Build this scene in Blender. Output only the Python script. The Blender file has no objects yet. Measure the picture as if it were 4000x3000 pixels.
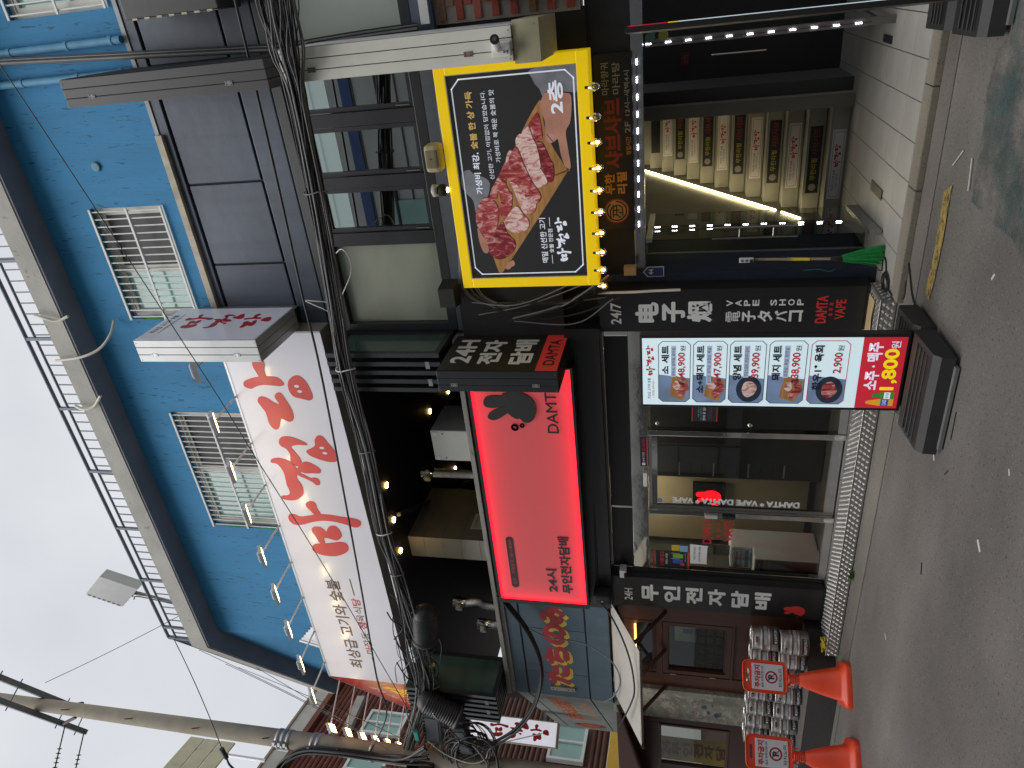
import bpy, bmesh, math, random
from math import sin, cos, pi, radians, sqrt, atan2, hypot
from mathutils import Vector, Matrix
random.seed(7)
V = Vector
SC = bpy.context.scene
COL = SC.collection

# ---------------------------------------------------------------- camera
CAM_H, CAM_D = 1.6, 5.4
yaw, pitch, roll = radians(29.3), radians(13.3), radians(0.6)
fwd = V((-sin(yaw) * cos(pitch), cos(yaw) * cos(pitch), sin(pitch)))
rgt = V((cos(yaw), sin(yaw), 0)); upv = rgt.cross(fwd)
r2 = rgt * cos(roll) + upv * sin(roll); u2 = upv * cos(roll) - rgt * sin(roll)
cam = bpy.data.objects.new('camera', bpy.data.cameras.new('camera'))
# the phone was turned on its side: the sky is on the left of the picture
cam.matrix_world = Matrix((( -u2.x, r2.x, -fwd.x, 0.0), (-u2.y, r2.y, -fwd.y, -CAM_D), (-u2.z, r2.z, -fwd.z, CAM_H), (0, 0, 0, 1)))
cam.data.sensor_fit = 'HORIZONTAL'; cam.data.sensor_width = 36.0; cam.data.lens = 2760 / 4000 * 36
cam.data.clip_start = 0.05; cam.data.clip_end = 2000
COL.objects.link(cam); SC.camera = cam

# ---------------------------------------------------------------- sky, sun, exposure (overcast day)
SUN_EL, SUN_AZ = 58.0, 200.0       # azimuth from +y, clockwise: the sun stands behind the camera's side of the street
w = bpy.data.worlds.new('World'); SC.world = w; w.use_nodes = True
nt = w.node_tree; nd = nt.nodes; lk = nt.links
for n in list(nd): nd.remove(n)
out = nd.new('ShaderNodeOutputWorld'); bg = nd.new('ShaderNodeBackground'); lk.new(bg.outputs[0], out.inputs[0])
sky = nd.new('ShaderNodeTexSky'); sky.sky_type = 'NISHITA'; sky.sun_disc = False
sky.sun_elevation = radians(SUN_EL); sky.sun_rotation = radians(SUN_AZ); sky.dust_density = 6.0; sky.air_density = 1.0
hs = nd.new('ShaderNodeHueSaturation'); hs.inputs['Saturation'].default_value = 0.10; lk.new(sky.outputs[0], hs.inputs['Color'])
tc = nd.new('ShaderNodeTexCoord'); nz = nd.new('ShaderNodeTexNoise'); nz.inputs['Scale'].default_value = 3.2
nz.inputs['Detail'].default_value = 4; nz.inputs['Roughness'].default_value = 0.5; nz.inputs['Distortion'].default_value = 0.3
lk.new(tc.outputs['Generated'], nz.inputs['Vector'])
cr = nd.new('ShaderNodeValToRGB'); cr.color_ramp.elements[0].position = 0.30; cr.color_ramp.elements[1].position = 0.72
cr.color_ramp.elements[0].color = (0.80, 0.815, 0.845, 1); cr.color_ramp.elements[1].color = (1.0, 1.0, 1.0, 1)
lk.new(nz.outputs[0], cr.inputs[0])
mx = nd.new('ShaderNodeMix'); mx.data_type = 'RGBA'; mx.blend_type = 'MIX'; mx.inputs[0].default_value = 0.75
lk.new(hs.outputs[0], mx.inputs[6]); mx.inputs[7].default_value = (6.4, 6.55, 6.8, 1)   # even cloud cover veiling the clear sky
ml = nd.new('ShaderNodeMix'); ml.data_type = 'RGBA'; ml.blend_type = 'MULTIPLY'; ml.inputs[0].default_value = 1.0
lk.new(mx.outputs[2], ml.inputs[6]); lk.new(cr.outputs[0], ml.inputs[7]); lk.new(ml.outputs[2], bg.inputs['Color'])
bg.inputs['Strength'].default_value = 0.10
sun = bpy.data.objects.new('sun', bpy.data.lights.new('sun', 'SUN')); COL.objects.link(sun)
sun.data.energy = 1.5; sun.data.angle = radians(60); sun.data.color = (1.0, 0.975, 0.94)
az, el = radians(SUN_AZ), radians(SUN_EL)
sun.rotation_euler = (-V((sin(az) * cos(el), cos(az) * cos(el), sin(el)))).to_track_quat('-Z', 'Y').to_euler()
SC.view_settings.view_transform = 'Standard'; SC.view_settings.look = 'None'
SC.view_settings.exposure = 0.55; SC.view_settings.gamma = 1.0; SC.view_settings.use_curve_mapping = False
SC.cycles.max_bounces = 8; SC.cycles.transparent_max_bounces = 16; SC.cycles.caustics_reflective = False; SC.cycles.caustics_refractive = False

# ---------------------------------------------------------------- materials
MATS = {}
def mat(name, col, rough=0.6, metal=0.0, var=0.10, vs=6.0, bump=0.0, bs=60.0, emit=0.0, ecol=None, spec=0.5, coat=0.0,
        spots=None, sscale=5.0, sth=0.62, stretch=(1, 1, 1), alpha=None, trans=0.0, streak=0.0):
    """principled material: base colour with cloudy variation, optional stains of a second colour, fine relief"""
    if name in MATS: return MATS[name]
    m = bpy.data.materials.new(name); m.use_nodes = True; MATS[name] = m
    n = m.node_tree.nodes; l = m.node_tree.links; b = n['Principled BSDF']
    tc = n.new('ShaderNodeTexCoord'); mp = n.new('ShaderNodeMapping'); mp.inputs['Scale'].default_value = stretch
    l.new(tc.outputs['Object'], mp.inputs['Vector'])
    c4 = (*col, 1)
    n1 = n.new('ShaderNodeTexNoise'); n1.inputs['Scale'].default_value = vs; n1.inputs['Detail'].default_value = 6
    l.new(mp.outputs[0], n1.inputs['Vector'])
    mr = n.new('ShaderNodeMapRange'); mr.inputs[1].default_value = 0.25; mr.inputs[2].default_value = 0.75
    mr.inputs[3].default_value = 1 - var; mr.inputs[4].default_value = 1 + var; l.new(n1.outputs[0], mr.inputs[0])
    mxx = n.new('ShaderNodeMix'); mxx.data_type = 'RGBA'; mxx.blend_type = 'MULTIPLY'; mxx.inputs[0].default_value = 1
    mxx.inputs[6].default_value = c4; l.new(mr.outputs[0], mxx.inputs[7]); cur = mxx.outputs[2]
    if spots:
        n2 = n.new('ShaderNodeTexNoise'); n2.inputs['Scale'].default_value = sscale; n2.inputs['Detail'].default_value = 8
        n2.inputs['Roughness'].default_value = 0.65; l.new(mp.outputs[0], n2.inputs['Vector'])
        r = n.new('ShaderNodeMapRange'); r.inputs[1].default_value = sth; r.inputs[2].default_value = sth + 0.05; l.new(n2.outputs[0], r.inputs[0])
        m2 = n.new('ShaderNodeMix'); m2.data_type = 'RGBA'; l.new(r.outputs[0], m2.inputs[0]); l.new(cur, m2.inputs[6]); m2.inputs[7].default_value = (*spots, 1)
        cur = m2.outputs[2]
    if streak:
        n3 = n.new('ShaderNodeTexNoise'); n3.inputs['Scale'].default_value = 1.0; n3.inputs['Detail'].default_value = 5
        mp3 = n.new('ShaderNodeMapping'); mp3.inputs['Scale'].default_value = (9, 9, 0.7); l.new(tc.outputs['Object'], mp3.inputs['Vector']); l.new(mp3.outputs[0], n3.inputs['Vector'])
        r3 = n.new('ShaderNodeMapRange'); r3.inputs[1].default_value = 0.45; r3.inputs[2].default_value = 0.75; r3.inputs[3].default_value = 1.0; r3.inputs[4].default_value = 1 - streak
        l.new(n3.outputs[0], r3.inputs[0]); m3 = n.new('ShaderNodeMix'); m3.data_type = 'RGBA'; m3.blend_type = 'MULTIPLY'; m3.inputs[0].default_value = 1
        l.new(cur, m3.inputs[6]); l.new(r3.outputs[0], m3.inputs[7]); cur = m3.outputs[2]
    l.new(cur, b.inputs['Base Color'])
    b.inputs['Roughness'].default_value = rough; b.inputs['Metallic'].default_value = metal
    b.inputs['Specular IOR Level'].default_value = spec
    if coat: b.inputs['Coat Weight'].default_value = coat; b.inputs['Coat Roughness'].default_value = 0.12
    if emit:
        if ecol: b.inputs['Emission Color'].default_value = (*ecol, 1)
        else: l.new(cur, b.inputs['Emission Color'])
        b.inputs['Emission Strength'].default_value = emit
    if trans: b.inputs['Transmission Weight'].default_value = trans
    if bump:
        nb = n.new('ShaderNodeTexNoise'); nb.inputs['Scale'].default_value = bs; nb.inputs['Detail'].default_value = 5; l.new(mp.outputs[0], nb.inputs['Vector'])
        bp = n.new('ShaderNodeBump'); bp.inputs['Strength'].default_value = bump; bp.inputs['Distance'].default_value = 0.01
        l.new(nb.outputs[0], bp.inputs['Height']); l.new(bp.outputs[0], b.inputs['Normal'])
    if alpha:      # (scale, threshold, width): worn away where the noise is low
        na = n.new('ShaderNodeTexNoise'); na.inputs['Scale'].default_value = alpha[0]; na.inputs['Detail'].default_value = 8; na.inputs['Roughness'].default_value = 0.7
        l.new(tc.outputs['Object'], na.inputs['Vector'])
        ra = n.new('ShaderNodeMapRange'); ra.inputs[1].default_value = alpha[1]; ra.inputs[2].default_value = alpha[1] + alpha[2]; l.new(na.outputs[0], ra.inputs[0])
        l.new(ra.outputs[0], b.inputs['Alpha'])
    return m

def glass(name, tint=(0.8, 0.85, 0.83), refl=1.0, see=0.9, rough=0.0):
    """thin pane: mirror reflection by Fresnel over a tinted see-through"""
    if name in MATS: return MATS[name]
    m = bpy.data.materials.new(name); m.use_nodes = True; MATS[name] = m
    n = m.node_tree.nodes; l = m.node_tree.links
    for x in list(n): n.remove(x)
    o = n.new('ShaderNodeOutputMaterial'); tr = n.new('ShaderNodeBsdfTransparent'); tr.inputs[0].default_value = (*[c * see for c in tint], 1)
    gl = n.new('ShaderNodeBsdfGlossy'); gl.inputs['Roughness'].default_value = rough; gl.inputs['Color'].default_value = (0.95, 1, 0.98, 1)
    fr = n.new('ShaderNodeFresnel'); fr.inputs['IOR'].default_value = 1.5
    mu = n.new('ShaderNodeMath'); mu.operation = 'MULTIPLY'; mu.inputs[1].default_value = refl; mu.use_clamp = True; l.new(fr.outputs[0], mu.inputs[0])
    ms = n.new('ShaderNodeMixShader'); l.new(mu.outputs[0], ms.inputs[0]); l.new(tr.outputs[0], ms.inputs[1]); l.new(gl.outputs[0], ms.inputs[2])
    l.new(ms.outputs[0], o.inputs[0])
    return m

# ---------------------------------------------------------------- mesh builder
class MB:
    def __init__(s): s.v = []; s.f = []; s.sm = []
    def add(s, vs, fs, smooth=False):
        b = len(s.v); s.v += [tuple(p) for p in vs]; s.f += [tuple(i + b for i in f) for f in fs]; s.sm += [smooth] * len(fs); return s
    def box(s, x0, x1, y0, y1, z0, z1):
        x0, x1 = min(x0, x1), max(x0, x1); y0, y1 = min(y0, y1), max(y0, y1); z0, z1 = min(z0, z1), max(z0, z1)
        return s.add([(x0, y0, z0), (x1, y0, z0), (x1, y1, z0), (x0, y1, z0), (x0, y0, z1), (x1, y0, z1), (x1, y1, z1), (x0, y1, z1)],
                     [(3, 2, 1, 0), (4, 5, 6, 7), (0, 1, 5, 4), (1, 2, 6, 5), (2, 3, 7, 6), (3, 0, 4, 7)])
    def bbox(s, x0, x1, y0, y1, z0, z1, b=0.01):      # box with chamfered edges
        bm = bmesh.new(); bmesh.ops.create_cube(bm, size=1)
        for v in bm.verts: v.co = V(((x0 + x1) / 2 + v.co.x * abs(x1 - x0), (y0 + y1) / 2 + v.co.y * abs(y1 - y0), (z0 + z1) / 2 + v.co.z * abs(z1 - z0)))
        bmesh.ops.bevel(bm, geom=list(bm.edges), offset=b, segments=2, affect='EDGES', profile=0.6)
        s.frombm(bm); return s
    def frombm(s, bm, mtx=None, smooth=False):
        bm.verts.ensure_lookup_table(); bm.verts.index_update()
        s.add([(mtx @ v.co if mtx else v.co) for v in bm.verts], [[v.index for v in f.verts] for f in bm.faces], smooth); bm.free(); return s
    def beam(s, p0, p1, wd, ht, up=(0, 0, 1)):        # rectangular bar from p0 to p1
        p0, p1 = V(p0), V(p1); d = (p1 - p0).normalized(); a = d.cross(V(up))
        if a.length < 1e-4: a = d.cross(V((1, 0, 0)))
        a.normalize(); b = a.cross(d); q = []
        for p in (p0, p1):
            for i, j in ((-1, -1), (1, -1), (1, 1), (-1, 1)): q.append(p + a * (i * wd / 2) + b * (j * ht / 2))
        return s.add(q, [(3, 2, 1, 0), (4, 5, 6, 7), (0, 1, 5, 4), (1, 2, 6, 5), (2, 3, 7, 6), (3, 0, 4, 7)])
    def cyl(s, p0, p1, r0, r1=None, n=10, cap=True):
        r1 = r0 if r1 is None else r1; p0, p1 = V(p0), V(p1); d = (p1 - p0).normalized()
        a = d.orthogonal().normalized(); b = d.cross(a); q = []
        for p, r in ((p0, r0), (p1, r1)):
            for i in range(n): t = 2 * pi * i / n; q.append(p + (a * cos(t) + b * sin(t)) * r)
        s.add(q, [(i, (i + 1) % n, n + (i + 1) % n, n + i) for i in range(n)], True)
        if cap: s.add(q[:n], [tuple(range(n))[::-1]]); s.add(q[n:], [tuple(range(n))])
        return s
    def tube(s, pts, r, n=6, closed=False):
        pts = [V(p) for p in pts]; m = len(pts); q = []; a = None
        for i, p in enumerate(pts):
            d = (pts[(i + 1) % m] - pts[i - 1]) if (closed or 0 < i < m - 1) else (pts[1] - p if i == 0 else p - pts[-2])
            d.normalize(); a = d.orthogonal().normalized() if a is None else (a - d * a.dot(d)).normalized(); b = d.cross(a)
            rr = r[i] if isinstance(r, (list, tuple)) else r
            for k in range(n): t = 2 * pi * k / n; q.append(p + (a * cos(t) + b * sin(t)) * rr)
        fs = [(i * n + k, i * n + (k + 1) % n, ((i + 1) % m) * n + (k + 1) % n, ((i + 1) % m) * n + k) for i in range(m if closed else m - 1) for k in range(n)]
        s.add(q, fs, True)
        if not closed: s.add(q[:n], [tuple(range(n))[::-1]]); s.add(q[-n:], [tuple(range(n))])
        return s
    def lathe(s, prof, o=(0, 0, 0), axis=(0, 0, 1), n=16):    # prof: (radius, height)
        ax = V(axis).normalized(); a = ax.orthogonal().normalized(); b = ax.cross(a); o = V(o); q = []
        for r, h in prof:
            for k in range(n): t = 2 * pi * k / n; q.append(o + ax * h + (a * cos(t) + b * sin(t)) * r)
        m = len(prof)
        s.add(q, [(i * n + k, i * n + (k + 1) % n, (i + 1) * n + (k + 1) % n, (i + 1) * n + k) for i in range(m - 1) for k in range(n)], True)
        s.add(q[:n], [tuple(range(n))[::-1]]); s.add(q[-n:], [tuple(range(n))]); return s
    def poly(s, fr, pts, d0=0.0, d1=0.002):           # flat outline on a frame, given thickness d0..d1 along the normal
        bm = bmesh.new(); vs = [bm.verts.new((x, y, 0)) for x, y in pts]
        try: f = bm.faces.new(vs)
        except ValueError: bm.free(); return s
        bmesh.ops.triangulate(bm, faces=[f], ngon_method='EAR_CLIP')
        bm.verts.index_update(); tris = [[v.index for v in g.verts] for g in bm.faces]; bm.free(); n = len(pts)
        ar = sum(pts[i][0] * pts[(i + 1) % n][1] - pts[(i + 1) % n][0] * pts[i][1] for i in range(n))
        s.add([fr.p(x, y, d1) for x, y in pts], [t for t in tris])
        q = [fr.p(x, y, d0) for x, y in pts] + [fr.p(x, y, d1) for x, y in pts]
        s.add(q, [((i, (i + 1) % n, n + (i + 1) % n, n + i) if ar > 0 else (n + i, n + (i + 1) % n, (i + 1) % n, i)) for i in range(n)])
        return s
    def rect(s, fr, u0, u1, v0, v1, d0=0.0, d1=0.002): return s.poly(fr, [(u0, v0), (u1, v0), (u1, v1), (u0, v1)], d0, d1)
    def frame(s, fr, u0, u1, v0, v1, t, d0, d1):      # hollow rectangle
        for a in ((u0, u1, v0, v0 + t), (u0, u1, v1 - t, v1), (u0, u0 + t, v0 + t, v1 - t), (u1 - t, u1, v0 + t, v1 - t)): s.rect(fr, *a, d0, d1)
        return s
    def line(s, fr, pts, t, d0=0.0, d1=0.002, closed=True):
        m = len(pts)
        for i in range(m if closed else m - 1):
            a, b = V(pts[i]), V(pts[(i + 1) % m]); d = (b - a).normalized(); nn = V((-d.y, d.x)) * t / 2; a = a - d * t * .4; b = b + d * t * .4
            s.poly(fr, [tuple(a - nn), tuple(b - nn), tuple(b + nn), tuple(a + nn)], d0, d1)
        return s
    def disc(s, fr, u, v, ru, rv=None, n=24, d0=0.0, d1=0.002):
        rv = ru if rv is None else rv
        return s.poly(fr, [(u + ru * cos(2 * pi * k / n), v + rv * sin(2 * pi * k / n)) for k in range(n)], d0, d1)
    def build(s, name, m, parent=None, org=None, kind=None):
        return link_mesh(name, s.v, s.f, s.sm, m, parent, org, kind)

class Frame:
    """a flat face: origin, viewer's right, up, outward normal"""
    def __init__(s, o, u, v, n): s.o, s.u, s.v, s.n = V(o), V(u), V(v), V(n)
    def p(s, x, y, d=0.0): return s.o + s.u * x + s.v * y + s.n * d
def front(y): return Frame((0, y, 0), (1, 0, 0), (0, 0, 1), (0, -1, 0))
def facing_right(x): return Frame((x, 0, 0), (0, 1, 0), (0, 0, 1), (1, 0, 0))

def root_of(o):
    while o.parent: o = o.parent
    return o
def link_mesh(name, v, f, sm, m, parent=None, org=None, kind=None):
    if parent is not None: o3 = root_of(parent).location.copy()
    elif org is not None: o3 = V(org)
    else:
        xs = [p[0] for p in v]; ys = [p[1] for p in v]; zs = [p[2] for p in v]
        o3 = V(((min(xs) + max(xs)) / 2, (min(ys) + max(ys)) / 2, min(zs)))
    me = bpy.data.meshes.new(name); me.from_pydata([(p[0] - o3.x, p[1] - o3.y, p[2] - o3.z) for p in v], [], f)
    me.polygons.foreach_set('use_smooth', sm if sm else [False] * len(f)); me.materials.append(m); me.update()
    o = bpy.data.objects.new(name, me); COL.objects.link(o)
    if parent is not None: o.parent = parent
    else: o.location = o3
    if kind: o['kind'] = kind
    return o
def tag(o, label, cat, group=None):
    o['label'] = label; o['category'] = cat
    if group: o['group'] = group
    return o
def thing(name, label, cat, loc=(0, 0, 0), group=None):
    o = bpy.data.objects.new(name, None); o.location = loc; o.empty_display_size = 0.1; COL.objects.link(o); return tag(o, label, cat, group)
def copy_tree(o, parent=None):
    c = o.copy(); COL.objects.link(c); c.parent = parent
    for ch in list(o.children): copy_tree(ch, c)
    return c
def smoothpoly(pts, k=4):                              # closed Catmull-Rom outline
    n = len(pts); r = []
    for i in range(n):
        p0, p1, p2, p3 = (V(pts[(i + j) % n]) for j in (-1, 0, 1, 2))
        for j in range(k):
            t = j / k; q = 0.5 * ((2 * p1) + (p2 - p0) * t + (2 * p0 - 5 * p1 + 4 * p2 - p3) * t * t + (3 * p1 - p0 - 3 * p2 + p3) * t ** 3); r.append(tuple(q))
    return r
def curve(pts, k=8):                                   # open Catmull-Rom through 3-D points
    P = [V(p) for p in pts]; P = [2 * P[0] - P[1]] + P + [2 * P[-1] - P[-2]]; r = []
    for i in range(1, len(P) - 2):
        p0, p1, p2, p3 = P[i - 1:i + 3]
        for j in range(k):
            t = j / k; r.append(0.5 * ((2 * p1) + (p2 - p0) * t + (2 * p0 - 5 * p1 + 4 * p2 - p3) * t * t + (3 * p1 - p0 - 3 * p2 + p3) * t ** 3))
    return r + [P[-2]]

# lettering: the built-in typeface turned into solid letters, fitted to a rectangle on a face
TS = bpy.data.scenes.new('lettering_bench'); TCACHE = {}
def glyphs(s, bold):
    if (s, bold) in TCACHE: return TCACHE[(s, bold)]
    c = bpy.data.curves.new('t', 'FONT'); c.body = s; c.size = 1; c.offset = bold; c.resolution_u = 3; c.fill_mode = 'FRONT'; c.space_line = 0.9
    o = bpy.data.objects.new('t', c); TS.collection.objects.link(o); TS.view_layers[0].update()
    dg = TS.view_layers[0].depsgraph; me = bpy.data.meshes.new_from_object(o.evaluated_get(dg))
    vs = [(v.co.x, v.co.y) for v in me.vertices]; fs = [tuple(p.vertices) for p in me.polygons]
    bpy.data.objects.remove(o); bpy.data.curves.remove(c); bpy.data.meshes.remove(me)
    TCACHE[(s, bold)] = (vs, fs); return vs, fs
def text(fr, s, u0, u1, v0, v1, m, parent, bold=0.0, d=0.0015, name='lettering', thick=0.0, rot=0, heavy=0.0):
    if 'M' in s or '*' in s: bold, heavy = 0.0, max(heavy, .03 if rot == 0 else .003)     # thick outlines of these letters would cross
    vs, fs = glyphs(s, bold)
    if not vs: return None
    if rot == 180: vs = [(-x, -y) for x, y in vs]
    if rot == 90: vs = [(-y, x) for x, y in vs]
    if rot == -90: vs = [(y, -x) for x, y in vs]
    a = min(x for x, y in vs); b = max(x for x, y in vs); c = min(y for x, y in vs); e = max(y for x, y in vs)
    q = [(u0 + (x - a) / (b - a) * (u1 - u0), v0 + (y - c) / max(e - c, 1e-6) * (v1 - v0)) for x, y in vs]
    mb = MB(); mb.add([fr.p(x, y, d) for x, y in q], fs)
    if heavy:      # heavier strokes: the same letters again, shifted a little, each sheet a hair in front of the last
        h = heavy * (v1 - v0); mb = MB()
        for i, (dx, dy) in enumerate(((0, 0), (h, 0), (-h, 0), (0, h), (0, -h))): mb.add([fr.p(x + dx, y + dy, d + i * 1.2e-4) for x, y in q], fs)
    if thick:
        from collections import Counter
        ed = {}
        for f in fs:
            for i in range(len(f)):
                k = (f[i], f[(i + 1) % len(f)])
                if (k[1], k[0]) in ed: del ed[(k[1], k[0])]
                else: ed[k] = 1
        pts = []; qs = []
        for i, j in ed:
            n0 = len(pts); pts += [fr.p(*q[i], d), fr.p(*q[j], d), fr.p(*q[j], d - thick), fr.p(*q[i], d - thick)]; qs.append((n0, n0 + 3, n0 + 2, n0 + 1))
        mb.add(pts, qs)
    return mb.build(name, m, parent)

# the brush-written three-syllable name of the meat restaurant, drawn once: right = -y, up = -x of the tracing
BRUSH = [
 [(401,795),(412,778),(440,772),(470,768),(505,760),(525,763),(532,778),(525,797),(500,813),(470,822),(430,820),(405,808)],
 [(434,770),(428,748),(420,728),(424,710),(445,704),(462,712),(470,722),(478,708),(492,698),(510,700),(520,720),(519,738),(500,755),(480,752),(465,748),(455,751),(452,770)],
 [(350,685),(356,664),(375,660),(395,668),(430,662),(460,655),(500,655),(540,660),(575,663),(597,672),(594,690),(575,699),(545,690),(510,682),(470,680),(430,688),(395,700),(365,702)],
 [(425,625),(432,612),(450,606),(462,615),(462,632),(468,650),(466,664),(450,664),(437,645)],
 [(352,470),(358,458),(380,452),(405,457),(425,470),(432,485),(445,500),(430,510),(425,525),(434,550),(430,580),(415,595),(398,605),(375,608),(352,604),(352,592),(375,588),(385,575),(382,550),(384,525),(384,500),(372,475)],
 [(428,500),(450,508),(470,520),(485,518),(497,525),(495,543),(482,545),(472,535),(450,522),(433,514)],
 [(436,488),(455,468),(475,462),(500,475),(512,490),(505,502),(480,503),(455,504)],
 [(400,400),(410,382),(432,376),(460,382),(490,398),(488,405),(460,405),(437,412),(445,430),(455,450),(455,470),(440,480),(425,475),(420,462),(425,440),(418,420),(405,412)],
 [(482,425),(500,415),(515,405),(520,385),(535,370),(550,375),(560,395),(572,415),(577,440),(570,458),(545,460),(515,452),(490,440)],
 [(373,262),(385,247),(405,250),(425,265),(440,270),(432,250),(440,236),(455,234),(465,255),(475,290),(472,318),(455,328),(435,318),(428,325),(415,350),(400,354),(388,335),(388,300),(380,280)],
 [(346,215),(350,200),(375,190),(400,185),(430,183),(460,187),(474,205),(465,213),(440,212),(410,210),(385,215),(365,223)],
 [(393,150),(400,128),(413,120),(428,127),(432,145),(425,165),(424,188),(405,188),(397,168)],
 [(483,225),(488,200),(505,184),(525,180),(542,195),(550,220),(552,245),(540,257),(515,252),(492,245)]]
BRUSH_HOLES = [(536, 412), (541, 430), (511, 213), (516, 229)]
def brush(fr, u0, u1, v0, v1, m, mh, parent, d=0.0015, name='brush_lettering', vertical=False, k=3):
    mb = MB(); dots = []
    def tr(x, y):
        return u0 + (823 - y) / 703 * (u1 - u0), v1 - (x - 346) / 251 * (v1 - v0)
    if vertical:
        G = [(BRUSH[0:4], 606, 823, 350, 597, 0), (BRUSH[4:9], 370, 608, 352, 577, 1), (BRUSH[9:13], 120, 354, 346, 552, 2)]
        for shapes, y0, y1, x0, x1, i in G:
            t1 = v1 - (v1 - v0) * i / 3; t0 = t1 - (v1 - v0) * 0.31
            for sh in shapes:
                mb.poly(fr, smoothpoly([(u0 + (y1 - y) / (y1 - y0) * (u1 - u0), t1 - (x - x0) / (x1 - x0) * (t1 - t0)) for x, y in sh], k), 0, d)
            for hx, hy in BRUSH_HOLES:
                if y0 <= hy <= y1:
                    dots.append(MB().disc(fr, u0 + (y1 - hy) / (y1 - y0) * (u1 - u0), t1 - (hx - x0) / (x1 - x0) * (t1 - t0), .022 * (u1 - u0), .04 * (t1 - t0), 10, d, d * 1.3))
    else:
        for i, sh in enumerate(BRUSH): mb.poly(fr, smoothpoly([tr(x, y) for x, y in sh], k), 0, d + (i % 3) * d * 0.08)
        for hx, hy in BRUSH_HOLES:
            a, b = tr(hx, hy); dots.append(MB().disc(fr, a, b, .006 * (u1 - u0), .03 * (v1 - v0), 10, d, d * 1.4))
    o = mb.build(name, m, parent)
    if mh:
        for q in dots: q.build('counter_dot', mh, o)
    return o

# ================================================================ materials used all over
def speckle(name, col, light, dark, rough=0.9, sc=170.0, patch=0.25):
    m = mat(name, col, rough, var=patch, vs=0.9, bump=0.55, bs=130)
    n = m.node_tree.nodes; l = m.node_tree.links; b = n['Principled BSDF']; src = b.inputs['Base Color'].links[0].from_socket
    tc = next(x for x in n if x.type == 'TEX_COORD')
    cur = src
    for i, (c, lo, hi, s2) in enumerate(((light, 0.60, 0.72, sc), (dark, 0.58, 0.70, sc * 0.55))):
        z = n.new('ShaderNodeTexNoise'); z.inputs['Scale'].default_value = s2; z.inputs['Detail'].default_value = 3; z.inputs['Roughness'].default_value = 0.7
        mp = n.new('ShaderNodeMapping'); mp.inputs['Location'].default_value = (i * 7.3, 2.1 * i, 0); l.new(tc.outputs['Object'], mp.inputs[0]); l.new(mp.outputs[0], z.inputs['Vector'])
        r = n.new('ShaderNodeMapRange'); r.inputs[1].default_value = lo; r.inputs[2].default_value = hi; l.new(z.outputs[0], r.inputs[0])
        k = n.new('ShaderNodeMix'); k.data_type = 'RGBA'; l.new(r.outputs[0], k.inputs[0]); l.new(cur, k.inputs[6]); k.inputs[7].default_value = (*c, 1); cur = k.outputs[2]
    # long dark tyre and oil streaks along the street
    z = n.new('ShaderNodeTexNoise'); z.inputs['Scale'].default_value = 1.0; z.inputs['Detail'].default_value = 6; mp = n.new('ShaderNodeMapping'); mp.inputs['Scale'].default_value = (0.55, 1.3, 1)
    l.new(tc.outputs['Object'], mp.inputs[0]); l.new(mp.outputs[0], z.inputs['Vector'])
    r = n.new('ShaderNodeMapRange'); r.inputs[1].default_value = 0.40; r.inputs[2].default_value = 0.66; r.inputs[3].default_value = 0.80; r.inputs[4].default_value = 1.10; l.new(z.outputs[0], r.inputs[0])
    k = n.new('ShaderNodeMix'); k.data_type = 'RGBA'; k.blend_type = 'MULTIPLY'; k.inputs[0].default_value = 1; l.new(cur, k.inputs[6]); l.new(r.outputs[0], k.inputs[7])
    l.new(k.outputs[2], b.inputs['Base Color']); return m
M_ASPH = speckle('asphalt', (0.158, 0.146, 0.134), (0.42, 0.385, 0.345), (0.045, 0.040, 0.037), sc=75)
M_GUT = speckle('gutter_concrete', (0.165, 0.150, 0.132), (0.34, 0.31, 0.27), (0.06, 0.055, 0.05), sc=75)
M_GRAN = speckle('granite_kerb', (0.26, 0.23, 0.18), (0.42, 0.39, 0.33), (0.10, 0.09, 0.075), sc=120, patch=0.15)
M_TEAL = mat('worn_teal_road_paint', (0.052, 0.098, 0.095), 0.85, var=0.45, vs=5, bump=0.5, bs=110, alpha=(3.0, 0.42, 0.30), spots=(.10, .10, .09), sscale=14, sth=.60)
M_YELW = mat('worn_yellow_road_paint', (0.30, 0.21, 0.06), 0.85, var=0.3, vs=9, bump=0.4, bs=120, alpha=(16, 0.36, 0.16))
M_TILE = mat('beige_floor_tile', (0.36, 0.345, 0.315), 0.42, var=0.10, vs=3.0, spots=(0.22, 0.20, 0.17), sscale=3.0, sth=0.66)
M_GROUT = mat('dark_grout', (0.06, 0.055, 0.05), 0.9)
M_BLACK = mat('black_panel', (0.014, 0.013, 0.014), 0.42, var=0.12, vs=3)
M_MATTE = mat('matte_black', (0.012, 0.012, 0.013), 0.75, var=0.2)
M_ALU = mat('dark_aluminium', (0.022, 0.023, 0.027), 0.35, var=0.1, metal=0.0, coat=0.2)
M_CHROME = mat('polished_steel', (0.66, 0.64, 0.60), 0.07, metal=1.0, var=0.06, vs=2, bump=0.18, bs=3)
M_STEEL = mat('brushed_steel', (0.45, 0.45, 0.45), 0.33, metal=1.0, var=0.10, vs=12, bump=0.03, bs=150)
M_GALV = mat('galvanised_steel', (0.50, 0.51, 0.53), 0.45, metal=0.8, var=0.12, vs=20)
M_WHITE = mat('white_paint', (0.74, 0.74, 0.73), 0.5, var=0.06)
M_PVC = mat('cream_pvc', (0.68, 0.65, 0.56), 0.45, var=0.10, streak=0.15)
M_CABLE = mat('cable_black', (0.013, 0.013, 0.014), 0.45, var=0.2)
M_CABLE2 = mat('cable_grey', (0.16, 0.16, 0.16), 0.5, var=0.2)
M_RED = mat('red_vinyl', (0.50, 0.018, 0.022), 0.45, var=0.05)
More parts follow.
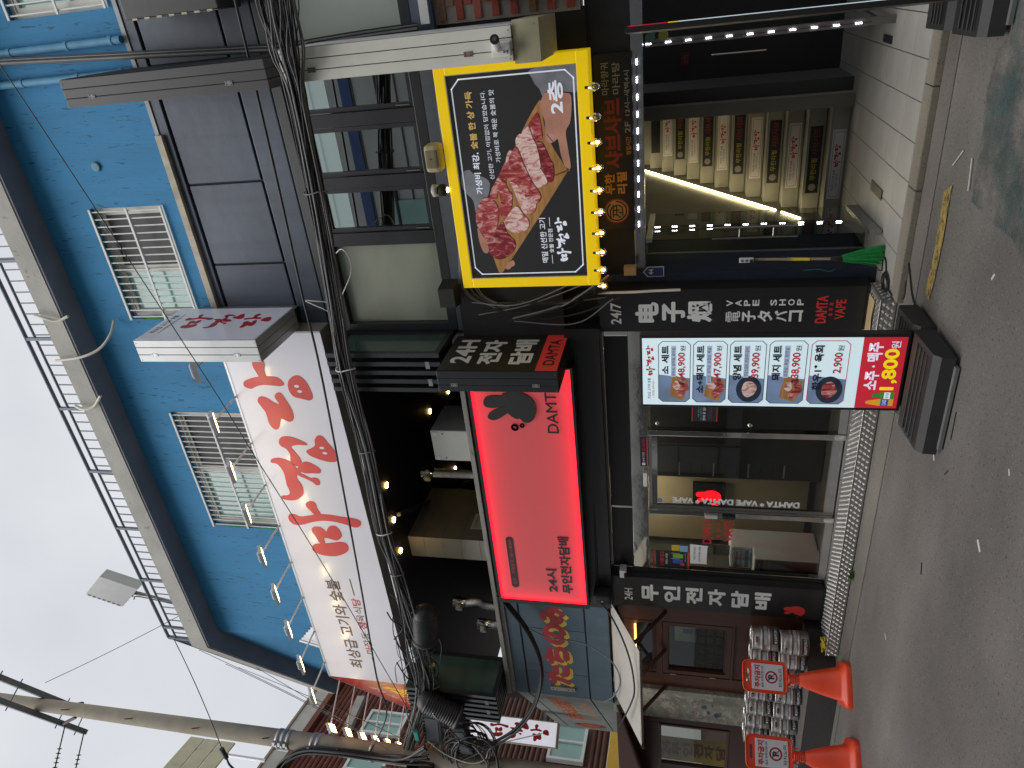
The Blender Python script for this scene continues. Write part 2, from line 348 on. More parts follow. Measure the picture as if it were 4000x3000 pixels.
M_INK = mat('black_ink', (0.018, 0.017, 0.022), 0.6, var=0.05)
M_LETW = mat('white_letter', (0.72, 0.73, 0.72), 0.4, var=0.04)
M_GLASS = glass('clear_glass', refl=1.3, see=0.92)
M_GLASSL = glass('old_clear_glass', refl=0.7, see=0.92)
M_GLASSD = glass('tinted_glass', (0.55, 0.72, 0.66), refl=8.0, see=0.5)
M_LAMPW = mat('warm_lamp', (1, 0.8, 0.5), emit=9.0, ecol=(1.0, 0.72, 0.36))
M_LEDW = mat('cool_led', (1, 1, 1), emit=14.0, ecol=(0.86, 0.86, 1.0))
M_DARKW = mat('dark_interior_wall', (0.035, 0.034, 0.035), 0.7, var=0.15)

# ================================================================ ground
def struct(name, mb, m): o = mb.build(name, m, kind='structure'); return o
road = MB()
nx, ny = 24, 20
road.add([(-60, -40, 0), (40, -40, 0), (40, 60, 0), (-60, 60, 0)], [(0, 1, 2, 3)])
struct('road', road, M_ASPH)
struct('gutter', MB().add([(-12, -0.40, .004), (-6, -.31, .004), (-2.2, -.36, .004), (4, -0.30, .004), (4, .6, .004), (-12, .6, .004)], [(0, 1, 2, 3, 4, 5)]), M_GUT)
tp = [(-0.416, -1.031, 0), (-0.494, -0.909, 0), (-0.684, -0.873, 0), (-0.876, -0.936, 0), (-1.119, -0.955, 0), (-1.269, -0.971, 0), (-1.297, -1.321, 0), (-1.294, -1.565, 0), (-1.351, -1.742, 0), (-0.9, -2.6, 0), (1.5, -2.6, 0), (1.5, -1.0, 0)]
struct('road_paint', MB().add([(p[0], p[1], .006) for p in tp], [tuple(range(len(tp)))[::-1]]), M_TEAL)
yl = [(-1.33, -0.528, 0), (-1.258, -0.651, 0), (-1.301, -0.645, 0), (-1.582, -0.668, 0), (-1.862, -0.657, 0), (-2.019, -0.626, 0), (-1.985, -0.528, 0), (-1.74, -0.56, 0), (-1.472, -0.544, 0), (-1.33, -0.528, 0)]
struct('kerb_line', MB().add([(p[0], p[1], .008) for p in yl], [tuple(range(len(yl)))]), M_YELW)
# tiled floor of the stair entrance, kerb stones in front
fl = struct('entrance_floor', MB().add([(-2.7, .02, .046), (3, .02, .046), (3, 3.2, .046), (-2.7, 3.2, .046)], [(0, 1, 2, 3)]), M_GROUT)
me0 = None
tx0, ty0, tw, td = -0.36, 0.055, 0.2625, 0.345
for i in range(-9, 5):
    for j in range(0, 9):
        x = tx0 + i * tw
        if me0 is None:
            t = MB(); a, b = tw / 2 - .0022, td / 2 - .0022
            t.add([(-a, -b, 0), (a, -b, 0), (a, b, 0), (-a, b, 0), (-a + .002, -b + .002, .006), (a - .002, -b + .002, .006), (a - .002, b - .002, .006), (-a + .002, b - .002, .006)],
                  [(4, 5, 6, 7), (0, 1, 5, 4), (1, 2, 6, 5), (2, 3, 7, 6), (3, 0, 4, 7)])
            o = t.build('tile', M_TILE, None, (0, 0, 0)); me0 = o.data; o.parent = fl
        else:
            o = bpy.data.objects.new('tile', me0); COL.objects.link(o); o.parent = fl
        o.location = V((x + tw / 2, ty0 + (j + .5) * td, .047 + random.uniform(-.0008, .0008))) - fl.location
for v in me0.vertices: pass
kb = struct('kerb', MB().box(-2.25, 3, -.09, .04, 0, .03), M_GROUT)
xs = [-2.255, -1.43, -0.765, -0.06, .65, 1.4]
for a, b in zip(xs, xs[1:]):
    k = MB(); k.bbox(a + .003, b - .003, -.115, .052, 0.001, .052 + random.uniform(-.002, .002), .008); k.build('kerb_stone', M_GRAN, kb)
# low stone step in front of the izakaya
IZ = 0.28
M_DGR = speckle('dark_granite', (0.035, 0.033, 0.032), (0.10, 0.095, 0.09), (0.012, 0.012, 0.012), rough=0.6, sc=140, patch=0.15)
st = struct('izakaya_step', MB().add([(-6.12, .30, 0), (-6.45, -.20, 0), (-8.6, -.24, 0), (-8.6, .45, 0), (-6.12, .45, 0), (-6.12, .30, IZ), (-6.45, -.20, IZ), (-8.6, -.24, IZ), (-8.6, .45, IZ), (-6.12, .45, IZ)],
   [(5, 6, 7, 8, 9), (0, 1, 6, 5), (1, 2, 7, 6), (2, 3, 8, 7), (4, 0, 5, 9)]), M_DGR)
MB().add([(-6.13, .30, IZ + .004), (-6.46, -.195, IZ + .004), (-8.6, -.235, IZ + .004), (-8.6, .45, IZ + .004), (-6.13, .45, IZ + .004)], [(0, 1, 2, 3, 4)]).build('step_top', mat('worn_stone_top', (0.12, 0.11, 0.10), 0.7, var=.2, vs=5, bump=.2), st)

# ================================================================ the corner building
BL = thing('corner_building', 'three-storey corner building with blue stucco top floor and dark grey second floor', 'building', (-2.5, 1.5, 0))
M_BLUE = mat('blue_stucco', (0.032, 0.225, 0.45), 0.75, var=0.10, vs=.12, bump=0.5, bs=1.6, spots=(0.018, 0.10, 0.20), sscale=1.0, sth=0.60, stretch=(36, 36, 6), streak=0.10)
M_SLATE = mat('dark_slate_paint', (0.082, 0.100, 0.138), 0.50, var=0.22, vs=1.2, bump=0.35, bs=7, streak=0.22, spots=(0.11, 0.12, 0.14), sscale=1.4, sth=0.66)
M_GROOVE = mat('groove_paint', (0.018, 0.026, 0.045), 0.7)
M_CONC = mat('weathered_concrete', (0.40, 0.385, 0.35), 0.85, var=0.16, vs=3.0, bump=0.35, bs=35, spots=(0.22, 0.20, 0.16), sscale=7, sth=0.63)
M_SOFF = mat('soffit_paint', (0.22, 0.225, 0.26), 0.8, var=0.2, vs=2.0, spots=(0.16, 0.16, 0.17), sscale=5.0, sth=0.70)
M_FROST = mat('frosted_film', (0.42, 0.46, 0.42), 0.35, var=0.12, vs=0.8, coat=0.4)
CU, CN = V((.866, -.5, 0)), V((-.5, -.866, 0))          # chamfered corner: viewer's right, outward
def cham(o): return Frame(o, CU, (0, 0, 1), CN)
CC = V((-7.21, .40, 0))
def wall_holes(mb, u0, u1, v0, v1, holes, y, th):
    us = sorted({u0, u1, *[a for h in holes for a in h[:2]]}); vs = sorted({v0, v1, *[a for h in holes for a in h[2:]]})
    for a, b in zip(us, us[1:]):
        for c, d in zip(vs, vs[1:]):
            if not any(h[0] <= (a + b) / 2 <= h[1] and h[2] <= (c + d) / 2 <= h[3] for h in holes): mb.box(a, b, y, y + th, c, d)
    return mb
H3 = [(-2.52, -1.36, 6.36, 7.19), (-5.29, -3.66, 6.22, 7.17), (0.28, 1.5, 6.23, 7.24)]
ww = MB(); wall_holes(ww, -7.21, 3.2, 6.17, 7.8, H3, .40, .3)
q = CC - CU * 4.2
ww.add([(CC.x, CC.y, 6.17), (q.x, q.y, 6.17), (q.x, q.y, 7.8), (CC.x, CC.y, 7.8)], [(0, 1, 2, 3)])
ww.build('stucco_wall', M_BLUE, BL)
# eave slab and dark soffit
def slab(z0, z1, y0, xl, inset=0):
    c = V((xl, y0, 0)); e = c - CU * 4.3
    pts = [(3.2, y0), (xl, y0), (e.x, e.y), (e.x + .6, e.y + 3), (3.2, 3.5)]
    n = len(pts); return MB().add([(x, y, z0) for x, y in pts] + [(x, y, z1) for x, y in pts], [tuple(range(n))[::-1], tuple(range(n, 2 * n))] + [(i, (i + 1) % n, n + (i + 1) % n, n + i) for i in range(n)])
slab(7.79, 8.03, .14, -7.26).build('eave_slab', M_CONC, BL)
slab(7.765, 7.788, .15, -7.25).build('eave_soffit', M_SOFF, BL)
MB().box(-7.2, 3.2, .385, .42, 6.135, 6.175).build('wall_flashing', mat('flashing_metal', (0.34, 0.36, 0.38), 0.5, var=.15), BL)
MB().box(-2.42, -0.74, .355, .40, 6.10, 6.165).build('trim_board', mat('old_trim_board', (0.55, 0.49, 0.38), 0.7, var=.2, vs=9, streak=.3), BL)
# second-floor wall above the windows: panels divided by grooves
MB().box(-3.5, 3.2, .425, .60, 4.93, 6.14).build('groove_backing', M_GROOVE, BL)
for x0, x1 in ((-3.5, -1.972), (-1.952, -1.203), (-1.183, -.20), (-.18, .62), (.64, 3.2)):
    MB().bbox(x0, x1, .40, .43, 5.262, 6.005, .006).build('wall_panel', M_SLATE, BL)
MB().bbox(-3.5, 3.2, .395, .43, 6.035, 6.128, .006).build('wall_panel', M_SLATE, BL)
MB().bbox(-3.5, 3.2, .392, .43, 4.95, 5.235, .008).build('wall_panel', M_SLATE, BL)
for i, z in enumerate((7.5, 7.5)):                       # painted drain pipes
    x = (0.04, -.21)[i]; p = MB(); p.cyl((x, .36, 7.77), (x, .36, 6.18), .032, n=12)
    for zz in (7.35, 6.75, 6.3): p.cyl((x, .36, zz), (x, .36, zz - .04), .038, n=12)
    p.build('drain_pipe', mat('blue_pipe_paint', (0.10, 0.30, 0.48), 0.6, var=.2, vs=6), BL)
MB().lathe([(.028, 0), (.045, .004), (.045, .016), (.03, .018)], (-.97, .40, 6.92), (0, -1, 0), 14).build('vent_cap', mat('vent_paint', (0.12, 0.28, 0.38), .6), BL)
# grilled windows of the top floor
M_FRW = mat('cream_window_frame', (0.70, 0.68, 0.61), 0.5, var=.08, streak=.12)
M_TEALG = mat('teal_float_glass', (0.22, 0.42, 0.37), 0.12, var=.12, vs=1.5, coat=.6)
M_SCREEN = mat('insect_screen', (0.085, 0.085, 0.08), 0.6, var=.25, vs=3)
M_FOAM = mat('green_sealant', (0.03, 0.22, 0.05), 0.9, var=.3, vs=20, bump=.8, bs=40)
def grille_window(x0, x1, z0, z1, nb, split, lb):
    fr = front(.47)
    w = MB().frame(fr, x0, x1, z0, z1, .05, -.06, .02); w.build('window', M_FRW, BL); wo = BL.children[-1]
    wo['label'] = lb
    xm = x0 + (x1 - x0) * split
    for a, b, mm, dd in ((x0 + .05, xm, M_TEALG, -.02), (xm, x1 - .05, M_SCREEN, -.035)):
        s = MB().frame(fr, a, b, z0 + .05, z1 - .05, .035, dd, dd + .03); s.build('sash', M_FRW, wo)
        MB().rect(fr, a + .035, b - .035, z0 + .085, z1 - .085, dd + .008, dd + .012).build('pane', mm, wo)
    g = front(.385)
    for i in range(nb):
        x = x0 + .03 + (x1 - x0 - .06) * i / (nb - 1); MB().cyl((x, .385, z0 + .01), (x, .385, z1 - .02), .0075, n=6).build('bar', M_WHITE, wo)
    for z in (z0 + .012, (z0 + z1) / 2 - .02, z1 - .02): MB().beam((x0, .372, z), (x1, .372, z), .012, .022).build('bar', M_WHITE, wo)
    return wo
a = grille_window(-2.52, -1.36, 6.36, 7.19, 16, .45, 'grilled window with teal left pane above the slate panels')
b = grille_window(-5.29, -3.66, 6.22, 7.17, 23, .5, 'wide grilled window partly behind the white billboard')
c = grille_window(.28, 1.5, 6.23, 7.24, 15, .5, 'grilled window at the right end')
random.seed(3)
def foam(pts, par):
    f = MB(); f.tube([V(p) + V((random.uniform(-.006, .006), 0, random.uniform(-.012, .012))) for p in curve(pts, 10)], [random.uniform(.008, .016) for _ in range(10 * (len(pts) - 1) + 1)], 6); f.build('sealant', M_FOAM, par)
foam([(-1.38, .395, 7.17), (-1.9, .395, 7.18), (-2.4, .395, 7.18)], a); foam([(-2.515, .395, 7.05), (-2.515, .395, 6.7), (-2.515, .395, 6.45)], a); foam([(-5.285, .395, 7.0), (-5.285, .395, 6.6), (-5.285, .395, 6.3)], b)
# hanging conduits at the eave
def hose(pts, r, label, mm=M_PVC):
    return tag(MB().tube(curve(pts, 8), r, 8).build('conduit', mm), label, 'conduit', 'cut conduits hanging from the eave')
hose([(-2.33, .10, 8.07), (-2.36, .08, 7.93), (-2.40, .10, 7.80), (-2.36, .12, 7.67)], .016, 'short cream conduit hanging over the eave right of the grilled window')
hose([(-3.42, .10, 8.07), (-3.45, .08, 7.95), (-3.42, .10, 7.82), (-3.30, .12, 7.70)], .017, 'short cream conduit with a torn joint above the wide grilled window')
hose([(-2.86, .10, 8.05), (-2.82, .10, 7.72), (-2.75, .16, 7.50), (-2.62, .24, 7.37), (-2.52, .36, 7.38)], .014, 'long bent white conduit dropping from the eave to the grilled window')
# ================================================================ railing on the roof
RL = thing('roof_railing', 'slim grey steel railing along the roof edge against the sky', 'railing', (-4, .2, 8.03))
M_RAIL = mat('railing_grey', (0.10, 0.13, 0.17), 0.5, var=.15)
RY = .2; c0 = V((-7.2, RY, 0)); e0 = c0 - CU * 2.6
for z, r in ((8.42, .021), (8.30, .014)):
    MB().tube([(1.2, RY, z), (c0.x, RY, z), (e0.x, e0.y, z)], r, 8).build('rail', M_RAIL, RL)
pm = None
for k in range(-5, 5):
    x = -3.52 - .87 * k
    if x < -7.1: continue
    MB().box(x - .016, x + .016, RY - .016, RY + .016, 8.03, 8.42).build('post', M_RAIL, RL)
MB().box(-7.225, -7.185, RY - .02, RY + .02, 8.03, 8.42).build('post', M_RAIL, RL)
bm_ = None
for i in range(66):
    x = -7.1 + i * .1215
    if bm_ is None: o = MB().box(-.0055, .0055, -.0055, .0055, 8.03, 8.30).build('baluster', M_RAIL, None, (0, 0, 0)); bm_ = o.data; o.parent = RL
    else: o = bpy.data.objects.new('baluster', bm_); COL.objects.link(o); o.parent = RL
    o.location = V((x, RY, 0)) - RL.location
for i in range(1, 18):
    p = c0 - CU * (.14 * i); o = bpy.data.objects.new('baluster', bm_); COL.objects.link(o); o.parent = RL; o.location = V((p.x, p.y, 0)) - RL.location
# antenna cabinet on the roof
A, B_, D_ = V((-6.914, 0.9, 10.01)), V((-7.112, 0.9, 9.422)), V((-7.302, 0.9, 10.431))
AN = thing('antenna_cabinet', 'light grey antenna cabinet tilted on a mast at the roof corner', 'antenna', (B_.x, .9, 8.03))
ex = (A - D_); ey = (B_ - A); nn_ = V((0, 1, 0))
def pan(o, ex, ey, t0, t1): 
    q = [o, o + ex, o + ex + ey, o + ey]; return MB().add([p + nn_ * t0 for p in q] + [p + nn_ * t1 for p in q], [(3, 2, 1, 0), (4, 5, 6, 7), (0, 1, 5, 4), (1, 2, 6, 5), (2, 3, 7, 6), (3, 0, 4, 7)])
pan(D_, ex, ey, 0, .16).build('housing', mat('antenna_grey', (0.40, 0.41, 0.40), .5, var=.06, streak=.1), AN)
pan(D_ - ex * .10, ex * .095, ey, .01, .12).build('side_cover', mat('antenna_fin', (0.46, 0.46, 0.44), .5), AN)
for k in range(7): pan(D_ - ex * .085 + ey * (.06 + .13 * k), ex * .05, ey * .08, .0, .009).build('vent_slot', M_CABLE2, AN)
m0 = D_ + ex * .5 + ey
MB().tube([m0 + V((0, .1, .05)), m0 + V((-.03, .1, -.12)), (m0.x - .10, .9, 8.2), (m0.x - .10, .9, 8.0)], .025, 8).build('mast', M_GALV, AN)
for k in range(3): MB().tube(curve([m0 + V((.06 * k - .1, .06, .03)), m0 + V((.05 * k - .02, .05, -.15)), (m0.x - .08, .85, 8.3), (m0.x - .05, .85, 8.05)], 6), .009, 5).build('feed_cable', M_CABLE, AN)

# ================================================================ the big wrap-round billboard
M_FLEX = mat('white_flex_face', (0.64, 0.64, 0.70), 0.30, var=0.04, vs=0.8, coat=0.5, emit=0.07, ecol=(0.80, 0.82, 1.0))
M_TRIM = mat('billboard_trim', (0.26, 0.26, 0.25), 0.5, var=.1)
M_BROWNINK = mat('brown_ink', (0.15, 0.10, 0.06), 0.5, var=.05)
M_REDINK = mat('bright_red_ink', (0.62, 0.045, 0.04), 0.4, var=.03)
BS = thing('billboard', 'long white billboard with red brush lettering below the blue top floor', 'billboard', (-5.1, .25, 4.93))
MB().box(-7.62, -2.60, .195, .385, 4.95, 6.07).build('sign_box', M_TRIM, BS)
MB().box(-7.62, -2.60, .19, .1945, 4.945, 6.075).build('sign_face', M_FLEX, BS)
MB().box(-7.62, -2.598, .186, .39, 6.075, 6.10).build('top_trim', M_GALV, BS)
MB().box(-2.598, -2.58, .186, .39, 4.945, 6.10).build('end_trim', mat('end_trim_grey', (.42, .42, .40), .5), BS)
F = front(.19)
brush(F, -5.47, -2.84, 5.04, 5.95, M_REDINK, M_FLEX, BS, d=.003)
text(F, '최상급 고기와 숯불', -7.39, -5.85, 5.535, 5.715, M_BROWNINK, BS, bold=.008, heavy=.015)
text(F, '마장동 정육식당', -7.10, -6.13, 5.325, 5.44, M_BROWNINK, BS, bold=.008, d=.0012)
for a, b in ((0, 1), (4, 5), (7, 8)):                    # the three red syllables over the brown line
    s = '마장동 정육식당'; wsum = 7.45; pos = [0, 1.08, 2.16, 3.24, 3.62, 4.70, 5.78, 6.86]
text(F, '마', -7.10, -6.975, 5.325, 5.44, M_REDINK, BS, bold=.012, d=.003)
text(F, '정', -6.655, -6.53, 5.325, 5.44, M_REDINK, BS, bold=.012, d=.003)
text(F, '당', -6.255, -6.13, 5.325, 5.44, M_REDINK, BS, bold=.012, d=.003)
for a, b in ((-7.39, -7.16), (-6.08, -5.81)): MB().rect(F, a, b, 5.372, 5.386, 0, .002).build('rule', M_BROWNINK, BS)
# corner face, flame coloured
FC = cham((-7.624, .19, 0)); LC = 3.75
def flame():
    m = mat('flame_print', (0.62, 0.10, 0.03), 0.4, var=.05, coat=.4, emit=.05)
    n = m.node_tree.nodes; l = m.node_tree.links; b = n['Principled BSDF']
    tc = next(x for x in n if x.type == 'TEX_COORD'); sx = n.new('ShaderNodeSeparateXYZ'); l.new(tc.outputs['Generated'], sx.inputs[0])
    z = n.new('ShaderNodeTexNoise'); z.inputs['Scale'].default_value = 1.5; l.new(tc.outputs['Generated'], z.inputs['Vector'])
    ad = n.new('ShaderNodeMath'); ad.operation = 'MULTIPLY_ADD'; ad.inputs[1].default_value = .5; l.new(z.outputs[0], ad.inputs[0]); l.new(sx.outputs[2], ad.inputs[2])
    r = n.new('ShaderNodeValToRGB'); e = r.color_ramp.elements; e[0].position = .35; e[0].color = (.52, .03, .03, 1); e[1].position = 1.15 - .2; e[1].color = (.45, .02, .015, 1)
    q = e.new(.62); q.color = (.80, .22, .05, 1); l.new(ad.outputs[0], r.inputs[0]); l.new(r.outputs[0], b.inputs['Base Color']); l.new(r.outputs[0], b.inputs['Emission Color']); return m
MB().rect(FC, -LC, -.004, 4.945, 6.075, -.15, 0).build('corner_face', flame(), BS)
MB().rect(FC, -LC, -.004, 6.076, 6.10, -.16, .004).build('corner_trim', M_TRIM, BS)
M_YINK = mat('yellow_ink', (0.85, 0.52, 0.04), 0.5, var=.03, emit=.12)
text(FC, '마정당', -2.9, -.45, 5.16, 5.55, M_YINK, BS, bold=.02, heavy=.02)
text(FC, '최상급 고기와 숯불', -3.3, -.7, 5.70, 5.82, mat('pale_print', (.75, .68, .6), .5), BS)
text(FC, '마장동 정육식당', -2.6, -.3, 4.99, 5.08, MATS['pale_print'], BS)
# ridged grey cover behind the billboard's left end
rc = MB()
for k in range(9):
    f0, f1 = .055 * k, .055 * k + .04
    rc.add([(-7.25 + f0, .30, 6.10), (-7.25 + f1, .30, 6.10), (-7.25 + f1, .38, 6.10 + .42 * (1 - k / 9)), (-7.25 + f0, .38, 6.10 + .42 * (1 - k / 9))], [(0, 1, 2, 3)])
rc.add([(-7.26, .31, 6.10), (-6.74, .31, 6.10), (-7.26, .39, 6.54)], [(0, 1, 2)]); rc.build('ribbed_cover', M_GALV, BS)
# floodlights on arms: front row and corner row
M_ARM = mat('lamp_arm_white', (0.62, 0.62, 0.64), 0.4, var=.06)
def floodlight(base, tip, out, label, k, on=True, group='floodlights on arms over the billboard'):
    base, tip, out = V(base), V(tip), V(out).normalized(); t = thing('floodlight', label, 'floodlight', base, group)
    MB().tube([base, base + (tip - base) * .5, tip], .011, 8).build('arm', M_ARM, t)
    sd = out.cross(V((0, 0, 1))).normalized(); dn = (V((0, 0, -1)) * .8 - out * .6).normalized(); upx = dn.cross(sd)
    def bx(c, a, b, d, name, m): 
        q = [c + sd * i * a + upx * j * b + dn * kk * d for kk in (-1, 1) for i, j in ((-1, -1), (1, -1), (1, 1), (-1, 1))]
        return MB().add(q, [(3, 2, 1, 0), (4, 5, 6, 7), (0, 1, 5, 4), (1, 2, 6, 5), (2, 3, 7, 6), (3, 0, 4, 7)]).build(name, m, t)
    c = tip + dn * .03
    bx(c, .105, .072, .018, 'housing', M_WHITE)
    bx(c + dn * .0185, .085, .055, .002, 'lamp_panel', M_LAMPW if on else mat('lamp_off', (.7, .68, .6), .3))
    MB().tube([c + sd * .104, c + sd * .060 - dn * .035, c - sd * .060 - dn * .035, c - sd * .104], .006, 5).build('bracket', M_ARM, t)
    return t
lx = [-2.75, -3.33, -3.91, -4.47, -5.06, -5.62, -6.20, -6.79, -7.37]
nm = ['first', 'second', 'third', 'fourth', 'fifth', 'sixth', 'seventh', 'eighth', 'ninth']
for i, x in enumerate(lx):
    floodlight((x, .20, 6.10), (x, -.33, 6.055), (0, -1, 0), nm[i] + ' floodlight from the right on the billboard front' + (', lit' if i > 0 else ', unlit'), i, on=i > 0)
for i in range(6):
    p = FC.p(-.35 - .55 * i, 6.09); tp_ = p + CN * .62 + V((0, 0, -.02))
    floodlight(p, tp_, CN, nm[i] + ' lit floodlight from the corner on the side of the billboard', i)
# ================================================================ projecting box signs
def box_sign(name, label, x0, x1, y0, y1, z0, z1, m_edge, m_face, hinges=True, m_hinge=None, by=.40):
    t = thing(name, label, 'sign', ((x0 + x1) / 2, y1, z0))
    w3 = (x1 - x0) / 3
    for k in range(3): MB().bbox(x0 + w3 * k + .0025, x0 + w3 * (k + 1) - .0025, y0, y1, z0, z1, .004).build('edge_profile', m_edge, t)
    MB().box(x0 + .004, x1 - .004, y0 + .006, y1 - .004, z0 + .004, z1 - .004).build('core', M_MATTE, t)
    MB().rect(facing_right(x1), y0 + .012, y1 - .012, z0 + .012, z1 - .012, 0, .003).build('sign_face', m_face, t)
    if hinges:
        for z in (z0 + (z1 - z0) * .18, z0 + (z1 - z0) * .86):
            MB().box(x0 + w3 - .016, x0 + w3 + .016, y0 - .004, y0 + .002, z - .03, z + .03).build('hinge', m_hinge or M_GALV, t)
            for s in (-1, 1):
                for q in (-1, 1): MB().cyl((x0 + w3 + s * .009, y0 - .004, z + q * .018), (x0 + w3 + s * .009, y0 - .007, z + q * .018), .004, n=8).build('screw', M_CABLE, t)
    for z in (z0 + .02, z1 - .02):
        for xx in (x0 + .02, x1 - .03): MB().cyl((xx, y0 + .001, z), (xx, y0 - .003, z), .004, n=8).build('screw', M_CABLE2, t)
    for z in (z0 + (z1 - z0) * .2, z0 + (z1 - z0) * .8): MB().beam((x1 - .06, y1, z), (x1 - .06, by, z), .03, .04).build('wall_bracket', m_edge, t)
    return t
M_DHIN = mat('dull_hinge', (.20, .20, .20), .55, metal=.3, var=.2, vs=40)
M_EDGEG = mat('silver_profile', (0.50, 0.51, 0.51), 0.38, metal=.35, var=.06)
M_EDGEK = mat('black_profile', (0.018, 0.018, 0.021), 0.35, var=.1)
M_EDGED = mat('charcoal_profile', (0.055, 0.053, 0.055), 0.42, var=.08)
M_EDGEC = mat('cream_profile', (0.68, 0.67, 0.60), 0.45, var=.05, spots=(0.35, 0.17, 0.05), sscale=4, sth=0.73, streak=.08)
s1 = box_sign('projecting_sign', 'white projecting box sign with red brush lettering beside the grilled window', -2.58, -2.36, -.46, .26, 5.19, 6.44, M_EDGEG, M_FLEX)
F = facing_right(-2.357)
brush(F, -.21, .11, 5.25, 6.20, MATS['red_vinyl'], None, s1, vertical=True)
text(F, '최상급 고기와 숯불', -.31, .09, 6.325, 6.385, M_INK, s1, bold=.01)
text(F, '마장동 정육식당', -.24, .04, 6.262, 6.298, M_INK, s1, bold=.01)
for a, b in ((-.32, -.255), (.055, .115)): MB().rect(F, a, b, 6.277, 6.281, 0, .0015).build('rule', M_INK, s1)
MB().add([(-2.40, .27, 5.22), (-2.40, .40, 5.22), (-2.40, .40, 6.30), (-2.40, .27, 6.30)], [(0, 1, 2, 3)]).build('back_plate', M_GALV, s1)
s2 = box_sign('projecting_sign', 'black projecting box sign with white lettering and a red lower band by the red sign', -2.89, -2.69, -.395, .30, 2.565, 3.61, M_EDGEK, mat('dark_film', (.030, .026, .020), .35, var=.1), m_hinge=M_DHIN)
F = facing_right(-2.687)
text(F, '24H', -.255, .197, 3.36, 3.533, M_LETW, s2, bold=.02, heavy=.02)
text(F, '전자', -.272, .187, 3.10, 3.292, M_LETW, s2, bold=.02, heavy=.03)
text(F, '담배', -.27, .195, 2.82, 3.014, M_LETW, s2, bold=.02, heavy=.03)
MB().rect(F, -.39, .296, 2.572, 2.754, 0, .001).build('red_band', mat('red_band', (.52, .035, .03), .4, var=.04, emit=.12), s2)
text(F, 'DAMTA', -.287, .187, 2.613, 2.707, M_INK, s2, bold=.01, heavy=.02, d=.003)
s3 = box_sign('projecting_sign', 'cream projecting box sign with a rust-stained hinge seen edge-on beside the yellow sign', -.365, -.145, -.42, .30, 2.68, 4.36, M_EDGEC, M_WHITE, m_hinge=mat('rusty_hinge', (.22, .17, .12), .7, var=.4, vs=30))
MB().box(-.38, -.12, -.40, .30, 2.50, 2.675).build('rusty_base_box', mat('old_cream_metal', (.40, .37, .24), .7, var=.2, spots=(.16, .09, .04), sscale=9, sth=.66), s3)
s4 = box_sign('projecting_sign', 'charcoal projecting box sign seen edge-on above the cream one', -.39, -.185, -.42, .30, 4.48, 6.22, M_EDGED, M_MATTE, m_hinge=M_DHIN)
# underside of another dark sign at the far right, lined with small lamp modules
s5 = thing('projecting_sign', 'dark sign corner edged with small cream lamp modules at the upper right', 'sign', (.35, .2, 5.0))
MB().bbox(.165, .62, 0, .33, 4.98, 5.80, .01).build('sign_box', M_EDGED, s5)
for k in range(7): MB().box(.153, .166, -.006, .012, 5.03 + .11 * k, 5.075 + .11 * k).build('lamp_module', mat('lamp_module', (.75, .68, .42), .4), s5)
MB().tube([(.158, -.004, 4.98), (.158, -.004, 5.80)], .003, 5).build('lamp_wire', M_CABLE2, s5)
# ================================================================ yellow framed meat sign
M_YEL = mat('yellow_frame', (0.82, 0.56, 0.003), 0.35, var=.02, emit=.30)
ys = thing('menu_billboard', 'large yellow-framed sign with raw meat above the stair entrance', 'sign', (-1.26, .3, 2.25))
F = front(.12)
X0, X1, Z0, Z1 = -2.15, -.37, 2.255, 3.425
for k, a in enumerate(((X0, X1, Z0, Z0 + .09), (X0, X1, Z1 - .085, Z1), (X0, X0 + .083, Z0 + .092, Z1 - .087), (X1 - .083, X1, Z0 + .092, Z1 - .087))):
    MB().bbox(a[0], a[1], .12, .30, a[2], a[3], .006).build('frame_bar', M_YEL, ys)
MB().box(X0 + .08, X1 - .08, .150, .30, Z0 + .08, Z1 - .08).build('backing', M_MATTE, ys)
MB().frame(F, -2.068, -.452, 2.342, 3.340, .006, -.02, -.004).build('bead', M_GALV, ys)
FP = front(.148)
MB().rect(FP, -2.064, -.456, 2.346, 3.336, -.001, 0).build('print', mat('dark_print', (.020, .018, .019), .35, var=.08, vs=1.0, coat=.5, emit=.2), ys)
M_PW = mat('printed_white', (.70, .74, .84), .4, var=.02, emit=.30)
cl = [(-1.977, 3.305), (-.555, 3.305), (-.49, 3.242), (-.49, 2.432), (-.548, 2.372), (-1.977, 2.380), (-2.037, 2.446), (-2.037, 3.25)]
MB().line(FP, cl, .010, 0, .0008).build('print_border', M_PW, ys)
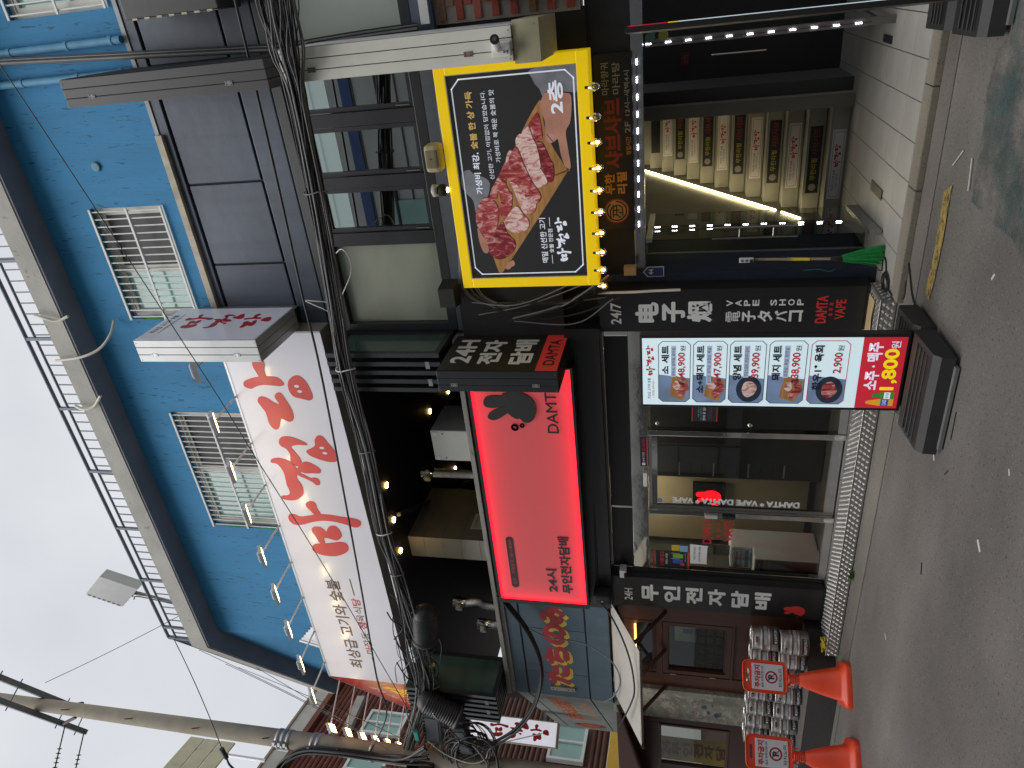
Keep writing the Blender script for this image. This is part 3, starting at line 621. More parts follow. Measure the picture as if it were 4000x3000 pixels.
# the printed picture: sleeves, board, hands and meat, flat print on the sign
random.seed(11)
M_WOODP = mat('printed_wood', (.40, .20, .065), .4, var=.35, vs=5, stretch=(1, 1, 7), emit=.12)
M_SKIN = mat('printed_skin', (.50, .24, .17), .4, var=.22, vs=6, emit=.12)
M_GREYC = mat('printed_cloth', (.20, .21, .24), .4, var=.35, vs=9, emit=.12)
def meat(name, off, stops):
    m = mat(name, (.4, .1, .1), .35, var=.1, vs=20, emit=.15, coat=.4)
    n = m.node_tree.nodes; l = m.node_tree.links; b = n['Principled BSDF']
    tc = next(x for x in n if x.type == 'TEX_COORD'); mp = n.new('ShaderNodeMapping'); mp.inputs['Location'].default_value = (off, off * 2, 0); mp.inputs['Rotation'].default_value = (0, .65, 0); mp.inputs['Scale'].default_value = (1.6, 1, .7); l.new(tc.outputs['Object'], mp.inputs[0])
    z = n.new('ShaderNodeTexNoise'); z.inputs['Scale'].default_value = 11; z.inputs['Detail'].default_value = 7; z.inputs['Roughness'].default_value = .62; z.inputs['Distortion'].default_value = 1.4; l.new(mp.outputs[0], z.inputs['Vector'])
    r = n.new('ShaderNodeValToRGB'); e = r.color_ramp.elements; e[0].position, e[0].color = stops[0][0], (*stops[0][1], 1); e[1].position, e[1].color = stops[-1][0], (*stops[-1][1], 1)
    for p_, c_ in stops[1:-1]: q = e.new(p_); q.color = (*c_, 1)
    l.new(z.outputs[0], r.inputs[0]); l.new(r.outputs[0], b.inputs['Base Color']); l.new(r.outputs[0], b.inputs['Emission Color']); return m
M_ME1 = meat('printed_meat_red', 1.0, [(.34, (.17, .012, .016)), (.46, (.36, .04, .045)), (.54, (.50, .14, .13)), (.60, (.66, .42, .40)), (.66, (.42, .07, .07)), (.75, (.25, .02, .03))])
M_ME2 = meat('printed_meat_pale', 2.3, [(.32, (.36, .06, .06)), (.43, (.58, .24, .22)), (.50, (.72, .50, .46)), (.57, (.78, .62, .57)), (.64, (.55, .20, .19)), (.75, (.38, .06, .07))]); M_ME3 = meat('printed_meat_dark', 4.1, [(.35, (.10, .006, .012)), (.50, (.26, .02, .03)), (.58, (.46, .14, .14)), (.63, (.60, .34, .33)), (.72, (.20, .015, .02))]); M_MEO = mat('printed_meat_shadow', (.10, .012, .015), .4, emit=.05)
PRINT = {
 'sleeve_r': [(-0.465, 2.679), (-0.46, 2.343), (-0.635, 2.351), (-0.645, 2.394), (-0.628, 2.492), (-0.63, 2.582), (-0.66, 2.609), (-0.603, 2.63), (-0.573, 2.657), (-0.526, 2.678)],
 'sleeve_l': [(-1.19, 3.317), (-1.157, 3.251), (-1.196, 3.212), (-1.221, 3.138), (-1.276, 3.09), (-1.386, 3.126), (-1.4, 3.178), (-1.507, 3.237), (-1.407, 3.246), (-1.34, 3.299), (-1.285, 3.325)],
 'board': [(-0.69, 2.642), (-0.706, 2.623), (-0.829, 2.619), (-0.987, 2.58), (-1.204, 2.461), (-1.219, 2.462), (-1.57, 2.719), (-2.002, 3.05), (-2.025, 3.088), (-2.013, 3.104), (-1.823, 3.145), (-1.561, 3.159), (-1.327, 3.063), (-1.175, 2.958), (-0.999, 2.853), (-0.82, 2.741)],
 'hand': [(-0.656, 2.609), (-0.632, 2.562), (-0.646, 2.443), (-0.677, 2.396), (-0.844, 2.412), (-0.918, 2.452), (-1.035, 2.445), (-1.155, 2.432), (-1.19, 2.434), (-1.195, 2.45), (-1.168, 2.479), (-1.071, 2.504), (-0.972, 2.517), (-0.985, 2.544), (-0.997, 2.581), (-0.97, 2.61), (-0.907, 2.61), (-0.83, 2.608), (-0.743, 2.632)],
 'thumbnail': [(-0.932, 2.591), (-0.93, 2.56), (-0.95, 2.546), (-0.974, 2.553), (-0.979, 2.579), (-0.962, 2.593)],
 'fingers_l': [(-1.629, 3.238), (-1.71, 3.2), (-1.723, 3.162), (-1.838, 3.17), (-1.849, 3.206), (-1.801, 3.229), (-1.72, 3.242)],
 'fingers_b': [(-1.977, 3.041), (-1.943, 3.009), (-1.921, 2.966), (-1.962, 2.957), (-1.979, 2.989), (-1.996, 3.003), (-1.999, 3.026)],
}
MEAT = [
 ('a', [(-1.518, 3.238), (-1.41, 3.185), (-1.387, 3.114), (-1.449, 3.055), (-1.548, 3.05), (-1.703, 3.108), (-1.746, 3.17), (-1.699, 3.199), (-1.641, 3.226), (-1.596, 3.243)]),
 ('c', [(-1.746, 3.17), (-1.681, 3.082), (-1.706, 3.017), (-1.755, 2.937), (-1.834, 2.951), (-1.901, 3.039), (-1.905, 3.109), (-1.85, 3.16), (-1.804, 3.166)]),
 ('a', [(-1.333, 3.019), (-1.347, 2.955), (-1.37, 2.919), (-1.499, 2.938), (-1.579, 2.98), (-1.55, 3.022), (-1.494, 3.043), (-1.429, 3.019)]),
 ('b', [(-1.594, 3.01), (-1.468, 2.902), (-1.536, 2.842), (-1.603, 2.799), (-1.669, 2.833), (-1.687, 2.925), (-1.639, 2.998)]),
 ('a', [(-1.34, 3.092), (-1.207, 3.005), (-1.108, 2.939), (-1.171, 2.925), (-1.273, 2.958), (-1.348, 2.944), (-1.333, 3.019), (-1.396, 3.049), (-1.404, 3.094)]),
 ('b', [(-1.088, 2.937), (-1.03, 2.888), (-1.176, 2.828), (-1.325, 2.778), (-1.444, 2.73), (-1.518, 2.753), (-1.531, 2.825), (-1.47, 2.858), (-1.318, 2.908), (-1.211, 2.94)]),
 ('b', [(-0.964, 2.849), (-0.914, 2.792), (-1.047, 2.731), (-1.161, 2.678), (-1.277, 2.624), (-1.307, 2.648), (-1.324, 2.714), (-1.217, 2.768), (-1.112, 2.811)]),
 ('a', [(-0.859, 2.74), (-0.777, 2.675), (-0.789, 2.651), (-0.876, 2.638), (-0.954, 2.639), (-0.97, 2.682), (-0.948, 2.722)]),
 ('c', [(-0.98, 2.683), (-1.003, 2.633), (-1.095, 2.599), (-1.167, 2.568), (-1.269, 2.576), (-1.288, 2.614), (-1.193, 2.649), (-1.109, 2.695), (-1.027, 2.719)]),
 ('b', [(-0.942, 2.805), (-0.859, 2.74), (-0.949, 2.712), (-1.01, 2.686), (-1.161, 2.668), (-1.19, 2.702), (-1.085, 2.756)]),
 ('a', [(-1.175, 2.958), (-1.009, 2.854), (-1.133, 2.803), (-1.27, 2.752), (-1.389, 2.687), (-1.451, 2.725), (-1.426, 2.788), (-1.294, 2.873), (-1.26, 2.934)]),
 ('c', [(-1.703, 3.108), (-1.594, 3.027), (-1.685, 2.992), (-1.766, 2.933), (-1.799, 2.982), (-1.728, 3.042)]),
]
for i, (k, mm) in enumerate((('sleeve_r', M_GREYC), ('sleeve_l', M_GREYC), ('fingers_l', M_SKIN), ('board', M_WOODP), ('fingers_b', M_SKIN))):
    MB().poly(FP, smoothpoly(PRINT[k], 3), 0, .0004 + i * .0001).build('print_' + k.split('_')[0], mm, ys)
for i, (c, p) in enumerate(MEAT):
    cx_ = sum(a for a, b in p) / len(p); cz_ = sum(b for a, b in p) / len(p); MB().poly(FP, smoothpoly([(cx_ + (a - cx_) * 1.02 + .003, cz_ + (b - cz_) * 1.02 - .005) for a, b in p], 4), 0, .00095 + i * .0001).build('print_shadow', M_MEO, ys)
    MB().poly(FP, smoothpoly(p, 4), 0, .0010 + i * .0001).build('print_meat', {'a': M_ME1, 'b': M_ME2, 'c': M_ME3}[c], ys)
MB().poly(FP, smoothpoly(PRINT['hand'], 4), 0, .0024).build('print_hand', M_SKIN, ys); MB().line(FP, [(-.93, 2.60), (-.985, 2.556), (-1.05, 2.527)], .006, .0024, .0027, closed=False).build('print_finger_gap', M_MEO, ys); MB().poly(FP, smoothpoly(PRINT['thumbnail'], 3), 0, .0026).build('print_thumbnail', mat('printed_nail', (.58, .30, .25), .4, emit=.1), ys)
M_GOLD = mat('printed_gold', (.62, .42, .14), .4, var=.05, emit=.25)
text(FP, '가성비 최강,', -1.353, -1.03, 3.15, 3.209, M_PW, ys, bold=.015, heavy=.01, d=.003)
text(FP, '숯불 한 상 가득', -1.00, -.58, 3.15, 3.207, M_GOLD, ys, bold=.015, heavy=.01, d=.003)
text(FP, '신선한 고기, 아낌없이 담았습니다.', -1.243, -.585, 3.045, 3.084, M_PW, ys, bold=.004, d=.003)
text(FP, '가성비로 꽉 채운 숯불의 맛', -1.114, -.58, 2.978, 3.019, M_PW, ys, bold=.004, d=.003)
text(FP, '매일 신선한 고기', -1.948, -1.572, 2.665, 2.718, M_PW, ys, bold=.015, d=.003)
text(FP, '숯불 전문점', -1.865, -1.664, 2.613, 2.650, M_PW, ys, bold=.012, d=.003)
for a, b in ((-1.96, -1.885), (-1.645, -1.57)): MB().rect(FP, a, b, 2.630, 2.634, 0, .002).build('rule', M_PW, ys)
brush(FP, -1.943, -1.572, 2.470, 2.592, M_PW, None, ys, d=.003)
text(FP, '2층', -.785, -.556, 2.455, 2.568, M_PW, ys, bold=.02, heavy=.01, d=.004)
# festoon bulbs under the yellow sign
M_BULB = mat('lit_bulb', (1, .6, .2), emit=11, ecol=(1.0, .50, .13)); M_BGL = glass('bulb_glass', (1, .85, .6), refl=2.0, see=.95)
bz = 2.215
bx_ = [-.62, -.83, -1.01, -1.20, -1.37, -1.54, -1.71, -1.87, -2.02, -2.16]
for i, x in enumerate(bx_):
    t = thing('festoon_bulb', '%s bulb from the right in the row under the yellow sign, %s' % ((nm + ['tenth'])[i], 'unlit' if i < 2 else 'glowing orange'), 'bulb', (x, .13, bz), 'festoon bulbs under the yellow sign')
    MB().lathe([(.012, .055), (.018, .045), (.030, .02), (.034, 0), (.028, -.022), (.012, -.034), (.001, -.036)], (x, .13, bz), n=12).build('globe', M_BGL, t)
    MB().lathe([(.004, -.016), (.013, -.010), (.013, .012), (.004, .018)], (x, .13, bz), n=8).build('filament', M_BULB if i > 1 else M_STEEL, t)
    MB().cyl((x, .13, bz + .045), (x, .13, bz + .075), .015, n=10).build('socket', M_CABLE, t)
tag(MB().tube([(-.5, .13, bz + .08), (-1.3, .132, bz + .072), (-2.22, .13, bz + .08)], .006, 6).build('cable', M_CABLE), 'thin black cord carrying the row of festoon bulbs', 'cord')
# dark sign over the stair entrance
PY = .55
sh_ = thing('shabu_sign', 'dark header sign with orange and red lettering over the stair entrance', 'sign', (-1.12, PY, 1.97))
F = front(PY)
MB().bbox(-1.82, -.44, PY, PY + .06, 1.975, 2.275, .004).build('panel', M_BLACK, sh_)
M_OR = mat('orange_vinyl', (.70, .34, .05), .5, var=.1); M_DRED = mat('dark_red_vinyl', (.30, .035, .03), .5, var=.1); M_GRV = mat('grey_vinyl', (.38, .38, .40), .5)
text(F, '무한', -1.51, -1.345, 2.135, 2.215, M_OR, sh_, bold=.015, heavy=.02)
text(F, '리필', -1.51, -1.335, 2.035, 2.115, M_OR, sh_, bold=.015, heavy=.02)
text(F, '샤브샤브', -1.30, -.765, 2.065, 2.205, M_DRED, sh_, bold=.02, heavy=.02)
text(F, '마라향궈', -.735, -.505, 2.155, 2.215, M_GRV, sh_, bold=.008)
text(F, '마라탕', -.735, -.505, 2.070, 2.130, M_GRV, sh_, bold=.008)
text(F, '영업시간', -1.20, -1.06, 1.995, 2.035, M_OR, sh_, bold=.008)
text(F, '2F', -1.03, -.945, 1.997, 2.040, M_GRV, sh_, bold=.01); text(F, '12시~새벽4시', -.90, -.57, 1.997, 2.040, M_GRV, sh_, bold=.008)
MB().disc(F, -1.655, 2.125, .105, n=32).build('emblem_rim', mat('emblem_red', (.36, .04, .03), .5), sh_)
MB().disc(F, -1.655, 2.125, .093, n=32, d1=.0028).build('emblem_disc', mat('emblem_cream', (.52, .34, .19), .5), sh_)
MB().line(F, [(-1.655 + .080 * cos(a), 2.125 + .080 * sin(a)) for a in [.7 + 5.6 * k / 26 for k in range(27)]], .011, .0028, .0034, closed=False).build('emblem_ring', M_INK, sh_)
for k, pts in enumerate(([(-.06, .05), (.0, .055), (.03, .04)], [(-.05, .03), (.05, .03)], [(-.03, .03), (-.035, -.005), (-.055, -.03)], [(.005, .03), (.01, -.02)], [(-.03, .002), (.045, .0)], [(.03, .03), (.045, .012), (.05, -.02), (.03, -.045), (-.01, -.05)], [(-.045, -.045), (-.02, -.05), (-.01, -.02)])):
    MB().line(F, [(-1.655 + a, 2.125 + b) for a, b in pts], .010, .0028, .0036 + k * 1e-4, closed=False).build('emblem_stroke', M_INK, sh_)
# ================================================================ red light box of the vape shop
rs = thing('red_light_box', 'glowing red sign with black rabbit emblem and black lettering over the vape shop', 'sign', (-4.39, .3, 2.52))
M_REDF = mat('red_lit_face', (0.46, 0.055, 0.06), 0.40, var=.06, vs=1.2, emit=1.0, ecol=(.3, .03, .03), coat=.2)
def edge_lit(m):      # the lamps sit along the rim of the box, so the panel shines strongest there
    n = m.node_tree.nodes; l = m.node_tree.links; tc = next(x for x in n if x.type == 'TEX_COORD'); sx = n.new('ShaderNodeSeparateXYZ'); l.new(tc.outputs['Generated'], sx.inputs[0])
    def mth(op, a, b=None):
        q = n.new('ShaderNodeMath'); q.operation = op
        for i, v in enumerate((a, b)):
            if v is None: continue
            if isinstance(v, (int, float)): q.inputs[i].default_value = v
            else: l.new(v, q.inputs[i])
        return q.outputs[0]
    ex_ = mth('MULTIPLY', mth('MINIMUM', sx.outputs[0], mth('SUBTRACT', 1.0, sx.outputs[0])), 2.9); ez_ = mth('MULTIPLY', mth('MINIMUM', sx.outputs[2], mth('SUBTRACT', 1.0, sx.outputs[2])), .95)
    g = mth('POWER', 2.718, mth('MULTIPLY', mth('MINIMUM', ex_, ez_), -11.0)); cr_ = n.new('ShaderNodeMix'); cr_.data_type = 'RGBA'; l.new(g, cr_.inputs[0]); cr_.inputs[6].default_value = (.145, .022, .024, 1); cr_.inputs[7].default_value = (.80, .006, .025, 1); l.new(cr_.outputs[2], n['Principled BSDF'].inputs['Emission Color'])
edge_lit(M_REDF)
M_REDL = mat('red_lit_edge', (1.0, .02, .03), emit=1.5, ecol=(1.0, .012, .03))
F = front(.10)
MB().box(-5.83, -2.93, .135, .30, 2.55, 3.50).build('sign_box', M_MATTE, rs)
MB().rect(F, -5.815, -2.935, 2.552, 3.498, -.02, -.002).build('lit_face', M_REDF, rs)
for a in ((-5.87, -2.912, 3.502, 3.527), (-5.87, -2.912, 2.522, 2.546), (-5.87, -5.822, 2.548, 3.5), (-2.93, -2.912, 2.548, 3.5)):
    MB().box(a[0], a[1], .085, .30, a[2], a[3]).build('frame_bar', M_BLACK, rs)
for a in ((-5.818, -2.934, 3.484, 3.5), (-5.818, -2.934, 2.549, 2.565), (-5.82, -5.804, 2.566, 3.483)):
    MB().rect(F, *a, -.001, .003).build('light_strip', M_REDL, rs)
M_BLKL = mat('black_acrylic', (.028, .027, .027), .4, var=.05)
rb = [(-3.29, 3.385), (-3.245, 3.375), (-3.215, 3.34), (-3.205, 3.27), (-3.205, 3.20), (-3.18, 3.185), (-3.16, 3.05), (-3.20, 2.95), (-3.26, 2.90), (-3.34, 2.883), (-3.42, 2.90), (-3.48, 2.945), (-3.495, 2.985), (-3.485, 3.02), (-3.455, 3.045), (-3.45, 3.055), (-3.455, 3.08), (-3.44, 3.11), (-3.415, 3.14), (-3.395, 3.165), (-3.43, 3.215), (-3.465, 3.275), (-3.472, 3.32), (-3.455, 3.355), (-3.43, 3.36), (-3.39, 3.335), (-3.35, 3.27), (-3.325, 3.19), (-3.318, 3.19), (-3.335, 3.27), (-3.335, 3.34), (-3.318, 3.375)]
MB().poly(F, smoothpoly(rb, 3), .0, .018).build('rabbit_emblem', M_BLKL, rs)
for cx, cz, r in ((-3.553, 3.111, .037), (-3.531, 3.038, .023)):
    g = MB(); ring = [(cx + r * .72 * cos(a), cz + r * .72 * sin(a)) for a in [2 * pi * k / 18 for k in range(18)]]; g.line(F, ring, r * .52, 0, .015); g.build('smoke_ring', M_BLKL, rs)
text(F, 'DAMTA', -3.60, -3.055, 2.690, 2.792, M_BLKL, rs, bold=.01, heavy=.025, d=.018, thick=0)
text(F, '24시', -5.66, -5.33, 2.848, 2.958, M_BLKL, rs, bold=.02, heavy=.03, d=.006)
text(F, '무인전자담배', -5.665, -4.876, 2.687, 2.800, M_BLKL, rs, bold=.02, heavy=.03, d=.006)
pl = [(-5.60 + .041 * cos(a), 3.318 + .041 * sin(a)) for a in [pi / 2 + pi * k / 10 for k in range(11)]] + [(-4.962 + .041 * cos(a), 3.318 + .041 * sin(a)) for a in [-pi / 2 + pi * k / 10 for k in range(11)]]
MB().poly(F, pl, 0, .004).build('phone_pill', M_BLKL, rs)
text(F, '점포 · 가맹문의 1811-8064', -5.595, -4.965, 3.297, 3.338, mat('dim_red', (.45, .05, .06), .5, emit=.15), rs, d=.0055)
# black band between red sign and shopfront
vf = thing('shopfront_fascia', 'plain black fascia band under the red light box', 'fascia', (-4.3, .4, 2.3))
MB().box(-5.99, -2.60, .235, .60, 2.29, 2.60).build('panel', M_BLACK, vf)
MB().box(-5.99, -2.2, .30, .60, 2.60, 3.55).build('upper_panel', M_MATTE, vf)
MB().cyl((-2.62, .28, 2.40), (-5.9, .22, 2.44), .012, n=8).build('pipe', M_CABLE, vf)
# ================================================================ pilaster signs of the vape shop
PF = .30
p1 = thing('pilaster_sign', 'tall black pillar sign with white Chinese and Japanese lettering right of the vape shop', 'sign', (-2.465, .35, .125))
MB().bbox(-2.66, -2.275, PF, .50, .155, 2.285, .004).build('panel', M_BLACK, p1)
MB().box(-2.655, -2.28, PF + .006, .5, .126, .154).build('plinth', M_MATTE, p1)
F = front(PF)
text(F, '24/7', -2.585, -2.387, 2.095, 2.185, M_LETW, p1, bold=.01, heavy=.01)
zt = [(1.969, 1.783), (1.744, 1.561), (1.533, 1.338)]
for ch, (b, a) in zip('电子烟', zt): text(F, ch, -2.568, -2.389, a, b, M_LETW, p1, bold=.02, heavy=.03)
xj0, xj1 = -2.575, -2.477
zz = [1.223, 1.091, 0.967, 0.834, 0.721, 0.6]
for k, ch in enumerate('電子タバコ'): text(F, ch, xj0, xj1, zz[k + 1] + .018, zz[k], M_LETW, p1, bold=.005 if k == 0 else .015, heavy=0 if k == 0 else .02)
xv0, xv1 = -2.43, -2.378
zv0, zv1 = 1.22, 0.627
for k, ch in enumerate('VAPE SHOP'):
    if ch == ' ': continue
    a = zv0 + (zv1 - zv0) * k / 8.6; text(F, ch, xv0, xv1, a - .050, a, M_LETW, p1, bold=.01, heavy=.02)
text(F, 'DAMTA', -2.591, -2.354, 0.436, 0.517, M_REDINK, p1, bold=.01, heavy=.015)
text(F, '* * *', -2.53, -2.412, 0.388, 0.423, M_REDINK, p1)
text(F, 'VAPE', -2.559, -2.388, 0.297, 0.371, M_REDINK, p1, bold=.01, heavy=.015)
p2 = thing('pilaster_sign', 'tall black pillar sign with white Hangul and a red rabbit beside the kegs', 'sign', (-5.77, .35, .125))
MB().bbox(-5.985, -5.56, PF, .50, .155, 2.36, .004).build('panel', M_BLACK, p2)
MB().box(-5.98, -5.57, PF + .006, .5, .126, .154).build('plinth', M_MATTE, p2)
text(F, '24H', -5.9, -5.729, 2.072, 2.158, M_LETW, p2, bold=.005, heavy=.01)
for ch, t0, t1, yl_, yr_ in (('무', 400, 628, 165, 20), ('인', 712, 938, 212, 55), ('전', 1028, 1258, 250, 88), ('자', 1350, 1585, 295, 120), ('담', 1678, 1918, 325, 155)):
    pass
ph = [(1.966, 1.797), (1.736, 1.571), (1.504, 1.34), (1.274, 1.106), (1.04, 0.871), (0.805, 0.65)]
for ch, (b, a) in zip('무인전자담배', ph): text(F, ch, -5.885, -5.655, a, b, M_LETW, p2, bold=.02, heavy=.03)
zr1, zr0 = 0.514, 0.303; xr0, xr1 = -5.938, -5.805
def rabbit(fr, u0, u1, v0, v1, m, par, d=.002):
    a0, a1, b0, b1 = -3.495, -3.16, 2.883, 3.385
    MB().poly(fr, smoothpoly([(u0 + (x - a0) / (a1 - a0) * (u1 - u0), v0 + (z - b0) / (b1 - b0) * (v1 - v0)) for x, z in rb], 3), 0, d).build('rabbit_emblem', m, par)
    for cx, cz, r in ((-.17, .30, .07), (-.10, .16, .045)):
        c = (u0 + cx * (u1 - u0), v0 + cz * (v1 - v0)); MB().line(fr, [(c[0] + r * (u1 - u0) * cos(t), c[1] + r * (u1 - u0) * sin(t)) for t in [2 * pi * k / 14 for k in range(14)]], .035 * (u1 - u0), 0, d).build('smoke_ring', m, par)
rabbit(F, xr0, xr1, zr0, zr1, M_REDINK, p2)

# ================================================================ vape shopfront
vs = thing('vape_shopfront', 'polished steel and glass front of the vape shop with a sliding door', 'shopfront', (-4.1, .45, .125))
G = .42
def bar(a, b, c, d, y0=.40, y1=.46, name='steel_bar', m=M_CHROME): return MB().bbox(a, b, y0, y1, c, d, .004).build(name, m, vs)
bar(-5.555, -2.665, 2.272, 2.312, .385, .48, 'top_beam'); bar(-5.555, -2.665, 1.888, 2.052, .385, .48, 'door_beam')
for a, b in ((-4.675, -2.75), (-5.50, -4.70)): MB().box(a, b, .405, .46, 2.056, 2.268).build('header_panel', M_BLACK, vs)
bar(-4.70, -4.677, 2.054, 2.27); bar(-2.748, -2.665, 2.054, 2.27); bar(-5.555, -5.503, 2.054, 2.27)
bar(-2.735, -2.665, .13, 1.886, name='jamb'); bar(-5.555, -5.495, .13, 1.886, name='jamb'); bar(-3.80, -3.745, .13, 1.886, .39, .47, 'post'); bar(-4.755, -4.70, .13, 1.886, .385, .47, 'post')
bar(-3.743, -2.737, .13, .20, name='bottom_rail', m=M_STEEL); bar(-5.493, -4.757, .13, .20, name='bottom_rail', m=M_STEEL)
MB().rect(front(.43), -3.743, -2.737, .20, 1.886, -.003, .003).build('pane', M_GLASS, vs)
MB().rect(front(.43), -5.493, -4.757, .20, 1.886, -.003, .003).build('pane', M_GLASS, vs)
dr = MB().frame(front(.45), -4.698, -3.802, .135, 1.884, .03, -.015, .015).build('sliding_door', M_STEEL, vs)
MB().box(-4.668, -3.832, .436, .464, 1.80, 1.853).build('top_rail', M_CHROME, dr); MB().box(-4.668, -3.832, .436, .464, .166, .225).build('bottom_rail', M_STEEL, dr)
MB().rect(front(.45), -4.666, -3.834, .227, 1.798, -.003, .003).build('pane', M_GLASS, dr)
F = front(.444)
text(F, 'DAMTA * VAPE DAMTA * VAPE', -4.640, -4.572, .45, 1.65, M_LETW, dr, bold=.015, heavy=.004, rot=90, name='door_lettering')
MB().disc(F, -4.615, 1.775, .024, n=8).build('alarm_sticker', mat('blue_sticker', (.04, .16, .5), .4), dr); text(F, 'ADT', -4.63, -4.60, 1.768, 1.782, M_LETW, dr, d=.003)
F = front(.426); M_REDT = mat('red_film', (.48, .02, .02), .5, var=.1)
text(F, 'DAMTA', -5.14, -4.79, 1.26, 1.345, M_REDT, vs, bold=.01, heavy=.02); text(F, '* * *', -5.06, -4.86, 1.165, 1.215, M_REDT, vs, bold=.01); text(F, 'VAPE', -5.10, -4.83, 1.052, 1.135, M_REDT, vs, bold=.01, heavy=.02)
F = front(.424)
po = thing('product_poster', 'black and red new product poster stuck inside the left shop window', 'poster', (-5.385, .43, 1.475))
MB().rect(F, -5.49, -5.27, 1.50, 1.82, -.001, .0005).build('sheet', M_INK, po)
for z in (1.832, 1.478): MB().rect(F, -5.49, -5.27, z, z + .016, -.001, .001).build('border', M_REDINK, po)
text(F, '신제품 입고', -5.48, -5.285, 1.735, 1.777, M_REDINK, po, bold=.02); text(F, '컬렉스 크라임', -5.455, -5.31, 1.698, 1.722, M_LETW, po, bold=.01)
for i, c in enumerate(((.05, .10, .42), (.16, .45, .05))):
    x = -5.44 + .075 * i; mm = mat('device_print_%d' % i, c, .4); MB().rect(F, x, x + .055, 1.54, 1.645, 0, .001).build('device_print', mm, po); MB().rect(F, x + .06, x + .07, 1.575, 1.66, 0, .001).build('device_print', M_STEEL, po)
MB().disc(F, -5.45, 1.545, .022, n=16, d1=.0016).build('seal_print', M_REDINK, po); text(F, '한정 수량 0.98ml', -5.41, -5.29, 1.512, 1.522, M_LETW, po)
ca = tag(MB().rect(F, -5.262, -5.185, 1.577, 1.660, -.001, .001).build('window_card', mat('yellow_card', (.62, .42, .03), .4)), 'small yellow card stuck on the shop window beside the poster', 'card')
cb_ = tag(MB().rect(F, -5.27, -5.193, 1.494, 1.574, -.001, .001).build('window_card', mat('blue_card', (.18, .42, .66), .4)), 'small light blue card stuck on the shop window below the yellow one', 'card')
pa = thing('notice_paper', 'white paper with a handwritten phone number taped inside the shop window', 'paper', (-5.29, .43, 1.28))
MB().poly(F, [(-5.425, 1.465), (-5.16, 1.472), (-5.175, 1.285), (-5.19, 1.295), (-5.405, 1.300), (-5.425, 1.290)], -.001, .001).build('sheet', M_WHITE, pa)
text(F, '대량구매 문의', -5.37, -5.20, 1.412, 1.434, M_INK, pa, d=.002); text(F, '010-9108-1240', -5.39, -5.19, 1.362, 1.384, M_INK, pa, d=.002)
no = thing('stock_notice', 'black notice with white and turquoise lettering inside the right shop window', 'notice', (-3.55, .43, 1.24))
MB().rect(F, -3.65, -3.44, 1.245, 1.485, -.001, .0005).build('sheet', M_INK, no)
M_TURQ = mat('turquoise_ink', (.10, .50, .48), .5)
for z in (1.474, 1.252): MB().rect(F, -3.65, -3.44, z, z + .006, 0, .001).build('border', M_REDINK, no)
text(F, '4월 24일 이전', -3.60, -3.47, 1.412, 1.428, M_TURQ, no); text(F, '제조 수입된 재고제품', -3.635, -3.45, 1.390, 1.406, M_TURQ, no); text(F, '판매 중 입니다', -3.638, -3.445, 1.355, 1.382, M_LETW, no, bold=.015)
for k in range(3): text(F, '담배사업법 개정안 시행 이전', -3.625, -3.465, 1.325 - .012 * k, 1.332 - .012 * k, M_CABLE2, no)
for z in (1.798, .957): tag(MB().lathe([(.022, 0), (.024, .006), (.016, .016), (.006, .018)], (-3.68, .427, z), (0, -1, 0), 14).build('glass_fitting', M_CHROME), ('upper' if z > 1.5 else 'lower') + ' round steel fitting on the right shop window', 'fitting', 'round fittings on the shop window')
sg = thing('age_limit_strip', 'narrow black and red under-nineteen warning strip on the steel door beam', 'sign', (-3.99, .385, 1.89))
F = front(.383)
MB().rect(F, -4.16, -3.82, 1.892, 1.962, -.002, .001).build('sheet', M_INK, sg); MB().rect(F, -4.16, -3.82, 1.892, 1.90, 0, .002).build('border', M_REDINK, sg)
MB().disc(F, -4.13, 1.93, .018, n=16, d1=.002).build('ban_sign', M_LETW, sg); text(F, '19세 미만', -4.105, -3.99, 1.917, 1.943, M_LETW, sg, bold=.01); text(F, '출입·고용금지업소', -3.98, -3.83, 1.917, 1.943, M_REDINK, sg, bold=.01)
tag(MB().bbox(-4.37, -4.205, .33, .384, 1.895, 1.935, .006).build('door_closer', M_WHITE), 'white door closer mounted on the steel door beam', 'door closer')
lb = thing('electric_lock', 'pair of small electric lock boxes on the post between door and left window', 'lock', (-4.73, .38, 1.03))
for a, b, mm in ((1.21, 1.335, M_EDGEG), (1.04, 1.17, M_BLACK)): MB().bbox(-4.755, -4.715, .355, .384, a, b, .006).build('lock_box', mm, lb)
# interior
rm = thing('vape_shop_interior', 'dim brown interior of the vape shop behind the glass', 'room', (-4.3, 1.5, .12))
M_INW = mat('brown_interior_wall', (0.11, 0.088, 0.062), 0.7, var=.15); M_BOARD = mat('khaki_board', (0.42, 0.32, 0.18), 0.6, var=.12, vs=2)
r = MB(); r.box(-5.98, -2.66, 1.62, 1.7, .1, 2.3); r.box(-6.02, -5.985, .47, 1.7, .1, 2.3); r.box(-2.66, -2.62, .47, 1.7, .1, 2.3); r.build('wall', M_INW, rm)
MB().box(-6, -2.64, .46, 1.7, 2.27, 2.32).build('ceiling', M_DARKW, rm); MB().box(-6, -2.64, .47, 1.7, .1, .122).build('floor', mat('shop_floor', (.10, .09, .08), .35, var=.1), rm)
MB().bbox(-5.85, -4.83, 1.30, 1.36, .20, 2.2, .004).build('display_board', M_BOARD, rm)
MB().bbox(-4.80, -3.1, 1.1, 1.6, .13, 1.9, .01).build('dark_cabinet', mat('dark_cabinet', (.022, .021, .021), .35), rm)
for k in range(10): MB().box(-4.80 + .03, -4.6, 1.095, 1.1, .5 + .12 * k, .515 + .12 * k).build('cabinet_slot', M_STEEL if k % 3 == 0 else M_MATTE, rm)
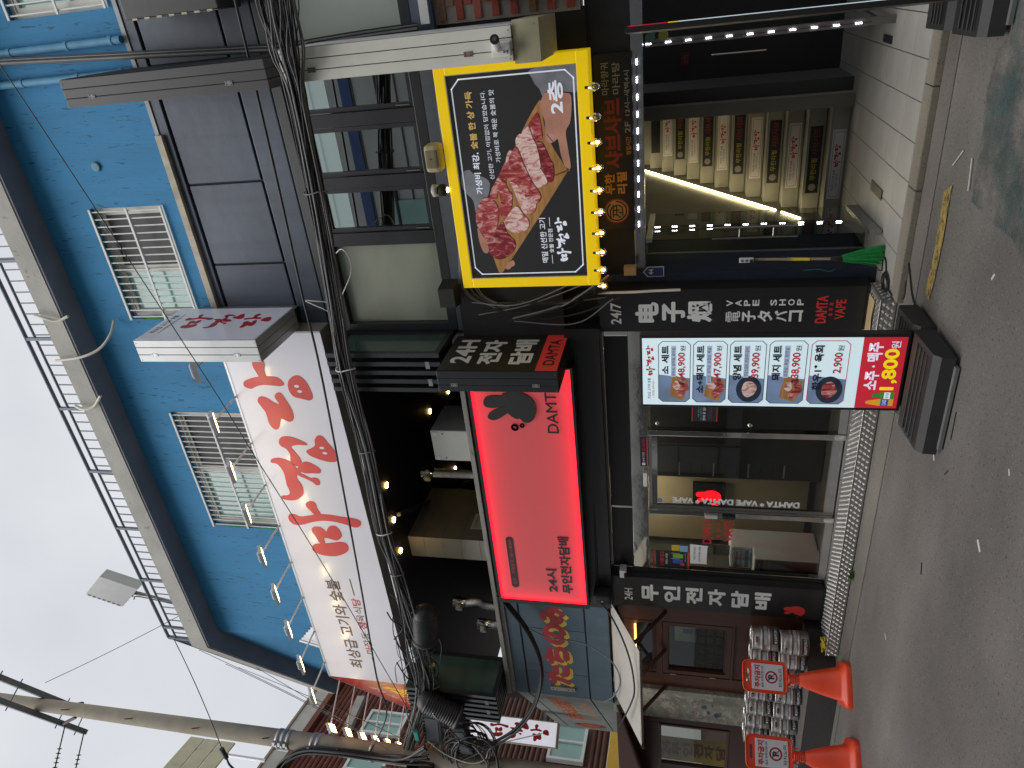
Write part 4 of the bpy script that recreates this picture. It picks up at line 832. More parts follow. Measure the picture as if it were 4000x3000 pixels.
nb = thing('rabbit_neon', 'glowing red rabbit on a black panel inside the vape shop', 'neon sign', (-5.19, 1.29, 1.08))
MB().bbox(-5.39, -4.995, 1.26, 1.298, 1.08, 1.435, .004).build('panel', M_MATTE, nb)
rabbit(front(1.258), -5.27, -5.09, 1.123, 1.40, mat('neon_red', (1, .02, .03), emit=1.2, ecol=(1, .004, .012)), nb, .004)
mch = thing('vending_machine', 'white tobacco vending machine with blue keys behind the left shop window', 'vending machine', (-5.64, .95, .13))
MB().bbox(-5.80, -5.49, .80, 1.1, .13, 1.03, .02).build('cabinet', M_WHITE, mch); MB().bbox(-5.775, -5.515, .79, .80, .83, 1.015, .003).build('key_panel', mat('key_panel', (.42, .50, .52), .4), mch)
for i in range(2):
    for j in range(4): MB().bbox(-5.765 + .125 * i, -5.655 + .125 * i, .784, .79, .84 + .043 * j, .872 + .043 * j, .002).build('key', mat('key_blue', (.06, .25, .50), .4) if j < 1 else M_WHITE, mch)
mc2 = thing('vending_machine', 'white vending cabinet with a black recharge label beside the window edge', 'vending machine', (-5.7, .75, .13))
MB().bbox(-5.90, -5.47, .60, .80, .13, .80, .012).build('cabinet', M_WHITE, mc2); MB().rect(front(.60), -5.66, -5.47, .66, .79, 0, .003).build('label_plate', mat('peach_plate', (.6, .45, .32), .5), mc2); MB().rect(front(.60), -5.65, -5.49, .70, .775, .003, .005).build('label', M_INK, mc2); text(front(.595), '충전 [되]사', -5.64, -5.50, .735, .765, M_LETW, mc2, d=.003)
tag(MB().rect(front(.78), -5.60, -5.46, 1.04, 1.22, -.002, .001).build('leaflet', mat('peach_leaflet', (.55, .36, .25), .6, var=.15, vs=30)), 'peach instruction leaflet above the white vending machine', 'leaflet')
M_DOWN = mat('downlight', (1, 1, 1), emit=85, ecol=(1, .92, .78))
for i, (x, y) in enumerate(((-5.4, .8), (-5.0, 1.05), (-4.6, .9), (-3.8, .9), (-3.1, .85))):
    o = MB().lathe([(.04, 0), (.05, .004), (.05, .012), (.02, .014)], (x, y, 2.256), n=14).build('downlight', M_DOWN); tag(o, nm[i] + ' downlight from the left in the vape shop ceiling', 'downlight', 'downlights in the vape shop')
# ================================================================ checker-plate step
SX0, SX1, SZ = -6.15, -2.27, .125
dp = thing('checker_plate_step', 'aluminium checker-plate step along the vape shop front', 'step', (-4.2, .2, 0))
M_PLATE = mat('checker_aluminium', (0.34, 0.325, 0.31), 0.42, metal=.75, var=.10, vs=6); M_BARS = mat('checker_bars', (0.55, 0.54, 0.52), 0.33, metal=.8, var=.08)
d = MB(); d.add([(SX0, 0, .012), (SX1, 0, .012), (SX1, 0, SZ), (SX0, 0, SZ), (SX0 + .10, .36, SZ), (SX1, .36, SZ), (SX1, .36, .0), (SX0, 0, .012)], [(0, 1, 2, 3), (3, 2, 5, 4), (1, 6, 5, 2)])
d.add([(SX0, .0, .012), (SX0, 0, SZ), (SX0 + .10, .40, SZ), (SX0 + .10, .40, .012)], [(0, 1, 2, 3)]); d.add([(SX0 + .1, .36, SZ), (SX1, .36, SZ), (-2.66, .42, SZ), (-5.56, .42, SZ)], [(0, 1, 2, 3)]); d.build('plate', M_PLATE, dp)
def lozenges(fr, u0, u1, v0, v1, pu, nb=5, h=.0026):
    q = MB(); i = 0; u = u0 + pu * .3
    while u < u1 - pu * .2:
        for j in range(int((v1 - v0) / (pu * .62)) + 1):
            v = v0 + pu * .30 + j * pu * .60
            if v > v1 - pu * .12: break
            s = 1 if (i + j) % 2 else -1
            for k in range(nb):
                o = (k - (nb - 1) / 2) * pu * .105; cx, cy = u + o * .8, v - s * o * .75; L = pu * .26; dx, dy = L * .72, s * L * .62; t = pu * .026
                a = [(cx - dx, cy - dy), (cx + t, cy - t * s), (cx + dx, cy + dy), (cx - t, cy + t * s)]
                if min(p[1] for p in a) < v0 + .002 or max(p[1] for p in a) > v1 - .002: continue
                c = fr.p(cx, cy, h); P_ = [fr.p(x, y, 0) for x, y in a]; n0 = len(q.v); q.add(P_ + [c], [(0, 1, 4), (1, 2, 4), (2, 3, 4), (3, 0, 4)])
        u += pu * .5; i += 1
    return q
lozenges(Frame((0, 0, 0), (1, 0, 0), (0, 0, 1), (0, -1, 0)), SX0, SX1, .014, SZ - .004, .058, 5, .0020).build('tread_bars', M_BARS, dp, kind='stuff')
lozenges(Frame((0, 0, SZ), (1, 0, 0), (0, 1, 0), (0, 0, 1)), SX0 + .06, SX1, .006, .34, .052, 2, .0018).build('tread_bars', M_BARS, dp, kind='stuff')
lozenges(Frame((SX1, 0, 0), (0, 1, 0), (0, 0, 1), (1, 0, 0)), .0, .35, .014, SZ - .004, .058, 5, .0020).build('tread_bars', M_BARS, dp, kind='stuff')
MB().tube([(SX0, -.002, SZ), (SX1, -.002, SZ)], .0035, 6).build('nosing', M_BARS, dp)
tag(MB().add([(-2.34, .31, SZ + .004), (-2.335, .13, SZ + .006), (-2.48, .14, SZ + .012), (-2.63, .125, SZ + .006), (-2.74, .30, SZ + .004), (-2.34, .31, SZ + .007), (-2.335, .13, SZ + .009), (-2.48, .14, SZ + .015), (-2.63, .125, SZ + .009), (-2.74, .30, SZ + .007)], [(5, 6, 7, 8, 9), (0, 1, 6, 5), (1, 2, 7, 6), (2, 3, 8, 7), (3, 4, 9, 8), (4, 0, 5, 9)]).build('cardboard_sheet', mat('cardboard', (.46, .33, .18), .85, var=.08)), 'flat piece of cardboard lying on the checker-plate step by the pillar sign', 'cardboard')
# yellow plastic chain heap on the left end
ch = thing('plastic_chain', 'heap of yellow plastic chain on the left end of the checker-plate step', 'chain', (-6.06, .05, SZ)); random.seed(5); M_YPL = mat('yellow_plastic', (.70, .52, .03), .4, var=.06)
for k in range(26):
    c = V((-6.05 + random.gauss(0, .045), .045 + random.gauss(0, .03), SZ + .012 + random.random() * .03)); a = random.random() * 6.28; t = random.uniform(-.8, .8)
    ux = V((cos(a), sin(a), 0)); uy = V((-sin(a) * cos(t), cos(a) * cos(t), sin(t)))
    MB().tube([c + ux * .021 * cos(2 * pi * i / 12) + uy * .011 * sin(2 * pi * i / 12) for i in range(12)], .0035, 5, closed=True).build('link', M_YPL, ch)
# weed at the step foot
wd = thing('weed', 'small green weed growing at the foot of the checker-plate step', 'weed', (-5.0, -.03, 0)); M_LEAF = mat('weed_leaf', (.09, .22, .03), .6, var=.25, vs=30)
for k in range(34):
    a = random.random() * 6.28; L = random.uniform(.03, .075); el_ = random.uniform(.2, 1.2); dr_ = V((cos(a) * cos(el_), -abs(sin(a)) * cos(el_) * .8, sin(el_))); b = V((-5.0 + random.gauss(0, .025), -.035 + random.gauss(0, .012), .005)); s = dr_.cross(V((0, 0, 1))).normalized() * L * .16
    MB().add([b, b + dr_ * L * .5 + s, b + dr_ * L + V((0, 0, -.012)), b + dr_ * L * .5 - s], [(0, 1, 2, 3)]).build('leaf', M_LEAF, wd)
# ================================================================ upright menu banner
def banner_base(t, cx, y0, y1, w, m):
    for k, (a, b) in enumerate(((y0, y0 + .40), (y1 - .36, y1))):
        q = MB(); pr = [(a, .025), (a + .01, .10), (a + .05, .135), (b - .03, .155), (b, .14), (b, .025)]; n = len(pr)
        q.add([(cx - w, y, z) for y, z in pr] + [(cx - w + .0, y, z) for y, z in pr], []); q = MB()
        L = [(cx - w, y, z) for y, z in pr]; R_ = [(cx + w, y, z) for y, z in pr]; q.add(L + R_, [(i, (i + 1) % n, n + (i + 1) % n, n + i) for i in range(n)] + [tuple(range(n))[::-1], tuple(range(n, 2 * n))]); q.build('water_base', m, t)
        for j in range(4):
            y = a + .09 + j * (b - a - .16) / 4; MB().tube([(cx - w + .03, y, .152 + .002 * j), (cx + w - .03, y, .152 + .002 * j)], .006, 6).build('base_rib', m, t)
    for sx in (-1, 1): MB().box(cx + sx * (w - .14) - .03, cx + sx * (w - .14) + .03, y0 + .05, y1 - .05, .06, .10).build('foot_bar', m, t)
    MB().box(cx - w + .05, cx + w - .05, y0 - .03, y0 + .02, .01, .03).build('front_foot', M_CABLE2, t)
M_BASE = mat('black_plastic_base', (.022, .022, .023), .55, var=.15, vs=8)
bn = thing('menu_banner', 'upright lit menu banner with five meat sets on a black base', 'banner', (-2.44, -.86, 0))
banner_base(bn, -2.44, -1.30, -.50, .34, M_BASE)
BY_ = -.87; BX0, BX1, BZ0, BZ1 = -2.70, -2.165, .165, 1.855
MB().bbox(BX0 - .022, BX1 + .022, BY_, BY_ + .07, BZ0 - .022, BZ1 + .018, .008).build('frame', M_BLACK, bn)
for s in (-1, 1): MB().box(-2.44 + s * .17 - .02, -2.44 + s * .17 + .02, BY_ + .015, BY_ + .055, .10, BZ0 - .02).build('support_leg', M_BLACK, bn)
F = front(BY_); M_LITW = mat('lit_white_print', (.60, .74, .80), .4, var=.02, emit=.42); M_LITR = mat('lit_red_print', (.55, .02, .04), .4, var=.02, emit=.35)
M_NAVY = mat('navy_ink', (.025, .022, .05), .5); M_CRIM = mat('crimson_ink', (.50, .03, .05), .5, emit=.15); M_SLT = mat('slate_blue_print', (.17, .24, .38), .5, var=.35, vs=5, emit=.22); M_YPR = mat('yellow_print', (.85, .68, .01), .4, emit=.4); M_LILAC = mat('lilac_print', (.42, .50, .66), .5, emit=.25)
BXc = lambda t: BX0 + (BX1 - BX0) * t; BZc = lambda t: BZ1 - (BZ1 - BZ0) * t
zred = BZc(.845)
MB().rect(F, BX0, BX1, zred, BZ1, -.001, .001).build('white_print', M_LITW, bn); MB().rect(F, BX0, BX1, BZ0, zred - .001, -.001, .001).build('red_print', M_LITR, bn)
brush(F, BXc(.45), BXc(.90), BZc(.052), BZc(.014), M_CRIM, None, bn, d=.002); text(F, '최상급 고기와 숯불', BXc(.09), BXc(.41), BZc(.033), BZc(.020), M_NAVY, bn, bold=.01); text(F, '— 마장동 정육식당 —', BXc(.09), BXc(.41), BZc(.049), BZc(.039), M_CRIM, bn, bold=.005)
items = [('소 세트', '꽃등심, 살치살, 갈비살', '48,900', '(450g)', .47), ('소+돼지 세트', '갈비살, 살치살, 삼겹살, 목살', '47,900', '(500g)', .23), ('양념 세트', '양념소갈비, 양념돼지갈비', '39,900', '(500g)', .38), ('돼지 세트', '삼겹살, 목살, 항정살', '38,900', '(450g)', .38), ('한우1⁺ 육회', '', '2,900', '(75g)', .23)]
tz = [(.066, .195), (.207, .34), (.352, .49), (.503, .645), (.66, .80)]
for k, ((n1, n2, pr, g, x_), (a, b)) in enumerate(zip(items, tz)):
    u0, u1, v1, v0 = BXc(.05), BXc(.955), BZc(a), BZc(b); c = .028; h = v1 - v0; X = lambda t: u0 + (u1 - u0) * t; Z = lambda t: v1 - h * t
    oc = [(u0 + c, v1), (u1 - c, v1), (u1, v1 - c), (u1, v0 + c), (u1 - c, v0), (u0 + c, v0), (u0, v0 + c), (u0, v1 - c)]
    MB().poly(F, [(u0 + c, v1), (X(.46), v1), (X(.40), v0), (u0 + c, v0), (u0, v0 + c), (u0, v1 - c)], .001, .0016).build('photo_ground', M_SLT, bn)
    MB().line(F, oc, .004, .001, .0024).build('card_border', M_CRIM if k == 4 else M_NAVY, bn)
    if k in (2, 4):
        MB().disc(F, X(.23), Z(.58), .105, .085, 28, .0016, .0022).build('plate_print', mat('plate_print', (.025, .04, .07), .4, var=.3, emit=.1), bn)
        MB().poly(F, smoothpoly([(X(.23) + (.058 + .012 * random.random()) * cos(t), Z(.58) + (.045 + .012 * random.random()) * sin(t)) for t in [2 * pi * i / 11 for i in range(11)]], 3), .0022, .0028).build('food_print', M_ME1 if k == 4 else M_ME2, bn)
    else:
        MB().poly(F, [(X(.02), Z(.80)), (X(.10), Z(.35)), (X(.46), Z(.45)), (X(.36), Z(.98))], .0016, .0020).build('board_print', M_WOODP, bn)
        for i, (px_, pz_) in enumerate(((.15, .70), (.28, .58), (.36, .75), (.24, .86))): MB().poly(F, smoothpoly([(X(px_) + (.030 + .010 * random.random()) * cos(t), Z(pz_) + (.022 + .008 * random.random()) * sin(t)) for t in [2 * pi * q / 9 for q in range(9)]], 3), .0020, .0024 + i * 1e-4).build('food_print', (M_ME1, M_ME2, M_ME3)[i % 3], bn)
    text(F, n1, X(x_ if k != 1 else .16), X(.93), Z(.33), Z(.10), M_NAVY, bn, bold=.015, heavy=.03, d=.0034)
    if n2:
        MB().rect(F, X(.42 if k != 1 else .30), X(.93), Z(.55), Z(.40), .0024, .0028).build('text_band', M_LILAC, bn); text(F, n2, X(.44 if k != 1 else .32), X(.90), Z(.53), Z(.42), M_NAVY, bn, d=.0034)
    text(F, pr, X(.42 if k < 4 else .50), X(.82), Z(.86), Z(.62), M_CRIM, bn, bold=.01, heavy=.02, d=.0034); text(F, '원', X(.84), X(.93), Z(.84), Z(.69), M_NAVY, bn, bold=.01, d=.0034); text(F, g, X(.26), X(.40), Z(.83), Z(.73), M_NAVY, bn, d=.0034)
text(F, '소주 · 맥주', BXc(.27), BXc(.93), BZc(.918), BZc(.865), mat('lit_pale', (.75, .72, .85), .4, emit=.35), bn, bold=.015, heavy=.02, d=.002)
text(F, '1,800', BXc(.27), BXc(.84), BZc(.985), BZc(.928), M_YPR, bn, bold=.01, heavy=.03, d=.002); text(F, '원', BXc(.845), BXc(.945), BZc(.978), BZc(.945), MATS['lit_pale'], bn, bold=.01, d=.002)
def bottle(cx, z0, h, w, m, lab, labcol, s):
    pr = [(-.5, 0), (.5, 0), (.5, .55), (.34, .66), (.2, .75), (.2, 1), (-.2, 1), (-.2, .75), (-.34, .66), (-.5, .55)]; MB().poly(F, [(cx + a * w, z0 + b * h) for a, b in pr], .001, .002).build('bottle_print', m, bn); MB().rect(F, cx - w / 2, cx + w / 2, z0 + h * .18, z0 + h * .46, .002, .0026).build('label_print', labcol, bn); text(F, lab, cx - w * .4, cx + w * .4, z0 + h * .26, z0 + h * .40, s, bn, d=.003)
bottle(BXc(.085), BZc(.985), .17, .052, mat('amber_print', (.72, .40, .03), .3, emit=.25), 'CASS', mat('label_blue', (.05, .10, .40), .4, emit=.2), M_LITW)
bottle(BXc(.185), BZc(.985), .135, .05, mat('green_print', (.05, .30, .05), .3, emit=.2), '참이슬', M_LITW, M_NAVY)
# second banner on the right, seen edge-on, and its base
b2 = thing('menu_banner', 'second upright banner seen edge-on at the right beside the stair entrance', 'banner', (-.2, -.6, 0))
banner_base(b2, -.19, -1.02, -.12, .23, M_BASE)
def upright(p0, p1, z0, z1, off): 
    p0, p1 = V((*p0, 0)), V((*p1, 0)); n = V((1, .06, 0)).normalized() * off; return MB().add([p0 + n + V((0, 0, z0)), p1 + n + V((0, 0, z0)), p1 + n + V((0, 0, z1)), p0 + n + V((0, 0, z1)), p0 - V((.03, 0, -z0)), p1 - V((.03, 0, -z0)), p1 - V((.03, 0, -z1)), p0 - V((.03, 0, -z1))], [(0, 1, 2, 3), (7, 6, 5, 4), (0, 4, 5, 1), (3, 2, 6, 7), (0, 3, 7, 4), (1, 5, 6, 2)])
upright((-.205, -.95), (-.246, -.38), .16, 1.92, 0).build('frame', M_BLACK, b2)
upright((-.2045, -.93), (-.2430, -.40), .30, 1.62, .003).build('white_print', M_LITW, b2); upright((-.2045, -.93), (-.2430, -.40), 1.68, 1.90, .003).build('red_print', M_LITR, b2); upright((-.2045, -.93), (-.2430, -.40), 1.62, 1.68, .003).build('yellow_print', M_YPR, b2); upright((-.2045, -.93), (-.2430, -.40), .18, .30, .003).build('red_print', M_LITR, b2)

# ================================================================ stair entrance
en = thing('stair_entrance', 'tiled stair entrance recess with steel header under the yellow sign', 'entrance', (-1.3, 1.0, .05))
M_NAVYW = mat('navy_painted_wall', (0.022, 0.032, 0.055), 0.5, var=.2, spots=(.35, .36, .36), sscale=6, sth=.74)
M_STW = mat('dim_plaster', (0.20, 0.19, 0.165), 0.7, var=.12, vs=3); M_STT = mat('stair_tile', (0.34, 0.33, 0.29), 0.5, var=.10, vs=4)
w_ = MB(); w_.box(-2.275, -2.20, .50, 1.6, .05, 2.3); w_.build('side_wall', M_NAVYW, en)
MB().box(-2.60, -2.28, .50, 6.2, .05, 4.2).build('party_wall', M_DARKW, en)
MB().box(-2.28, 2.2, .60, .66, 1.985, 2.32).build('header_wall', mat('header_paint', (.03, .035, .045), .6, var=.2), en)
MB().bbox(-2.28, 2.2, .585, .70, 1.895, 1.985, .004).build('header_beam', mat('stained_steel', (.42, .43, .46), .25, metal=.9, var=.2, vs=3), en)
MB().box(-1.19, -1.07, 2.02, 2.16, .05, 3.6).build('jamb_post', M_STW, en)
MB().box(-1.07, -.95, 2.16, 2.9, .05, 3.6).build('inner_wall', mat('grey_inner_wall', (.055, .055, .055), .7), en)
MB().box(-1.0, 2.2, 2.9, 3.0, .05, 2.6).build('back_wall', mat('charcoal_back_wall', (.020, .020, .021), .55), en)
MB().box(-2.28, 2.2, .66, 2.2, 1.99, 2.06).build('ceiling', M_DARKW, en)
for k, (z, lab) in enumerate(((1.62, 'CCTV'),)):
    MB().box(-.80, -.68, 2.885, 2.897, 1.53, 1.62).build('notice_plate', mat('dim_red_plate', (.12, .015, .02), .5), en); text(front(2.884), 'CCTV', -.78, -.70, 1.545, 1.58, M_CABLE2, en)
MB().cyl((-.70, 2.6, .80), (-.70, 2.6, 1.32), .012, n=8).build('grab_bar', M_CHROME, en)
# staircase
sc_ = thing('staircase', 'tiled staircase climbing from the entrance with sign plates on every riser', 'staircase', (-1.75, 2.14, .05))
S0, ZR, GO, RI = 2.14, .05, .248, .165
M_NOSE = mat('nosing_strip', (0.36, 0.36, 0.34), 0.4, metal=.5, var=.1)
for k in range(14):
    y, z = S0 + GO * k, ZR + RI * k
    s = MB(); s.box(-2.28, -1.195, y, y + GO + .02, z - (.0 if k == 0 else .0), z + RI - .006); s.build('step', M_STT, sc_)
    for j in range(4): MB().box(-2.275 + .27 * j, -2.275 + .27 * j + .264, y - .006, y - .0005, z + .006, z + RI - .012).build('riser_tile', M_STT, sc_)
    MB().box(-2.10, -1.22, y - .012, y + .03, z + RI - .006, z + RI).build('nosing', M_NOSE, sc_)
MB().box(-1.195, -1.19, S0, 6.0, .05, 4.2).build('stair_wall', M_STW, sc_)
MB().add([(-2.278, S0 + .0, .05), (-2.278, 6.2, .05), (-2.278, 6.2, 4.2), (-2.278, S0, 4.2)], [(0, 1, 2, 3)]).build('stair_wall', M_STW, sc_)
MB().box(-2.28, -1.19, 5.7, 5.8, .05, 4.6).build('end_wall', M_STW, sc_)
M_PLK = mat('plate_black', (.012, .012, .02), .4); M_PLW = mat('plate_white', (.70, .66, .70), .4, var=.04)
ordn = ['lowest', 'second', 'third', 'fourth', 'fifth', 'sixth', 'seventh', 'eighth', 'ninth', 'tenth', 'eleventh', 'twelfth']
for k in range(12):
    y, z = S0 + GO * k - .007, ZR + RI * k; wht = k % 2 == 0; cx = -1.74
    t = thing('riser_plate', '%s sign plate on the %s riser of the staircase' % ('white' if wht else 'black', ordn[k] + ('' if k == 0 else ' lowest')), 'sign plate', (cx, y, z + .02), 'sign plates on the stair risers'); F = front(y)
    MB().rect(F, cx - .33, cx + .33, z + .022, z + .140, -.002, .003).build('plate', M_PLW if wht else M_PLK, t)
    if k < 11:
        if wht:
            MB().frame(F, cx - .31, cx + .31, z + .034, z + .128, .003, .003, .0038).build('border', M_NAVY, t); brush(F, cx - .02, cx + .20, z + .045, z + .118, MATS['red_vinyl'], None, t, d=.004, k=2)
            text(F, '최상급 고기와 숯불', cx - .25, cx - .05, z + .088, z + .108, M_INK, t, bold=.008, d=.004); text(F, '— 마장동 정육식당 —', cx - .25, cx - .05, z + .060, z + .076, M_INK, t, d=.004)
        else:
            MB().disc(F, cx - .27, z + .081, .036, n=18, d0=.003, d1=.004).build('emblem', mat('plate_emblem', (.25, .22, .2), .5), t); text(F, '무한리필', cx - .20, cx + .02, z + .055, z + .110, mat('plate_yellow', (.42, .38, .03), .5), t, bold=.01, d=.004); text(F, '샤브샤브', cx + .05, cx + .31, z + .048, z + .118, M_DRED, t, bold=.015, d=.004)
# light lines along the stair wall
M_LINE = mat('warm_light_line', (1, .85, .5), emit=10, ecol=(1.0, .84, .46))
tag(MB().beam((-2.255, 2.45, .62), (-2.255, 5.0, 2.32), .018, .018).build('light_line', M_LINE), 'long warm light strip slanting up the left stair wall', 'light strip')
tag(MB().beam((-2.255, 2.12, .42), (-2.255, 2.38, .57), .018, .018).build('light_line', M_LINE), 'short warm light strip at the foot of the stair wall', 'light strip')
tag(MB().tube(curve([(-1.21, 2.5, 1.20), (-1.22, 2.9, 1.35), (-1.21, 3.4, 1.95), (-1.22, 3.9, 2.25)], 6), .006, 6).build('light_line', M_LINE), 'thin drooping warm light cord on the right stair wall', 'light strip')
# glass doors
def glass_door(name, label, p0, p1, z0, z1, handles=True):
    p0, p1 = V(p0), V(p1); t = thing(name, label, 'door', ((p0 + p1) / 2).to_tuple()); u = (p1 - p0).normalized(); n = V((u.y, -u.x, 0)); Fr = Frame((p0.x, p0.y, 0), u, (0, 0, 1), n); L = (p1 - p0).length
    MB().rect(Fr, 0, L, z0 + .09, z1 - .05, -.005, .005).build('pane', M_GLASS, t); MB().rect(Fr, 0, L, z0, z0 + .09, -.016, .016).build('bottom_shoe', M_STEEL, t); MB().rect(Fr, 0, L, z1 - .05, z1, -.016, .016).build('top_shoe', M_STEEL, t)
    if handles:
        for s in (-1, 1):
            c = Fr.p(L * .16, 0, s * .045); h = MB(); h.tube([c + V((0, 0, .66)), c + V((0, 0, 1.34))], .011, 8); h.build('handle', M_CHROME, t)
            for z in (.85, 1.12): MB().cyl(Fr.p(L * .16, z, 0), Fr.p(L * .16, z, s * .045), .007, n=8).build('handle_pin', M_CHROME, t)
    return t
dl_ = glass_door('glass_door', 'left glass door of the stair entrance standing open with steel pull handles', (-1.905, .49, 0), (-1.955, 1.42, 0), .062, 1.885)
MB().box(-2.20, -1.97, 1.0, 1.006, .06, 1.89).build('side_pane', M_GLASS, en); MB().box(-2.205, -2.19, .99, 1.02, .06, 1.89).build('side_frame', M_GALV, en)
dr2 = glass_door('glass_door', 'right glass door of the stair entrance standing open beside the banner', (-.43, 1.0, 0), (-.36, 1.9, 0), .062, 1.885, False)
MB().bbox(-.455, -.40, .97, 1.03, .05, 1.895, .004).build('door_post', mat('dull_steel', (.20, .19, .18), .4, metal=.8, var=.2), en)
tag(MB().box(-.60, -.545, .995, 1.25, .056, .064).build('floor_closer_plate', mat('closer_plate', (.06, .06, .058), .4, metal=.6)), 'dark steel floor closer plate by the right glass door', 'plate'); 
tag(MB().box(-1.70, -1.62, .66, 1.02, .056, .062).build('floor_closer_plate', MATS['closer_plate']), 'dark steel floor closer plate by the left glass door', 'plate')
gs = [((.36, -.58, 1.72), (.16, .42, .32)), ((.36, -.48, 1.72), (.42, .40, .10))]
for i in range(2): tag(MB().disc(front(.955), -.386 + .007 * i, 1.853 - .103 * i, .040, n=22, d0=0, d1=.003).build('round_sticker', mat('sticker_%d' % i, ((.16, .40, .32), (.40, .38, .10))[i], .5, var=.15, vs=60)), ('upper green' if i == 0 else 'lower yellow') + ' round certificate sticker on the right glass door', 'sticker', 'round stickers on the glass door')
# strings of small cool lamps round the doors: each module is three tiny lamps on a wire
def led_string(label, pts, n):
    P_ = [V(p) for p in pts]; t = thing('lamp_string', label, 'lamp string', P_[-1].to_tuple()); L = sum((b - a).length for a, b in zip(P_, P_[1:]))
    MB().tube(P_, .0022, 5).build('wire', M_CABLE, t)
    for k in range(n):
        s = L * (k + .4) / n
        for a, b in zip(P_, P_[1:]):
            l = (b - a).length
            if s <= l: break
            s -= l
        dr_ = (b - a).normalized(); c = a + dr_ * s; q = MB()
        for j in (-1, 0, 1): q.lathe([(.0045, -.004), (.0055, .002), (.002, .004)], c + dr_ * j * .0165 + V((0, -.006, 0)), (0, -1, 0), 8)
        q.build('lamp_module', M_LEDW, t, kind='stuff')
led_string('string of small cool lamps along the entrance header', [(-.47, .578, 1.94), (-1.86, .578, 1.945)], 11)
led_string('string of small cool lamps down the right door post', [(-.43, .965, 1.93), (-.43, .965, .22)], 11)
led_string('string of small cool lamps down the left glass door', [(-1.90, .86, 1.86), (-1.915, .86, .22)], 11)
# ================================================================ small things at the entrance
br = thing('broom', 'green-bristled broom leaning in the corner beside the pillar sign', 'broom', (-2.03, .40, .05)); random.seed(9)
MB().tube([(-2.10, .50, 1.0), (-2.085, .42, .40)], .012, 8).build('handle', mat('bamboo', (.30, .24, .14), .6, var=.2, vs=20), br); MB().tube([(-2.095, .47, .75), (-2.09, .44, .58)], .014, 8).build('tape', M_YPL, br)
MB().lathe([(.018, .05), (.03, .02), (.032, -.02), (.026, -.04)], (-2.083, .41, .38), (.05, -.1, 1), 10).build('ferrule', M_CABLE, br)
bb = MB()
for k in range(260):
    a = random.random() * 6.28; r_ = sqrt(random.random()); top = V((-2.082 + .024 * r_ * cos(a), .41 + .02 * r_ * sin(a), .36)); bot = V((-2.045 + .085 * r_ * cos(a) + random.gauss(0, .006), .36 + .04 * r_ * sin(a), .056 + .04 * random.random())); bb.tube([top, (top * .45 + bot * .55) + V((.006, 0, 0)), bot], .0016, 3)
bb.build('bristles', mat('green_bristle', (.01, .25, .05), .5, var=.25, vs=40), br, kind='stuff')
pls = thing('house_number_plate', 'blue house number plate reading 44 on the navy wall', 'plate', (-2.18, .49, 1.73)); F = front(.488)
hp = [(-2.225, 1.80), (-2.225, 1.875), (-2.18, 1.912), (-2.135, 1.875), (-2.135, 1.735), (-2.225, 1.735)]
MB().poly(F, hp, -.002, .003).build('plate', M_WHITE, pls); MB().poly(F, [(-2.18 + (x + 2.18) * .88, 1.815 + (z - 1.815) * .92) for x, z in hp], .003, .004).build('blue_field', mat('plate_blue', (.025, .05, .17), .4), pls); text(F, '44', -2.205, -2.155, 1.825, 1.865, M_LETW, pls, bold=.01, d=.0045)
ps = thing('power_strip', 'white power strip hanging on the navy wall above the broom', 'power strip', (-2.09, .47, 1.02)); MB().bbox(-2.115, -2.075, .46, .49, 1.01, 1.125, .006).build('body', M_WHITE, ps)
for z in (1.03, 1.065, 1.1): MB().cyl((-2.095, .4595, z), (-2.095, .456, z), .012, n=12).build('socket', M_CABLE2, ps)
MB().bbox(-2.107, -2.083, .43, .458, 1.018, 1.042, .004).build('plug', M_CABLE, ps)
random.seed(21)
def cord(name, label, pts, r, m=M_CABLE, cat='cord', k=8, group=None): return tag(MB().tube(curve(pts, k), r, 6).build(name, m), label, cat, group)
cord('extension_cable', 'thin black cord running down from the white power strip', [(-2.095, .44, 1.02), (-2.14, .44, .8), (-2.16, .42, .5), (-2.17, .40, .2), (-2.17, .36, .06)], .004)
loop = [(-2.20 + .06 * cos(t * 1.0) * (1 + .3 * sin(t * .7)), .19 + .085 * sin(t) * (1 + .2 * cos(t * .37)), .058 + .012 * abs(sin(t * .31))) for t in [k * .55 for k in range(60)]]
cord('cord_coil', 'loose coil of black cord on the entrance tiles by the step', loop, .0045, k=2)
cord('banner_cord', 'black cord looping from the tile edge across the kerb to the menu banner', [(-2.17, .34, .06), (-2.07, .36, .06), (-2.06, .28, .06), (-2.15, .20, .06), (-2.23, .05, .06), (-2.21, -.12, .012), (-2.02, -.10, .012), (-1.945, -.106, .012), (-1.99, -.16, .012), (-2.13, -.338, .012), (-2.15, -.54, .012), (-2.145, -.70, .012), (-2.2, -.80, .03)], .006)
tag(MB().tube(curve([(-2.284, .285, 2.29), (-2.282, .282, 2.0), (-2.275, .285, 1.80), (-2.272, .29, 1.597)], 10), .012, 8).build('corrugated_conduit', M_PVC), 'beige corrugated conduit beside the top of the tall pillar sign', 'conduit')
tag(MB().bbox(-2.18, -2.10, .40, .47, 1.965, 2.07, .006).build('cardboard_box', MATS['cardboard']), 'small cardboard box wedged under the entrance header', 'box')
cord('green_string', 'thin green string hanging on the navy wall', [(-2.20, .48, .62), (-2.19, .47, .5), (-2.21, .47, .42), (-2.18, .46, .36), (-2.19, .46, .30)], .0025, mat('green_string', (.05, .32, .2), .6))
